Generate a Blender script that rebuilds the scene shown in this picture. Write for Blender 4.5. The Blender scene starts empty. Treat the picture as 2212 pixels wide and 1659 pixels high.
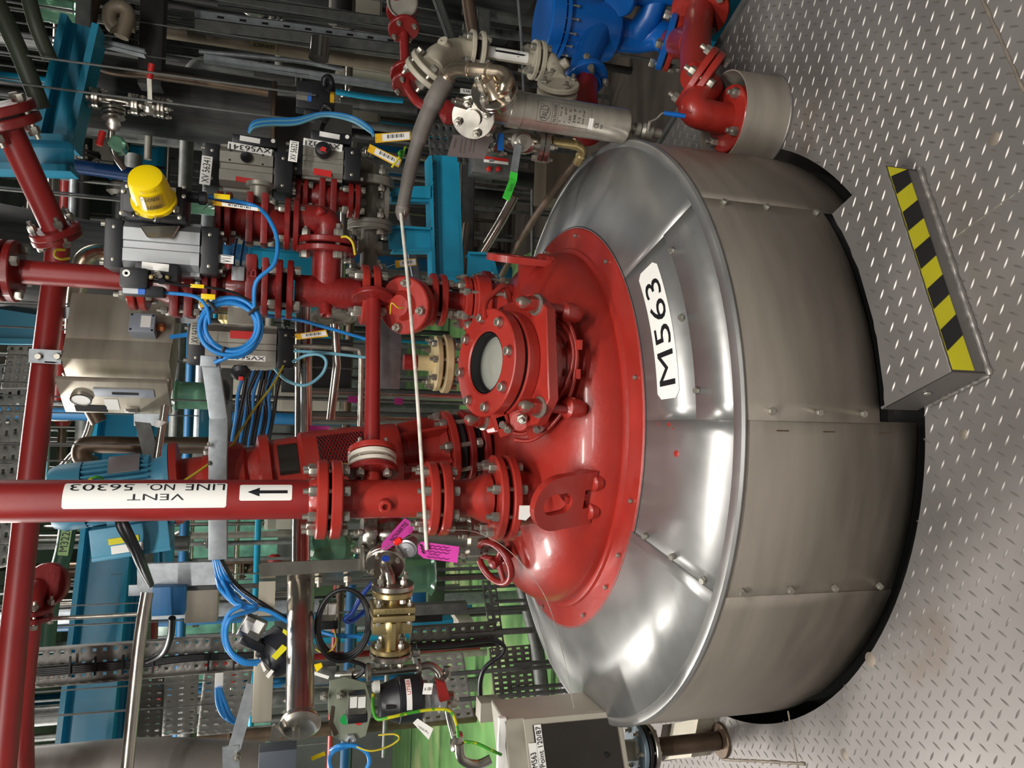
import bpy, bmesh, math, random
from mathutils import Vector, Matrix
random.seed(7)
sc = bpy.context.scene
COL = sc.collection
V = Vector
PI = math.pi
# ------------------------------------------------------------------ camera
F, PITCH, ROLL, ZC = 1650.84, .2857, -.0371, 1.55      # focal length in pixels of the 2212x1659 frame
cp, sp, cr, sr = math.cos(PITCH), math.sin(PITCH), math.cos(ROLL), math.sin(ROLL)
DOWN = V((0, -sp, -cp)); RIGHT = V((1, 0, 0)); FWD = V((0, cp, -sp)); CAM = V((0, 0, ZC))
cx = -sr * RIGHT + cr * DOWN          # image right (the phone was held on its side)
cy = cr * RIGHT + sr * DOWN           # image up
cam = bpy.data.cameras.new('camera'); camo = bpy.data.objects.new('camera', cam); COL.objects.link(camo)
cam.sensor_fit = 'HORIZONTAL'; cam.sensor_width = 36.0; cam.lens = F / 2212 * 36
cam.clip_start = .05; cam.clip_end = 100
m = Matrix((cx, cy, -FWD)).transposed().to_4x4(); m.translation = CAM
camo.matrix_world = m
sc.camera = camo
# ------------------------------------------------------------------ world, light, exposure
vs = sc.view_settings
vs.view_transform = 'Standard'; vs.look = 'None'; vs.gamma = 1.0; vs.use_curve_mapping = False
vs.exposure = 0.58
wd = bpy.data.worlds.new('world'); sc.world = wd; wd.use_nodes = True
wd.node_tree.nodes['Background'].inputs[0].default_value = (.80, .90, 1.0, 1)
wd.node_tree.nodes['Background'].inputs[1].default_value = 1.0
def lamp(name, loc, sx, sy, power, rotz=0, col=(1, .97, .92)):
    l = bpy.data.lights.new(name, 'AREA'); l.shape = 'RECTANGLE'; l.size = sx; l.size_y = sy
    l.energy = power; l.color = col
    o = bpy.data.objects.new(name, l); COL.objects.link(o); o.location = loc; o.rotation_euler = (0, 0, rotz)
    return o
# fluorescent battens under the ceiling
lamp('fluorescent_lamp', (-1.15, .35, 3.35), 1.5, .14, 66, .1)
lamp('fluorescent_lamp', (.85, .1, 3.35), 1.5, .14, 44, .1)
lamp('fluorescent_lamp', (-.2, -1.5, 3.35), 1.5, .14, 40, .1)
lamp('fluorescent_lamp', (-3.1, 4.0, 3.6), 1.5, .14, 95)
lamp('fluorescent_lamp', (-.4, 4.4, 3.6), 1.5, .14, 55)
lamp('fluorescent_lamp', (1.9, 4.9, 3.6), 1.5, .14, 24)
lamp('fluorescent_lamp', (-4.0, 6.0, 3.6), 1.5, .14, 120)
lamp('fluorescent_lamp', (-.6, 7.6, 3.6), 1.5, .14, 60)
# ------------------------------------------------------------------ pixels to places
def ray(x, y):
    r = 829.5 - y; d = x - 1106
    return FWD + (cr * r - sr * d) / F * RIGHT + (sr * r + cr * d) / F * DOWN
def W(x, y, Y):
    v = ray(x, y); return CAM + v * (Y / v.y)
def WZ(x, y, Z):
    v = ray(x, y); return CAM + v * ((Z - ZC) / v.z)
def dep(p): return (V(p) - CAM).dot(FWD)
def pm(p): return dep(p) / F            # metres per pixel at a point
def q(p):                                # a point given as pixels + depth, or already a place
    return p if isinstance(p, Vector) else W(*p)
# ------------------------------------------------------------------ materials
MATS = {}
def mat(name, col, rough=.5, metal=0., bump=0., bscale=60., var=.06, vscale=8., spec=.5, coat=0., streak=None, trans=0., alpha=1., emit=None, rvar=0., col2=None, c2=(.55, .65), c2scale=5.):
    if name in MATS: return MATS[name]
    mt = bpy.data.materials.new(name); MATS[name] = mt; mt.use_nodes = True
    nt = mt.node_tree; b = nt.nodes['Principled BSDF']; L = nt.links
    srgb = [((c / 255) / 12.92 if c / 255 <= .04045 else ((c / 255 + .055) / 1.055) ** 2.4) for c in col]
    b.inputs['Roughness'].default_value = rough; b.inputs['Metallic'].default_value = metal
    b.inputs['Specular IOR Level'].default_value = spec
    b.inputs['Coat Weight'].default_value = coat; b.inputs['Coat Roughness'].default_value = .12
    b.inputs['Transmission Weight'].default_value = trans; b.inputs['Alpha'].default_value = alpha
    tc = nt.nodes.new('ShaderNodeTexCoord')
    mp = nt.nodes.new('ShaderNodeMapping'); L.new(tc.outputs['Object'], mp.inputs[0])
    if streak: mp.inputs['Scale'].default_value = streak
    nz = nt.nodes.new('ShaderNodeTexNoise'); nz.inputs['Scale'].default_value = vscale; nz.inputs['Detail'].default_value = 5
    L.new(mp.outputs[0], nz.inputs['Vector'])
    rp = nt.nodes.new('ShaderNodeValToRGB'); L.new(nz.outputs[0], rp.inputs[0])
    rp.color_ramp.elements[0].position = .3; rp.color_ramp.elements[1].position = .7
    rp.color_ramp.elements[0].color = [max(0, c * (1 - var * 2)) for c in srgb] + [1]
    rp.color_ramp.elements[1].color = [min(1, c * (1 + var * 2)) for c in srgb] + [1]
    out = rp.outputs[0]
    if col2:
        s2 = [((c / 255) / 12.92 if c / 255 <= .04045 else ((c / 255 + .055) / 1.055) ** 2.4) for c in col2]
        n2 = nt.nodes.new('ShaderNodeTexNoise'); n2.inputs['Scale'].default_value = c2scale; n2.inputs['Detail'].default_value = 6
        L.new(tc.outputs['Object'], n2.inputs['Vector'])
        r2 = nt.nodes.new('ShaderNodeValToRGB'); L.new(n2.outputs[0], r2.inputs[0])
        r2.color_ramp.elements[0].position = c2[0]; r2.color_ramp.elements[1].position = c2[1]
        mx = nt.nodes.new('ShaderNodeMix'); mx.data_type = 'RGBA'
        L.new(r2.outputs[0], mx.inputs['Factor']); L.new(out, mx.inputs['A']); mx.inputs['B'].default_value = (*s2, 1)
        out = mx.outputs['Result']
    L.new(out, b.inputs['Base Color'])
    if rvar:
        mr = nt.nodes.new('ShaderNodeMapRange'); L.new(nz.outputs[0], mr.inputs[0])
        mr.inputs[3].default_value = max(.02, rough - rvar); mr.inputs[4].default_value = rough + rvar
        mr.inputs[1].default_value = .3; mr.inputs[2].default_value = .7
        L.new(mr.outputs[0], b.inputs['Roughness'])
    if bump:
        nb = nt.nodes.new('ShaderNodeTexNoise'); nb.inputs['Scale'].default_value = bscale; nb.inputs['Detail'].default_value = 3
        L.new(mp.outputs[0] if streak else tc.outputs['Object'], nb.inputs['Vector'])
        bp = nt.nodes.new('ShaderNodeBump'); bp.inputs['Strength'].default_value = bump; bp.inputs['Distance'].default_value = .004
        L.new(nb.outputs[0], bp.inputs['Height']); L.new(bp.outputs[0], b.inputs['Normal'])
    if emit:
        b.inputs['Emission Color'].default_value = (*srgb, 1); b.inputs['Emission Strength'].default_value = emit
    return mt
RED = mat('red_paint', (156, 42, 33), .40, 0, .25, 40, .07, 6, coat=.25)
REDD = mat('dark_red_paint', (126, 27, 25), .42, 0, .3, 60, .10, 12, coat=.15)  # darker red; dimmer light on the right column is put into this colour
REDP = mat('red_pipe_paint', (138, 34, 32), .42, 0, .08, 30, .07, 6)
CLAD = mat('stainless_cladding', (178, 169, 157), .48, .5, .03, 20, .05, 4, streak=(1, 1, 6), rvar=.06)
SHOULD = mat('stainless_shoulder', (166, 165, 163), .40, .75, .02, 14, .06, 5, rvar=.07)
STEEL = mat('stainless_steel', (176, 170, 160), .24, .95, .03, 40, .06, 10, rvar=.06)
POL = mat('polished_steel', (190, 186, 180), .13, .97, 0, 40, .04, 6)
ZINC = mat('zinc_bolt', (170, 166, 155), .38, .75, .05, 80, .12, 30)
GALV = mat('galvanised_steel', (150, 155, 158), .48, .55, .04, 60, .10, 26)
GALD = mat('dull_galvanised', (96, 97, 94), .55, .35, .05, 60, .12, 22)
TEAL = mat('teal_paint', (18, 136, 170), .42, 0, .05, 40, .06, 6, coat=.1)
BLUE = mat('blue_paint', (10, 92, 172), .36, 0, .05, 30, .06, 6, coat=.2)
MOTB = mat('motor_blue_paint', (70, 140, 168), .45, 0, .05, 60, .06, 12)
BLK = mat('black_plastic', (26, 27, 31), .42, 0, .04, 120, .10, 20)
RUB = mat('black_rubber', (20, 20, 22), .6, 0, 0, 60, .1, 20)
ALU = mat('aluminium', (176, 178, 180), .42, .75, .03, 80, .05, 12, streak=(1, 1, .2))
ALUD = mat('weathered_aluminium', (150, 146, 136), .5, .6, .03, 80, .07, 12)
YEL = mat('yellow_plastic', (240, 208, 10), .35, 0, 0, 60, .03, 8)
TAG = mat('yellow_tag', (228, 176, 30), .45, 0, 0, 60, .05, 8)
WHT = mat('white_label', (236, 234, 228), .4, 0, 0, 60, .02, 6)
INK = mat('black_ink', (18, 18, 22), .5, 0, 0, 60, .02, 6)
GINK = mat('engraved_grey', (90, 84, 76), .6, .3, 0, 60, .05, 6)
RINK = mat('red_print', (198, 34, 30), .5, 0, 0, 60, .05, 6)
MAG = mat('magenta_card', (205, 60, 160), .6, 0, 0, 60, .04, 8)
CREAM = mat('cream_grey_paint', (176, 168, 150), .5, 0, .15, 70, .08, 14, col2=(120, 108, 90), c2=(.62, .75), c2scale=12)
GREYP = mat('grey_valve_paint', (126, 122, 112), .5, .1, .15, 70, .10, 14)
BRASS = mat('brass', (176, 158, 112), .36, .8, .08, 70, .08, 20)
BRONZ = mat('heat_tinted_steel', (188, 172, 150), .26, .92, .03, 30, .12, 8, rvar=.08)
RUST = mat('brown_steel', (92, 76, 62), .45, .6, .06, 40, .16, 10)
DUCT = mat('dark_grey_duct', (64, 64, 62), .5, .25, .10, 14, .18, 8, streak=(6, 6, .6))
CABB = mat('blue_cable', (38, 128, 200), .42, 0, 0, 60, .04, 10)
CABL = mat('light_blue_tube', (110, 170, 190), .42, 0, 0, 60, .04, 10)
CABD = mat('dark_blue_cable', (24, 62, 150), .42, 0, 0, 60, .04, 10)
CABK = mat('black_cable', (22, 22, 25), .42, 0, 0, 60, .06, 10)
CABY = mat('yellow_green_wire', (196, 190, 30), .45, 0, 0, 60, .04, 10, col2=(60, 150, 40), c2=(.48, .52), c2scale=22)
CABW = mat('yellow_wire', (200, 180, 40), .45, 0, 0, 60, .04, 10)
HOSE = mat('grey_hose', (104, 98, 92), .62, .05, .2, 26, .16, 9, streak=(1, 1, 1))
GREEN = mat('green_floor_paint', (96, 136, 78), .38, 0, .04, 12, .16, 2.2, col2=(150, 160, 110), c2=(.52, .68), c2scale=1.4)
GRNP = mat('green_plastic', (60, 190, 60), .4, 0, 0, 60, .03, 8)
GLASSM = mat('sight_glass_pane', (150, 152, 142), .06, 0, 0, 60, .06, 5, spec=.8, coat=.6)
GGREEN = mat('green_glass', (120, 170, 140), .12, 0, 0, 60, .2, 6, trans=.55)
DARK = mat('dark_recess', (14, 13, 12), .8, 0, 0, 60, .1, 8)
DGLS = mat('smoked_window', (40, 36, 32), .12, 0, 0, 60, .1, 4, coat=.5)
CONC = mat('dark_concrete', (66, 58, 50), .7, 0, .10, 18, .16, 3)
WALLM = mat('grey_wall_paint', (92, 94, 92), .7, 0, .05, 20, .14, 1.6)
CEILM = mat('ceiling_paint', (120, 120, 118), .7, 0, .05, 20, .10, 2)
PLATE = mat('checker_plate_steel', (128, 123, 120), .5, .5, .03, 30, .08, 3.2, rvar=.07, col2=(120, 98, 78), c2=(.62, .82), c2scale=2.6)
LOZ = mat('worn_tread_steel', (146, 141, 136), .42, .65, .03, 60, .07, 30)
TAPEY = mat('hazard_yellow', (214, 204, 28), .42, 0, 0, 60, .03, 8)
TAPEK = mat('hazard_black', (26, 26, 28), .42, 0, 0, 60, .06, 8)
ENCL = mat('enclosure_steel', (172, 164, 148), .42, .5, .02, 50, .05, 5, streak=(.4, 1, 6))
JBOX = mat('grey_junction_box', (142, 148, 158), .45, .1, 0, 60, .04, 8)
BOXC = mat('beige_plastic', (166, 160, 146), .5, 0, .03, 60, .05, 6)
# ------------------------------------------------------------------ mesh helpers
WP = {}
def fin(bm, name, mt, par=None, ang=35, smooth=True):
    """close a bmesh into one object; its origin sits at its centre"""
    bmesh.ops.recalc_face_normals(bm, faces=bm.faces[:])
    me = bpy.data.meshes.new(name)
    lo = V((1e9,) * 3); hi = V((-1e9,) * 3)
    for v in bm.verts:
        for i in range(3): lo[i] = min(lo[i], v.co[i]); hi[i] = max(hi[i], v.co[i])
    c = (lo + hi) / 2
    for v in bm.verts: v.co -= c
    bm.to_mesh(me); bm.free()
    if isinstance(mt, (list, tuple)):
        for x in mt: me.materials.append(x)
    else: me.materials.append(mt)
    if smooth:
        me.polygons.foreach_set('use_smooth', [True] * len(me.polygons))
        me.set_sharp_from_angle(angle=math.radians(ang))
    o = bpy.data.objects.new(name, me); COL.objects.link(o)
    WP[o.name] = c.copy()
    if par:
        o.parent = par; o.location = c - WP[par.name]
    else: o.location = c
    return o
def T(name, label, cat, loc, group=None):
    o = bpy.data.objects.new(name, None); COL.objects.link(o); o.empty_display_size = .05
    loc = q(loc); o.location = loc; WP[o.name] = loc.copy()
    o['label'] = label; o['category'] = cat
    if group: o['group'] = group
    return o
def tag(o, label, cat, group=None):
    o['label'] = label; o['category'] = cat
    if group: o['group'] = group
    return o
def struct(o): o['kind'] = 'structure'; return o
def frame(ax):
    ax = ax.normalized(); u = ax.orthogonal().normalized()
    for c in (V((0, 0, 1)), V((0, 1, 0))):
        if abs(ax.dot(c)) < .9: u = (c - ax * ax.dot(c)).normalized(); break
    return u, ax.cross(u).normalized(), ax
def inst(me, name, par, P, ax, u=None, s=1):
    """another copy of a small shared mesh, local z along ax"""
    z = ax.normalized(); 
    if u is None: u = frame(z)[0]
    u = (u - z * z.dot(u)).normalized(); w = z.cross(u)
    o = bpy.data.objects.new(name, me); COL.objects.link(o); WP[o.name] = V(P)
    M = Matrix((u * s, w * s, z * s)).transposed().to_4x4(); M.translation = V(P) - (WP[par.name] if par else V((0, 0, 0)))
    o.parent = par; o.matrix_basis = M
    return o
def bend(pts, rad, n=6):
    pts = [q(p) for p in pts]
    if rad <= 0 or len(pts) < 3: return pts
    out = [pts[0]]
    for i in range(1, len(pts) - 1):
        a, b, c = pts[i - 1], pts[i], pts[i + 1]
        d1, d2 = (a - b), (c - b); l = min(rad, d1.length * .48, d2.length * .48)
        p1, p2 = b + d1.normalized() * l, b + d2.normalized() * l
        for k in range(n + 1):
            t = k / n; out.append((1 - t) ** 2 * p1 + 2 * t * (1 - t) * b + t * t * p2)
    out.append(pts[-1]); return out
def spline(pts, n=8, closed=False):
    pts = [q(p) for p in pts]; out = []; N = len(pts)
    for i in range(N if closed else N - 1):
        g = (lambda k: pts[k % N]) if closed else (lambda k: pts[max(0, min(N - 1, k))])
        a, b, c, d = g(i - 1), g(i), g(i + 1), g(i + 2)
        for k in range(n):
            t = k / n
            out.append(.5 * ((2 * b) + (c - a) * t + (2 * a - 5 * b + 4 * c - d) * t * t + (3 * b - a - 3 * c + d) * t ** 3))
    if not closed: out.append(pts[-1])
    return out
def b_tube(bm, pts, r, seg=12, closed=False, cap=True):
    n = len(pts); rs = r if isinstance(r, (list, tuple)) else [r] * n
    rings = []; u = None
    for i, p in enumerate(pts):
        if closed: t = pts[(i + 1) % n] - pts[i - 1]
        else: t = pts[min(i + 1, n - 1)] - pts[max(i - 1, 0)]
        if t.length < 1e-9: t = V((0, 0, 1))
        t.normalize()
        if u is None: u = frame(t)[0]
        u = (u - t * t.dot(u)); u = u.normalized() if u.length > 1e-6 else frame(t)[0]
        w = t.cross(u)
        rings.append([bm.verts.new(p + (u * math.cos(2 * PI * k / seg) + w * math.sin(2 * PI * k / seg)) * rs[i]) for k in range(seg)])
    for i in range(n if closed else n - 1):
        a, b = rings[i], rings[(i + 1) % n]
        for k in range(seg): bm.faces.new((a[k], a[(k + 1) % seg], b[(k + 1) % seg], b[k]))
    if cap and not closed: bm.faces.new(rings[0]); bm.faces.new(rings[-1])
def tube(par, name, mt, pts, r, seg=12, rad=0, closed=False, sm=False):
    pts = spline(pts, 7, closed) if sm else bend(pts, rad)
    bm = bmesh.new(); b_tube(bm, pts, r, seg, closed); return fin(bm, name, mt, par, 50)
def b_lathe(bm, O, ax, prof, seg=28, cap=True):
    u, w, a = frame(ax); rings = []
    for t, r in prof:
        c = O + a * t
        if r < 1e-5: rings.append([bm.verts.new(c)])
        else: rings.append([bm.verts.new(c + (u * math.cos(2 * PI * k / seg) + w * math.sin(2 * PI * k / seg)) * r) for k in range(seg)])
    for A, B in zip(rings, rings[1:]):
        if len(A) == 1 and len(B) == 1: continue
        for k in range(seg):
            j = (k + 1) % seg
            if len(A) == 1: bm.faces.new((A[0], B[j], B[k]))
            elif len(B) == 1: bm.faces.new((A[k], A[j], B[0]))
            else: bm.faces.new((A[k], A[j], B[j], B[k]))
    if cap:
        for rg in (rings[0], rings[-1]):
            if len(rg) > 2: bm.faces.new(rg)
def lathe(par, name, mt, O, ax, prof, seg=28, ang=35):
    bm = bmesh.new(); b_lathe(bm, q(O), ax, prof, seg); return fin(bm, name, mt, par, ang)
def plathe(par, name, mt, A, B, prof, seg=24):
    """lathe from A to B; profile (fraction, radius in pixels)"""
    A, B = q(A), q(B); k = pm((A + B) / 2); L = (B - A).length
    return lathe(par, name, mt, A, B - A, [(t * L, r * k) for t, r in prof], seg)
def rod(par, name, mt, A, B, rpx, seg=16):
    A, B = q(A), q(B); return tube(par, name, mt, [A, B], rpx * pm((A + B) / 2), seg)
def b_box(bm, C, hx, hy, hz, bev=0):
    vs_ = [bm.verts.new(C + hx * i + hy * j + hz * k) for i in (-1, 1) for j in (-1, 1) for k in (-1, 1)]
    fs = [bm.faces.new([vs_[i] for i in f]) for f in ((0, 1, 3, 2), (4, 6, 7, 5), (0, 4, 5, 1), (2, 3, 7, 6), (0, 2, 6, 4), (1, 5, 7, 3))]
    if bev:
        es = list({e for f in fs for e in f.edges})
        bmesh.ops.bevel(bm, geom=es, offset=bev, segments=2, affect='EDGES', profile=.6)
def obox(par, name, mt, C, hx, hy, hz, bev=0):
    bm = bmesh.new(); b_box(bm, V(C), V(hx), V(hy), V(hz), bev); return fin(bm, name, mt, par, 30)
def rect(x0, y0, x1, y1, Y):
    c = W((x0 + x1) / 2, (y0 + y1) / 2, Y)
    hz = abs(W(x0, (y0 + y1) / 2, Y).z - W(x1, (y0 + y1) / 2, Y).z) / 2
    hx = abs(W((x0 + x1) / 2, y0, Y).x - W((x0 + x1) / 2, y1, Y).x) / 2
    return c, hx, hz
def pbox(par, name, mt, x0, y0, x1, y1, Y, d, bev=0, tilt=0, yaw=0):
    """box whose front face covers a pixel rectangle at depth Y, d metres deep"""
    c, hx, hz = rect(x0, y0, x1, y1, Y)
    M = Matrix.Rotation(tilt, 3, 'Y') @ Matrix.Rotation(yaw, 3, 'Z')
    return obox(par, name, mt, c + M @ V((0, d / 2, 0)), M @ V((hx, 0, 0)), M @ V((0, d / 2, 0)), M @ V((0, 0, hz)), bev)
def bar(par, name, mt, A, B, wpx, d, bev=0, up=None):
    """flat bar from A to B, width in pixels, d metres deep away from the viewer"""
    A, B = q(A), q(B); c = (A + B) / 2; ax = (B - A).normalized()
    yv = up if up is not None else V((0, 1, 0)); yv = (yv - ax * ax.dot(yv)).normalized(); w = ax.cross(yv)
    return obox(par, name, mt, c + yv * d / 2, (B - A) / 2, yv * d / 2, w * wpx * pm(c) / 2, bev)
def b_prism(bm, pts, ext):
    a = [bm.verts.new(p) for p in pts]; b = [bm.verts.new(p + ext) for p in pts]; n = len(pts)
    bm.faces.new(a); bm.faces.new(b[::-1])
    for i in range(n): bm.faces.new((a[i], a[(i + 1) % n], b[(i + 1) % n], b[i]))
def prism(par, name, mt, pts, ext, bev=0):
    bm = bmesh.new(); b_prism(bm, [q(p) for p in pts], V(ext))
    if bev: bmesh.ops.bevel(bm, geom=bm.edges[:], offset=bev, segments=1, affect='EDGES')
    return fin(bm, name, mt, par, 30)
def pprism(par, name, mt, pts, Y, d, bev=0):
    return prism(par, name, mt, [W(x, y, Y) for x, y in pts], (0, d, 0), bev)
CHIP = mat('chipped_red_nut', (150, 40, 32), .36, .15, .1, 60, .08, 20, col2=(104, 92, 82), c2=(.50, .56), c2scale=38)
_HEX = {}
def hexmesh(kind, r, L=0):
    key = (kind, round(r, 4), round(L, 3))
    if key in _HEX: return _HEX[key]
    bm = bmesh.new(); Z = V((0, 0, 1)); O = V((0, 0, 0))
    def hx(z0, z1, rr, n=6):
        b_lathe(bm, O, Z, [(z0, rr * .93), (z0 + (z1 - z0) * .15, rr), (z1 - (z1 - z0) * .2, rr), (z1, rr * .86)], n)
    if kind == 'head': hx(0, r * 1.25, r)
    elif kind == 'stud':          # bolt through a flange pair: nut each side, stud end proud
        hx(L / 2, L / 2 + r * 1.5, r); hx(-L / 2 - r * 1.3, -L / 2, r)
        b_lathe(bm, O, Z, [(-L / 2, r * .52), (L / 2 + r * 2.5, r * .52)], 8)
    elif kind == 'nut':
        hx(0, r * 1.4, r); b_lathe(bm, O, Z, [(r * 1.4, r * .52), (r * 2.3, r * .52), (r * 2.4, r * .4)], 8)
    elif kind == 'cap':           # socket cap screw
        b_lathe(bm, O, Z, [(0, r), (r * 1.5, r), (r * 1.6, r * .9), (r * 1.6, r * .55), (r * .9, r * .5)], 12)
    elif kind == 'screw':
        b_lathe(bm, O, Z, [(0, r), (r * .3, r * .95), (r * .5, r * .6)], 8)
    elif kind == 'acorn':
        hx(0, r * 1.2, r); b_lathe(bm, O, Z, [(r * 1.2, r * .84), (r * 1.9, r * .84), (r * 2.3, r * .72), (r * 2.6, r * .45), (r * 2.72, 0)], 14)
    bmesh.ops.recalc_face_normals(bm, faces=bm.faces[:])
    me = bpy.data.meshes.new('hex_' + kind); bm.to_mesh(me); bm.free()
    me.polygons.foreach_set('use_smooth', [True] * len(me.polygons)); me.set_sharp_from_angle(angle=.6)
    me.materials.append(CHIP if kind == 'acorn' else ZINC); _HEX[key] = me
    return me
def bolts(par, C, ax, R, n, r, L=0, kind='stud', ph=0, name='bolt', u=None, mt=None):
    C = q(C); uu, w, a = frame(ax)
    if u is not None: uu = (u - a * a.dot(u)).normalized(); w = a.cross(uu)
    me = hexmesh(kind, r, L)
    if mt:
        k2 = (kind, round(r, 4), round(L, 3), mt.name)
        if k2 not in _HEX:
            m2 = me.copy(); m2.materials.clear(); m2.materials.append(mt); _HEX[k2] = m2
        me = _HEX[k2]
    for k in range(n):
        t = 2 * PI * (k + ph) / n
        d = uu * math.cos(t) + w * math.sin(t)
        inst(me, name, par, C + d * R, a, d)
def disc(par, name, mt, C, ax, R, t, hole=0):
    C = q(C); ch = min(.004, t * .15)
    prof = [(-t / 2, hole), (-t / 2, R - ch), (-t / 2 + ch, R), (t / 2 - ch, R), (t / 2, R - ch), (t / 2, hole)]
    if hole == 0: prof = prof[1:-1]
    bm = bmesh.new(); b_lathe(bm, C, ax, prof, 32, cap=(hole == 0))
    if hole:
        u, w, a = frame(ax)
        b_lathe(bm, C, ax, [(-t / 2, hole), (t / 2, hole)], 32, cap=False)
        bmesh.ops.remove_doubles(bm, verts=bm.verts[:], dist=1e-5)
    return fin(bm, name, mt, par, 30)
def fpair(pa, pb, C, ax, R, t, gap, nb, rb, m1, m2=None, ph=.5, bolt=True, gm=None, u=None):
    """two bolted flanges: one to thing pa (behind, against ax), one to thing pb"""
    C = q(C); a = ax.normalized()
    disc(pa, 'flange', m1, C - a * (gap + t) / 2, a, R, t)
    disc(pb, 'flange', m2 or m1, C + a * (gap + t) / 2, a, R, t)
    lathe(pb, 'gasket', gm or DARK, C - a * gap / 2, a, [(0, R * .66), (gap, R * .66)], 20)
    if bolt: bolts(pb, C, a, R * .8, nb, rb, gap + 2 * t, 'stud', ph, u=u)
def text(par, name, s, mt, fn, size=1., ang=None):
    """lettering as thin printed mesh; fn maps text coordinates (0..w, 0..1) to a place"""
    cu = bpy.data.curves.new(name, 'FONT'); cu.body = s; cu.size = 1; cu.resolution_u = 3
    o = bpy.data.objects.new(name, cu); COL.objects.link(o)
    bpy.context.view_layer.update()
    me = bpy.data.meshes.new_from_object(o.evaluated_get(bpy.context.evaluated_depsgraph_get()))
    bpy.data.objects.remove(o); bpy.data.curves.remove(cu)
    bm = bmesh.new(); bm.from_mesh(me); bpy.data.meshes.remove(me)
    x0 = min(v.co.x for v in bm.verts); x1 = max(v.co.x for v in bm.verts)
    y0 = min(v.co.y for v in bm.verts); y1 = max(v.co.y for v in bm.verts)
    le = [e for e in bm.edges if e.calc_length() > .12]
    bmesh.ops.triangulate(bm, faces=bm.faces[:]); bmesh.ops.subdivide_edges(bm, edges=[e for e in bm.edges if e.calc_length() > .15], cuts=3)
    for v in bm.verts: v.co = fn((v.co.x - x0) / (x1 - x0), (v.co.y - y0) / (y1 - y0))
    return fin(bm, name, mt, par, 30, False)
def ptext(par, name, s, mt, O, ru, rv, w, h, n=None):
    """flat lettering centred on O, reading along ru with letter tops towards rv"""
    O = q(O); ru = ru.normalized(); rv = rv.normalized(); nn = (n or ru.cross(rv)) .normalized()
    return text(par, name, s, mt, lambda a, b: O + ru * (a - .5) * w + rv * (b - .5) * h + nn * .0012)
XR = V((1, 0, 0)); YF = V((0, 1, 0)); ZU = V((0, 0, 1))
# ------------------------------------------------------------------ room shell and floors
TC = V((-.143, 2.5917, 0)); TR = .998
ca, sa = math.cos(math.radians(23.3)), math.sin(math.radians(23.3))
GU = V((ca, sa, 0)); GV = V((-sa, ca, 0))          # checker plate runs 23 degrees off the viewing direction
HOLE = TR + .038
def pol(r, deg, z): return V((TC.x + r * math.cos(math.radians(deg)), TC.y + r * math.sin(math.radians(deg)), z))
PE0 = V((1.417, 2.42, 0)); PE1 = V((1.087, 3.066, 0)); PEd = (PE1 - PE0).normalized()
def floor_poly():
    far = PE1 + PEd * 1.15
    return [V((-3.2, -2.4, 0)), V((3.6, -2.4, 0)), PE0 - PEd * 5.2, far, V((-3.2, 4.12, 0))]
bm = bmesh.new()
poly = floor_poly(); N = 128
hv = [bm.verts.new(pol(HOLE, 360 * k / N, 0)) for k in range(N)]
def cast(d):
    best = None
    for i in range(len(poly)):
        a, b = poly[i], poly[(i + 1) % len(poly)]
        ex, ey = b.x - a.x, b.y - a.y; den = d.x * ey - d.y * ex
        if abs(den) < 1e-9: continue
        t = ((a.x - TC.x) * ey - (a.y - TC.y) * ex) / den; s = ((a.x - TC.x) * d.y - (a.y - TC.y) * d.x) / den
        if t > 0 and -1e-6 <= s <= 1 + 1e-6 and (best is None or t < best): best = t
    return V((TC.x + d.x * best, TC.y + d.y * best, 0))
ov = [bm.verts.new(cast(V((math.cos(2 * PI * k / N), math.sin(2 * PI * k / N), 0)))) for k in range(N)]
for k in range(N): bm.faces.new((hv[k], hv[(k + 1) % N], ov[(k + 1) % N], ov[k]))
low = [bm.verts.new(v.co - V((0, 0, .008))) for v in hv]
for k in range(N): bm.faces.new((hv[k], hv[(k + 1) % N], low[(k + 1) % N], low[k]))
floor = struct(fin(bm, 'floor', PLATE, None, 30)); floor['label'] = 'worn steel checker plate floor around the vessel'
floor['category'] = 'floor'
# raised treads of the plate: real relief, one mesh
STEPC = [WZ(2138, 808, 0), WZ(1988, 368, 0)]
def inside(p):
    s = 0
    for i in range(len(poly)):
        a, b = poly[i], poly[(i + 1) % len(poly)]
        if (a.y > p.y) != (b.y > p.y) and p.x < (b.x - a.x) * (p.y - a.y) / (b.y - a.y) + a.x: s ^= 1
    return s
def lozenge(bm, c, d, n, z, L=.0148, w=.0030, h=.0019):
    e = d.cross(n)
    pts = [c - d * L, c - d * L * .5 - e * w * .8, c - e * w, c + d * L * .5 - e * w * .8, c + d * L, c + d * L * .5 + e * w * .8, c + e * w, c - d * L * .5 + e * w * .8]
    vs_ = [bm.verts.new(p) for p in pts]
    t1, t2, t3 = bm.verts.new(c - d * L * .55 + n * h), bm.verts.new(c + n * h * 1.15), bm.verts.new(c + d * L * .55 + n * h)
    for f in ((0, 1, t1), (1, 2, t2, t1), (2, 3, t3, t2), (3, 4, t3), (4, 5, t3), (5, 6, t2, t3), (6, 7, t1, t2), (7, 0, t1)):
        bm.faces.new([vs_[i] if isinstance(i, int) else i for i in f])
bm = bmesh.new(); p = .0332; dA = (GU - GV).normalized(); dB = (GU + GV).normalized()
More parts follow.
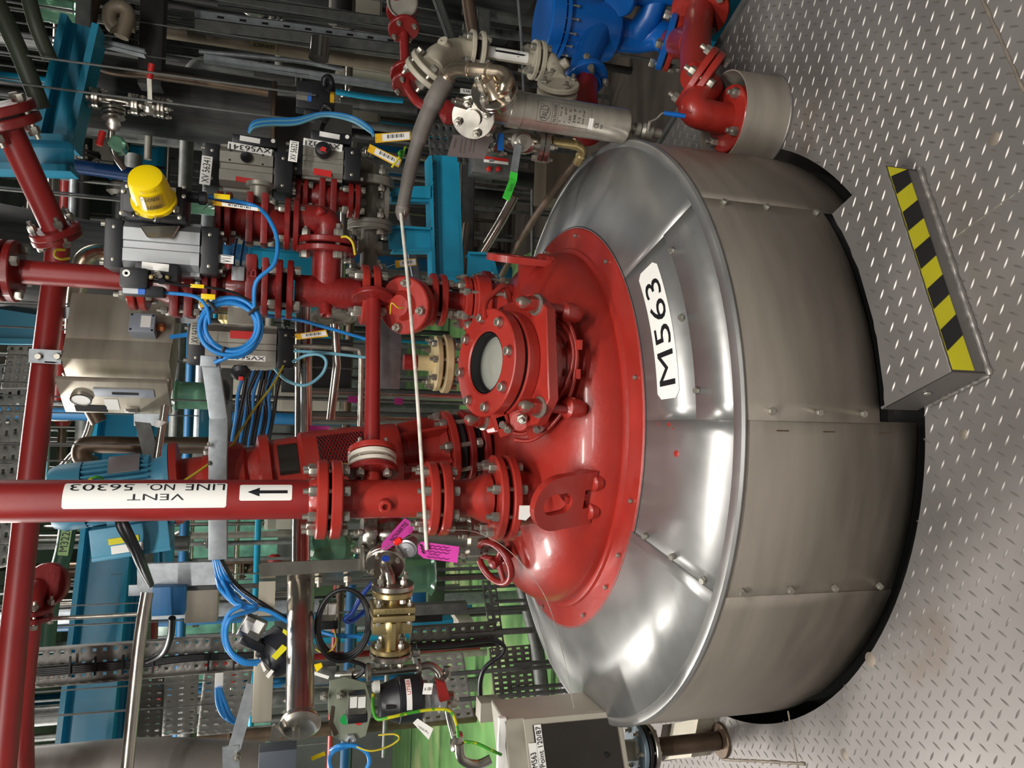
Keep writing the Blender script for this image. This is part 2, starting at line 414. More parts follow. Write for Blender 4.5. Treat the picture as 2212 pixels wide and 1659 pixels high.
for i in range(-140, 140):
    for j in range(-110, 140):
        c = V((-.314, 1.563, 0)) + dA * (i * p) + dB * (j * p)
        if not inside(c): continue
        if (V((c.x, c.y, 0)) - TC).length < HOLE + .004: continue
        x, y = c.x, c.y
        if y < .55: continue
        d_ = (c - CAM); z_ = d_.dot(FWD)
        if z_ < .3: continue
        px, py = d_.dot(cx) / z_ * F, d_.dot(cy) / z_ * F
        if abs(px) > 1250 or abs(py) > 980: continue
        lozenge(bm, c, dA if (i + j) % 2 else dB, ZU, 0)
tr = fin(bm, 'tread_pattern', LOZ, floor, 20); tr['kind'] = 'stuff'; tr['label'] = 'raised lozenge treads of the checker plate'
# weld seams between the plates
def weld(par, a, b, r=.0055, n=40, mt=ZINC):
    a, b = q(a), q(b); pts = [a.lerp(b, k / n) + V((random.uniform(-.001, .001), random.uniform(-.001, .001), 0)) for k in range(n + 1)]
    return tube(par, 'weld_bead', mt, pts, [r * random.uniform(.75, 1.2) for _ in pts], 8)
DIRT = mat('weld_stain', (132, 122, 110), .6, .4, .1, 40, .15, 20)
weld(floor, WZ(2095, -60, 0), WZ(2260, 300, 0), .0045, 40, DIRT)
weld(floor, WZ(2062, 512, 0), WZ(2240, 385, 0), .002, 40, ZINC)
weld(floor, WZ(1560, 1640, 0), WZ(1740, 1650, 0), .005, 30, DIRT)
weld(floor, WZ(1702, 1535, 0), WZ(1725, 1660, 0), .003, 24, DIRT)
for x, y, r in ((2148, 300, .016), (2082, 938, .013), (1880, 1425, .02), (1824, 1630, .016)):
    c = WZ(x, y, 0); lathe(floor, 'weld_spot', DIRT, c, ZU, [(0, r), (.0012, r * .8), (.0016, 0)], 18)
# edge of the plate with a pale angle, dark pit floor beyond
a_, b_ = PE0 - PEd * 1.6, PE1 + PEd * 1.1; nrm = V((PEd.y, -PEd.x, 0))
e_ = obox(floor, 'edge_angle', GALD, (a_ + b_) / 2 + nrm * .012 + V((0, 0, .004)), (b_ - a_) / 2, nrm * .012, V((0, 0, .010)))
lf = struct(obox(None, 'floor_lower', CONC, (0.6, 4.0, -.62), (5.2, 0, 0), (0, 7.5, 0), (0, 0, .02))); lf['label'] = 'dark bare concrete of the pit below the plates'
gf = struct(prism(None, 'floor_green', GREEN, [V((-6.4, 4.12, -.02)), V((.9, 4.12, -.02)), V((.9, 10.4, -.02)), V((-6.4, 10.4, -.02))], (0, 0, .018))); gf['label'] = 'glossy green painted floor behind the vessel'
def wallbox(name, c, h, mt, label):
    o = struct(obox(None, name, mt, c, (h[0], 0, 0), (0, h[1], 0), (0, 0, h[2]))); o['label'] = label; return o
wallbox('wall_right', (3.75, 4, 1.5), (.05, 6.5, 2.6), WALLM, 'grey plant wall on the right')
wallbox('wall_left', (-6.45, 4, 1.5), (.05, 6.5, 2.6), WALLM, 'grey plant wall on the left')
wallbox('wall_front', (-1.35, -2.45, 1.5), (5.1, .05, 2.6), WALLM, 'grey plant wall facing the vessel')
# back wall with a window band of daylight
for nm, c, h in (('wall_back', (1.2, 10.45, 1.5), (2.6, .05, 2.6)), ('wall_back_lower', (-3.9, 10.45, .3), (2.55, .05, 1.3)), ('wall_back_upper', (-3.9, 10.45, 3.9), (2.55, .05, .2))):
    wallbox(nm, c, h, WALLM, 'far grey wall of the plant hall')
wf = struct(T('window_1', 'daylight window band in the far wall', 'window', (V((-3.9, 10.45, 1.6)))))
for i in range(6):
    x = -6.4 + i * 1.0; obox(wf, 'window_bar', GALD, (x, 10.45, 2.65), (.03, 0, 0), (0, .03, 0), (0, 0, 1.05))
for i in range(5):
    obox(wf, 'pane', GGREEN, (-5.9 + i, 10.45, 2.65), (.47, 0, 0), (0, .004, 0), (0, 0, 1.05))
wallbox('ceiling', (-1.35, 4, 4.12), (5.1, 6.5, .05), CEILM, 'grey plant ceiling')

# ------------------------------------------------------------------ the vessel
ves = T('reactor_vessel', 'large round stainless-clad vessel with a red domed head, plate M563', 'vessel', V((TC.x, TC.y, 0)))
SEAM = (-48.5, -85.3, -111.7)
def arc_panel(name, mt, prof, a0, a1, step=2.5, th=.0012):
    """sheet panel: profile of (radius, z) swept from a0 to a1 degrees"""
    bm = bmesh.new(); n = max(2, int(abs(a1 - a0) / step)); rows = []
    for k in range(n + 1):
        a = a0 + (a1 - a0) * k / n
        rows.append([bm.verts.new(pol(r, a, z)) for r, z in prof])
    for A, B in zip(rows, rows[1:]):
        for i in range(len(prof) - 1): bm.faces.new((A[i], B[i], B[i + 1], A[i + 1]))
    o = fin(bm, name, mt, ves, 25)
    md = o.modifiers.new('sheet', 'SOLIDIFY'); md.thickness = .003; md.offset = 0
    return o
Rr = .699
for k, (a0, a1, zb, dr) in enumerate(((SEAM[2], SEAM[1], -.01, 0), (SEAM[1] - .25, SEAM[0] + .25, .108, .0025), (SEAM[0], 130, -.01, 0), (130, 360 + SEAM[2] + .25, -.01, .002))):
    arc_panel('shell_panel', CLAD, [(TR + dr - .004, .5035), (TR + dr, .498), (TR + dr, zb)], a0, a1)
# inner wall seen in the gap under the short panel
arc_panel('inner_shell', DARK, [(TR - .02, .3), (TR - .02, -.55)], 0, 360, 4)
SL = lambda r: .502 + (TR - r) / (TR - Rr) * (.611 - .502)
def sh(r, dz=0): return (r, SL(r) + dz)
arc_panel('shoulder_panel', SHOULD, [sh(TR), sh(.867), sh(.69)], SEAM[2], SEAM[1])
arc_panel('shoulder_panel', SHOULD, [sh(TR, .002), sh(.867, .002)], SEAM[1] - .1, SEAM[0] + .1)
arc_panel('shoulder_panel', SHOULD, [sh(.868), sh(.69)], SEAM[1], SEAM[0])
arc_panel('shoulder_panel', SHOULD, [sh(TR), sh(.867), sh(.69)], SEAM[0], 130)
arc_panel('shoulder_panel', SHOULD, [sh(TR, .002), sh(.867, .002), sh(.69, .002)], 130, 360 + SEAM[2] + .2)
arc_panel('edge_bead', SHOULD, [(TR + .004, .494), (TR + .005, .500), (TR + .001, .5062), (TR - .022, .5125)], 0, 360)
# bolts in the cladding
hb = hexmesh('head', .0095)
def cbolt(r, a, z, nrm): inst(hb, 'cladding_bolt', ves, pol(r, a, z), nrm)
def rad(a): return V((math.cos(math.radians(a)), math.sin(math.radians(a)), 0))
for z in (.429, .293, .162): cbolt(TR + .004, -84.3, z, rad(-84.3))
for z in (.452, .311, .178, .038): cbolt(TR + .002, -110.5, z, rad(-110.5))
for z in (.434, .30, .139): cbolt(TR + .004, -49.3, z, rad(-49.3))
cn = (.611 - .502) / (TR - Rr)
for r, a in ((.867 - -.008, -53.4), (.853, -67), (.875, -80.6), (.745, -110.2), (.843, -110.4), (.945, -110.7)):
    cbolt(r, a, SL(r) + .003, (rad(a) * cn + ZU))
for a in (-86.9,):
    for z in (.393, .259, .092):
        o = obox(ves, 'slot_mark', RUST, pol(TR + .001, a, z), rad(a + 90) * .0015, rad(a) * .0012, V((0, 0, .017)))
# red head: flat ring, weld line, elliptical dome
prof = [(Rr - .03, .58), (Rr, .604), (Rr + .001, .612), (Rr - .004, .6165), (.64, .6245), (.622, .627)]
HR, HZ, HH = .612, .632, .238
PW = 2.55
def hz(r): return HZ + HH * max(0, 1 - (r / HR) ** PW) ** (1 / PW)
prof2 = [(.63, .626), (.626, .6345), (.618, .637), (.610, .636)] + [(HR * math.cos(t) ** (2 / PW), HZ + HH * math.sin(t) ** (2 / PW)) for t in [PI / 2 * k / 22 for k in range(1, 22)]] + [(.012, HZ + HH)]
def ring_part(name, mt, prof, step=3): 
    bm = bmesh.new(); n = 120; rows = []
    for k in range(n): rows.append([bm.verts.new(pol(r, 360 * k / n, z)) for r, z in prof])
    for k in range(n):
        A, B = rows[k], rows[(k + 1) % n]
        for i in range(len(prof) - 1): bm.faces.new((A[i], B[i], B[i + 1], A[i + 1]))
    return fin(bm, name, mt, ves, 30)
ring_part('head_ring', RED, prof); ring_part('domed_head', RED, prof2)
arc_panel('seal', RUB, [(Rr + .004, .606), (Rr + .005, .611)], 0, 360)
for a in (-104.6, -38, -75, -120, -132, -12, 15, -150, 175):
    inst(hexmesh('head', .007), 'ring_bolt', ves, pol(.672, a, .6205), ZU)
# name plate on the shoulder
r0, r1, A0, A1 = .747, .818, -81.2, -51.6
bm = bmesh.new(); n = 24; g = []
for k in range(n + 1):
    t = k / n; a = A0 + (A1 - A0) * t; e = min(1, min(t, 1 - t) * n / 1.2); ins = (1 - math.sqrt(max(0, 1 - (1 - e) ** 2))) * .012
    g.append([bm.verts.new(pol(r, a, SL(r) + .0038)) for r in (r0 + ins, (r0 + r1) / 2, r1 - ins)])
for A, B in zip(g, g[1:]):
    for i in range(2): bm.faces.new((A[i], B[i], B[i + 1], A[i + 1]))
npl = fin(bm, 'name_plate', WHT, ves, 40); npl['label'] = 'white plate lettered M563 in black'
text(npl, 'plate_lettering', 'M563', INK, lambda a, b: pol(.809 - b * .052, -78.6 + a * 23.2, SL(.809 - b * .052) + .005))
# red paint drips on the shoulder
for x, y, s in ((1462, 980, .010), (1446, 917, .006), (1423, 916, .003), (1455, 926, .003)):
    v = ray(x, y); t = 1.0
    for _ in range(40):
        pnt = CAM + v * t; r_ = (V((pnt.x, pnt.y, 0)) - TC).length; t += (pnt.z - SL(r_)) / (-v.z + .1) * .9
    a_ = math.degrees(math.atan2(pnt.y - TC.y, pnt.x - TC.x))
    lathe(ves, 'paint_drip', RED, pol(r_, a_, SL(r_) + .001), rad(a_) * cn + ZU, [(0, s), (.0012, s * .8), (.0018, 0)], 10)
# lifting lugs: plate with an oval eye on two feet, stiffener behind
def lug(deg, r, S=1, lean=.36):
    z = hz(r) - .015; o = pol(r, deg, z); a = rad(deg); tng = rad(deg + 90)
    up = (ZU * .93 + a * lean).normalized()
    def P2(u, v): return o + tng * u * S + up * v * S
    out = [P2(-.062, .0), P2(-.062, .03)] + [P2(.062 * -math.cos(t), .098 + .062 * math.sin(t)) for t in [PI * k / 14 for k in range(15)]] + [P2(.062, .03), P2(.062, 0), P2(.022, 0), P2(.022, .028), P2(-.022, .028), P2(-.022, 0)]
    bm = bmesh.new(); nn = a.cross(tng); nrm = up.cross(tng).normalized(); th = nrm * .011
    hole = [P2(.024 * math.cos(t), .098 + (.014 if math.sin(t) >= 0 else -.014) + .024 * math.sin(t)) for t in [2 * PI * k / 20 for k in range(20)]]
    ed = []
    for loop in (out, hole):
        vv = [bm.verts.new(p - th) for p in loop]
        ed += [bm.edges.new((vv[i], vv[(i + 1) % len(vv)])) for i in range(len(vv))]
    bmesh.ops.triangle_fill(bm, edges=ed, use_beauty=True, use_dissolve=False)
    ex = bmesh.ops.extrude_face_region(bm, geom=bm.faces[:])
    bmesh.ops.translate(bm, verts=[v for v in ex['geom'] if isinstance(v, bmesh.types.BMVert)], vec=th * 2)
    l = fin(bm, 'lifting_lug', RED, ves, 30)
    b0 = pol(r - .13, deg, hz(r - .13) - .015)
    prism(l, 'stiffener', RED, [o + up * .09 - tng * .01, o - tng * .01, b0 - tng * .01], tng * .02)
    for s in (-1, 1): lathe(l, 'foot_pad', RED, o + tng * .044 * s - up * .005, up, [(-.01, .026), (.012, .026), (.018, .02)], 16)
lug(-106.6, .592, 1.30, .30); lug(-13, .575, 1.25, .02)
# ------------------------------------------------------------------ step box in front of the vessel
SH = .1135
a, b = STEPC; fd = (b - a).normalized(); bk = V((-fd.y, fd.x, 0))
st = T('step_box', 'low welded checker plate step with a yellow and black hazard strip', 'step', a)
Ls = (b - a).length; depth = .26
tl = WZ(1903, 884, SH); 
side = (V((tl.x, tl.y, 0)) - a).normalized()
def SP(u, w, z): return a + fd * u + side * w + ZU * z
dmax = (V((tl.x, tl.y, 0)) - a).length
# tread plate, back edge cut round the vessel
bm = bmesh.new(); n = 26; fr = []; bkk = []
for k in range(n + 1):
    u = Ls * k / n; w = 0
    while w < .42 and (SP(u, w, 0) - TC).length > TR + .03: w += .004
    fr.append(SP(u, 0, SH)); bkk.append(SP(u, w, SH))
pl = fr + bkk[::-1]
b_prism(bm, pl, V((0, 0, -.006)))
tread = fin(bm, 'tread', PLATE, st, 30)
bm = bmesh.new()
for i in range(-60, 60):
    for j in range(-60, 60):
        c = a + dA * (i * p + .004) + dB * (j * p + .01); c.z = SH
        rel = c - a; u = rel.dot(fd)
        # oblique coordinates on the tread
        w = rel.dot(bk) / side.dot(bk); u = u - w * side.dot(fd)
        if not (.012 < u < Ls - .012 and w > .012): continue
        if (V((c.x, c.y, 0)) - TC).length < TR + .045: continue
        lozenge(bm, c, dA if (i + j) % 2 else dB, ZU, 0)
o = fin(bm, 'tread_pattern', LOZ, tread, 20); o['kind'] = 'stuff'
prism(st, 'front_plate', STEEL if 0 else PLATE, [SP(0, .0, 0), SP(Ls, 0, 0), SP(Ls, 0, SH - .001), SP(0, 0, SH - .001)], bk * .006)
prism(st, 'side_plate', PLATE, [SP(0, 0, 0), SP(0, dmax - .0, 0), SP(0, dmax - .0, SH - .001), SP(0, 0, SH - .001)], fd * .006)
wR = .12
prism(st, 'side_plate', PLATE, [SP(Ls, 0, 0), SP(Ls, wR, 0), SP(Ls, wR, SH - .001), SP(Ls, 0, SH - .001)], fd * -.006)
weld(st, SP(-.004, -.004, .004), SP(Ls, -.004, .004), .008, 60, LOZ); weld(st, SP(-.004, -.002, .003), SP(-.004, dmax * .8, .003), .006, 40, LOZ)
weld(st, SP(0, 0, SH - .002), SP(Ls, 0, SH - .002), .0022, 50, LOZ)
# hazard strip: slanted blocks on the front plate
nb_ = 12; hgt = .062; z1 = SH - .008; z0 = z1 - hgt; sl = .045; wv = Ls / 10.6
tape = prism(st, 'hazard_strip', TAPEY, [SP(.006, -.0008, z0), SP(Ls - .004, -.0008, z0), SP(Ls - .004, -.0008, z1), SP(.006, -.0008, z1)], bk * -.0006)
def clipu(u): return max(.006, min(Ls - .004, u))
k = 0; u = .052
while u < Ls:
    pts = [SP(clipu(u - sl * 0 + 0), -.002, z1), SP(clipu(u + wv), -.002, z1), SP(clipu(u + wv + sl), -.002, z0), SP(clipu(u + sl), -.002, z0)]
    if pts[1].x - pts[0].x > .004: prism(tape, 'black_block', TAPEK, pts, bk * -.0004)
    u += 2 * wv
inst(hexmesh('screw', .010), 'side_screw', st, SP(-.001, dmax * .52, SH * .62), -fd)
# ------------------------------------------------------------------ sight glass manway on the head
nS = V((.05, -.29, .956)).normalized(); Fc = W(1047, 783, 2.10)
uS = (XR - nS * nS.x).normalized(); wS = nS.cross(uS)
sg = T('sight_glass_manway', 'red bolted manway with a round sight glass, clamped with acorn nuts', 'manway', Fc - nS * .30)
lathe(sg, 'neck', RED, Fc - nS * .33, nS, [(0, .128), (.05, .124), (.09, .120), (.11, .122), (.115, .127), (.128, .127), (.134, .122), (.160, .122), (.165, .148), (.195, .15), (.215, .148)], 40)
CPH = -.60
def CL(k, r, h, dt=0): t = CPH + k * PI / 2 + dt; return Fc + nS * h + (uS * math.cos(t) + wS * math.sin(t)) * r
# square clamp plate with cut corners
prism(sg, 'clamp_plate', RED, [CL(k, .225, -.118, dt) for k in range(4) for dt in (-.19, .19)], nS * .034, .003)
lathe(sg, 'lower_ring', RED, Fc - nS * .085, nS, [(0, .152), (.004, .155), (.036, .155), (.040, .152)], 40)
lathe(sg, 'gasket', DARK, Fc - nS * .046, nS, [(0, .148), (.010, .148)], 40)
bm = bmesh.new()
b_lathe(bm, Fc, nS, [(-.036, .152), (-.032, .155), (-.003, .155), (0, .152), (0, .094), (-.004, .089), (-.036, .089)], 48, cap=False)
fin(bm, 'cover_ring', RED, sg, 30)
bm = bmesh.new(); b_lathe(bm, Fc, nS, [(-.005, .0885), (-.06, .0885), (-.06, .0855), (-.005, .0855)], 40, cap=False); fin(bm, 'glass_gasket', RUB, sg, 30)
gl = lathe(sg, 'sight_glass', GLASSM, Fc - nS * .052, nS, [(0, .0856), (.010, .0855), (.018, .076), (.022, .05), (.024, 0)], 40)
gl['label'] = 'pale round glass disc'
bolts(sg, Fc - nS * .004, nS, .130, 8, .0125, 0, 'cap', .30, 'cap_screw', uS)
for k in range(8):
    t = 2 * PI * (k + .30) / 8
    lathe(sg, 'screw_washer', REDD, Fc - nS * .006 + (uS * math.cos(t) + wS * math.sin(t)) * .130, nS, [(0, .018), (.0068, .018)], 16)
for k in range(4):
    inst(hexmesh('acorn', .0235), 'acorn_nut', sg, CL(k, .203, -.080), nS)
    lathe(sg, 'clamp_washer', ZINC, CL(k, .203, -.084), nS, [(0, .030), (.005, .030)], 16)
    tube(sg, 'swing_bolt', REDD, [CL(k, .203, -.21), CL(k, .203, -.10)], .013, 10)
    lathe(sg, 'swing_eye', RED, CL(k, .195, -.215), nS, [(-.02, .022), (.0, .030), (.035, .030), (.045, .018)], 14)
tube(sg, 'lever_handle', RED, [(1047, 688, 2.11), (1046, 652, 2.14), (1092, 611, 2.18), (1103, 655, 2.21), (1104, 690, 2.22)], .0085, 10, .03)
# tube ring round the neck with clips and drain fitting
for dy, dx in ((0, 0), (18, -14)):
    tube(sg, 'purge_tube', RED, [(1150 + dx, 668 + dy, 2.18), (1185 + dx, 664 + dy, 2.11), (1222 + dx * .6, 690 + dy * .6, 2.045), (1243 + dx * .5, 740, 2.01), (1243 + dx * .5, 800 - dy * .5, 2.0), (1225 + dx, 870 - dy, 2.02), (1190 + dx, 920 - dy, 2.06), (1150 + dx, 950 - dy * .8, 2.11), (1112 + dx, 950 - dy, 2.15)], .0062, 10, sm=True)
for x, y in ((1241, 746), (1237, 808), (1225, 868)): obox(sg, 'tube_clip', RED, W(x, y, 2.03), (.014, 0, 0), (0, .045, 0), (0, 0, .007), .002)
lathe(sg, 'drain_fitting', RED, W(1125, 905, 2.05), V((-.2, -.8, .4)), [(-.03, .03), (0, .034), (.012, .034), (.016, .026), (.028, .026)], 18)
inst(hexmesh('nut', .016), 'fitting_nut', sg, W(1130, 902, 2.015), V((-.2, -.8, .4)))
for i, (x, y) in enumerate(((1085, 915), (1095, 925), (1158, 925))):
    obox(sg, 'fork_lug', RED, W(x - 8, y - 10 + i * 4, 2.055), V((.028, 0, .01)), (0, .008, 0), V((-.006, 0, .018)), .003)
    inst(hexmesh('head', .011), 'lug_bolt', sg, W(x, y, 2.04), V((-.5, -.8, 0)))
# ------------------------------------------------------------------ vent line over the head
VX, VY = -.345, 2.22
def VC(x): return V((VX, VY, W(x, 1080, VY).z))
vp = T('vent_pipe', 'red vertical vent pipe with a white VENT LINE NO. 56303 label', 'pipe', VC(690))
tube(vp, 'pipe', REDP, [VC(672), VC(-70)], .0545, 32)
lathe(vp, 'weld_neck', RED, VC(690), ZU, [(0, .066), (.012, .064), (.03, .056)], 32)
def on_pipe(c, r, ang, z):       # ang degrees from facing the viewer, positive to the right
    f = V((-c.x, -c.y, 0)).normalized(); s = V((-f.y, f.x, 0))
    t = math.radians(ang); return V((c.x, c.y, 0)) + (f * math.cos(t) + s * math.sin(t)) * r + V((0, 0, z))
def wrap_label(par, name, mt, c, r, a0, a1, z0, z1, n=16):
    bm = bmesh.new(); g = []
    for k in range(n + 1):
        a = a0 + (a1 - a0) * k / n; e = .004 if k in (0, n) else 0
        g.append([bm.verts.new(on_pipe(c, r, a, z)) for z in (z0 + e, z1 - e)])
    for A, B in zip(g, g[1:]): bm.faces.new((A[0], B[0], B[1], A[1]))
    return fin(bm, name, mt, par, 60)
zt, zb = VC(146).z, VC(492).z; c_ = V((VX, VY, 0))
lb = wrap_label(vp, 'line_label', WHT, c_, .0551, -22, 53, zb, zt)
for wd_, f0_, f1_ in (('LINE', 0, .265), ('NO.', .335, .52), ('56303', .60, 1)):
    text(lb, 'line_lettering', wd_, INK, lambda a, b, f0_=f0_, f1_=f1_: on_pipe(c_, .0558, 49 - 22 * b, zb + .006 + (f0_ + a * (f1_ - f0_)) * (zt - zb - .02)))
text(lb, 'line_lettering', 'VENT', INK, lambda a, b: on_pipe(c_, .0557, 17 - 17 * b, VC(403).z + a * (VC(283).z - VC(403).z)))
z0, z1 = VC(630).z, VC(519).z
la = wrap_label(vp, 'arrow_label', WHT, c_, .0551, -3, 46, z0, z1)
def arrow(par, z0, z1, am, c, r, hw=4.5, hh=13, hl=.3):
    bm = bmesh.new(); L = z1 - z0
    def quad(pts): bm.faces.new([bm.verts.new(on_pipe(c, r, a, z)) for a, z in pts])
    quad([(am - hw, z0), (am + hw, z0), (am + hw, z1 - L * hl), (am - hw, z1 - L * hl)])
    bm.faces.new([bm.verts.new(on_pipe(c, r, a, z)) for a, z in ((am - hh, z1 - L * hl), (am, z1 - L * hl), (am, z1))])
    bm.faces.new([bm.verts.new(on_pipe(c, r, a, z)) for a, z in ((am, z1 - L * hl), (am + hh, z1 - L * hl), (am, z1))])
    fin(bm, 'flow_arrow', INK, par, 60)
arrow(la, z0 + .012, z1 - .02, 21.5, c_, .0558)
vs_ = T('vent_spool', 'short red flanged spool with a side branch on the vent line', 'pipe', VC(960))
fpair(vs_, vp, VC(709), ZU, .112, .031, .008, 8, .0145, RED)
tube(vs_, 'spool_pipe', RED, [VC(735), VC(920)], .055, 32)
pb = on_pipe(c_, .05, -18, VC(826).z); nb = (pb - V((VX, VY, pb.z))).normalized()
lathe(vs_, 'boss', RED, pb, nb, [(-.01, .019), (.022, .019), (.026, .015), (.026, .009), (.012, .008)], 16)
BR = VC(806); bd = V((.62, .38, 0)).normalized()
lathe(vs_, 'branch', RED, BR, bd, [(.03, .028), (.075, .026)], 20)
disc(vs_, 'flange', REDD, BR + bd * .085, bd, .075, .018)
disc(vs_, 'white_ring', mat('white_paint', (214, 206, 192), .5, 0, .2, 60, .06), BR + bd * .104, bd, .071, .012)
disc(vs_, 'white_ring', MATS['white_paint'], BR + bd * .128, bd, .071, .014)
bolts(vs_, BR + bd * .108, bd, .054, 4, .0125, .072, 'stud', .5)
va = T('vent_adapter', 'red flanged adapter under the vent spool', 'pipe', VC(1060))
fpair(va, vs_, VC(942), ZU, .109, .028, .009, 8, .0145, RED)
lathe(va, 'adapter_body', RED, VC(1055), ZU, [(0, .074), (.02, .072), (.055, .056), (.12, .055)], 32)
va2 = fpair(ves, va, VC(1082), ZU, .129, .024, .014, 8, .015, RED)
lathe(ves, 'vent_nozzle', RED, VC(1100) - V((0, 0, .13)), ZU, [(0, .10), (.05, .082), (.14, .08)], 32)
tg = prism(va, 'paper_tag', WHT, [(1122, 1092, 2.06), (1150, 1092, 2.06), (1148, 1112, 2.06), (1136, 1124, 2.06), (1120, 1122, 2.06)], (0, .001, 0))
# ------------------------------------------------------------------ right-hand red column
CX, CY = .28, 2.6
def RC(x): return V((CX, CY, W(x, 640, CY).z))
rp = T('riser_pipe', 'red riser pipe with a flange above the yellow valve beacon', 'pipe', RC(290))
tube(rp, 'pipe', REDP, [RC(275), RC(-70)], .036, 28)
fpair(rp, rp, RC(14), ZU, .092, .022, .010, 4, .016, REDD, ph=.2)
bvA = T('ball_valve', 'red ball valve under the aluminium actuator with the yellow beacon', 'valve', RC(470))
fpair(bvA, rp, RC(301), ZU, .095, .022, .007, 4, .0145, RED)
lathe(bvA, 'valve_body', REDD, RC(475), ZU, [(0, .05), (.05, .052), (.09, .07), (.15, .07), (.19, .055), (.24, .052)], 28)
for x in (383, 413):
    c = RC(x); obox(bvA, 'body_lug', REDD, c + V((-.025, -.02, 0)), (.085, 0, 0), (0, .06, 0), (0, 0, .013), .006)
bolts(bvA, RC(398) + V((-.05, -.02, 0)), ZU, .062, 4, .012, .075, 'stud', .5)
lc = T('line_valve', 'red lug valve with a cast rating plate in the riser', 'valve', RC(590))
fpair(lc, bvA, RC(457), ZU, .088, .018, .008, 4, .0135, REDD)
lathe(lc, 'valve_body', REDD, RC(595), ZU, [(0, .05), (.03, .05), (.06, .066), (.12, .066), (.15, .05), (.19, .05)], 28)
obox(lc, 'lug_ring', REDD, RC(543) + V((.01, -.03, 0)), (.085, 0, 0), (0, .055, 0), (0, 0, .017), .006)
obox(lc, 'lug_ring', REDD, RC(572) + V((0, -.01, 0)), (.09, 0, 0), (0, .06, 0), (0, 0, .010), .004)
pbox(lc, 'rating_plate', ALU, 500, 575, 528, 606, 2.505, .006, .002)
ptext(lc, 'cast_mark', 'B', REDD, W(543, 590, 2.508), XR, ZU, .025, .03, -YF)
te = T('red_tee', 'red flanged tee piece in the riser column', 'pipe fitting', RC(775))
fpair(te, lc, RC(614), ZU, .096, .020, .014, 4, .0165, REDD)
tube(te, 'tee_run', REDD, [RC(636), RC(776)], .052, 30)
TB = RC(703); tube(te, 'tee_branch', REDD, [TB, TB + XR * .13], .047, 28)
lathe(te, 'boss', REDD, TB + V((-.045, -.02, 0)), V((-1, -.45, -.1)), [(0, .019), (.035, .019), (.038, .014), (.03, .008)], 16)
el = T('red_elbow', 'red long radius elbow beside the tee with a boss', 'pipe fitting', TB + XR * .2)
fpair(te, el, TB + XR * .150, XR, .098, .02, .008, 4, .0165, REDD, ph=.25)
EX = .515
tube(el, 'bend', REDD, [TB + XR * .165, V((EX, CY, TB.z)), V((EX, CY, W(640, 480, CY).z))], .048, 26, .13)
lathe(el, 'boss', REDD, V((EX, CY - .02, TB.z + .045)), V((.6, -.6, -.5)), [(0, .016), (.045, .016), (.05, .01)], 14)
# inclined body under the tee
yb = T('inclined_check_valve', 'red inclined check valve with a round bolted cover below the tee', 'valve', RC(930))
fpair(yb, te, RC(798), ZU, .101, .024, .011, 4, .017, RED)
lathe(yb, 'valve_body', REDD, RC(930), ZU, [(0, .045), (.03, .05), (.07, .075), (.12, .075), (.16, .05), (.22, .046)], 28)
nY = V((-.10, -.72, .62)).normalized(); cY = W(872, 660, 2.49)
lathe(yb, 'cover', RED, cY, nY, [(-.10, .06), (-.05, .075), (-.045, .092), (-.025, .094), (-.02, .088), (-.016, .094), (0, .094), (.004, .09), (.006, .05), (.03, .034), (.034, 0)], 36)
bolts(yb, cY, nY, .073, 4, .0155, 0, 'nut', .9)
tube(yb, 'earth_wire', CABW, [(843, 678, 2.42), (846, 655, 2.40), (860, 665, 2.40), (872, 664, 2.41)], .0022, 6, sm=True)
nz = T('nozzle_adapter', 'red reducing flange stack between check valve and vessel head', 'pipe fitting', RC(1050))
fpair(nz, yb, RC(943), ZU, .090, .020, .013, 4, .0145, RED)
tube(nz, 'stub', REDD, [RC(965), RC(1000)], .034, 24)
fpair(ves, nz, RC(1013), ZU, .088, .026, .004, 4, .0155, RED)
disc(ves, 'flange', RED, RC(1036), ZU, .096, .05)
lathe(ves, 'side_nozzle', RED, RC(1050) - V((0, 0, .14)), ZU, [(0, .075), (.14, .072)], 28)
bolts(ves, RC(1040), ZU, .082, 6, .014, .12, 'stud', .3)
# clamp ring behind the sight glass on the head
disc(ves, 'blank_flange', REDD, V((.30, 2.72, .87)), ZU, .11, .03); bolts(ves, V((.30, 2.72, .87)), ZU, .09, 6, .013, .04, 'stud', .2)
tube(ves, 'blank_nozzle', REDD, [V((.30, 2.72, .74)), V((.30, 2.72, .86))], .07, 20)
# horizontal link from the riser to the vent branch
lk = T('link_pipe', 'thin red pipe running level from the riser to the vent branch', 'pipe', BR + bd * .14)
LE = V((CX - .02, CY - .09, W(805, 690, CY - .09).z)); LS = BR + bd * .155
disc(lk, 'flange', RED, BR + bd * .148, bd, .072, .018)
tube(lk, 'pipe', REDP, [LS, LE], .0235, 20); disc(lk, 'flange', REDD, LE, (LE - LS), .07, .018)
# ------------------------------------------------------------------ agitator with motor
A0, A1 = W(1052, 957, 2.6), W(110, 1078, 2.52)
aL = (A1 - A0).length; aD = (A1 - A0).normalized()
def AX(x): return A0 + aD * (aL * (1052 - x) / (1052 - 110) * (1 + .06 * (x - 110) / 942))
uA = (V((.45, -.89, 0)) - aD * aD.dot(V((.45, -.89, 0)))).normalized(); wA = aD.cross(uA)   # uA: towards the viewer
ag = T('agitator', 'red agitator drive column with mesh guard standing on the vessel head', 'agitator', A0)
lathe(ves, 'agitator_nozzle', RED, A0 - aD * .09, aD, [(0, .15), (.03, .135), (.09, .13)], 36)
disc(ag, 'flange', REDD, AX(1032), aD, .118, .024); disc(ag, 'flange', DARK, AX(1012), aD, .10, .028)
disc(ag, 'flange', REDD, AX(997), aD, .124, .022); disc(ag, 'seal_ring', RUB, AX(975), aD, .112, .03); disc(ag, 'flange', RED, AX(957), aD, .130, .026)
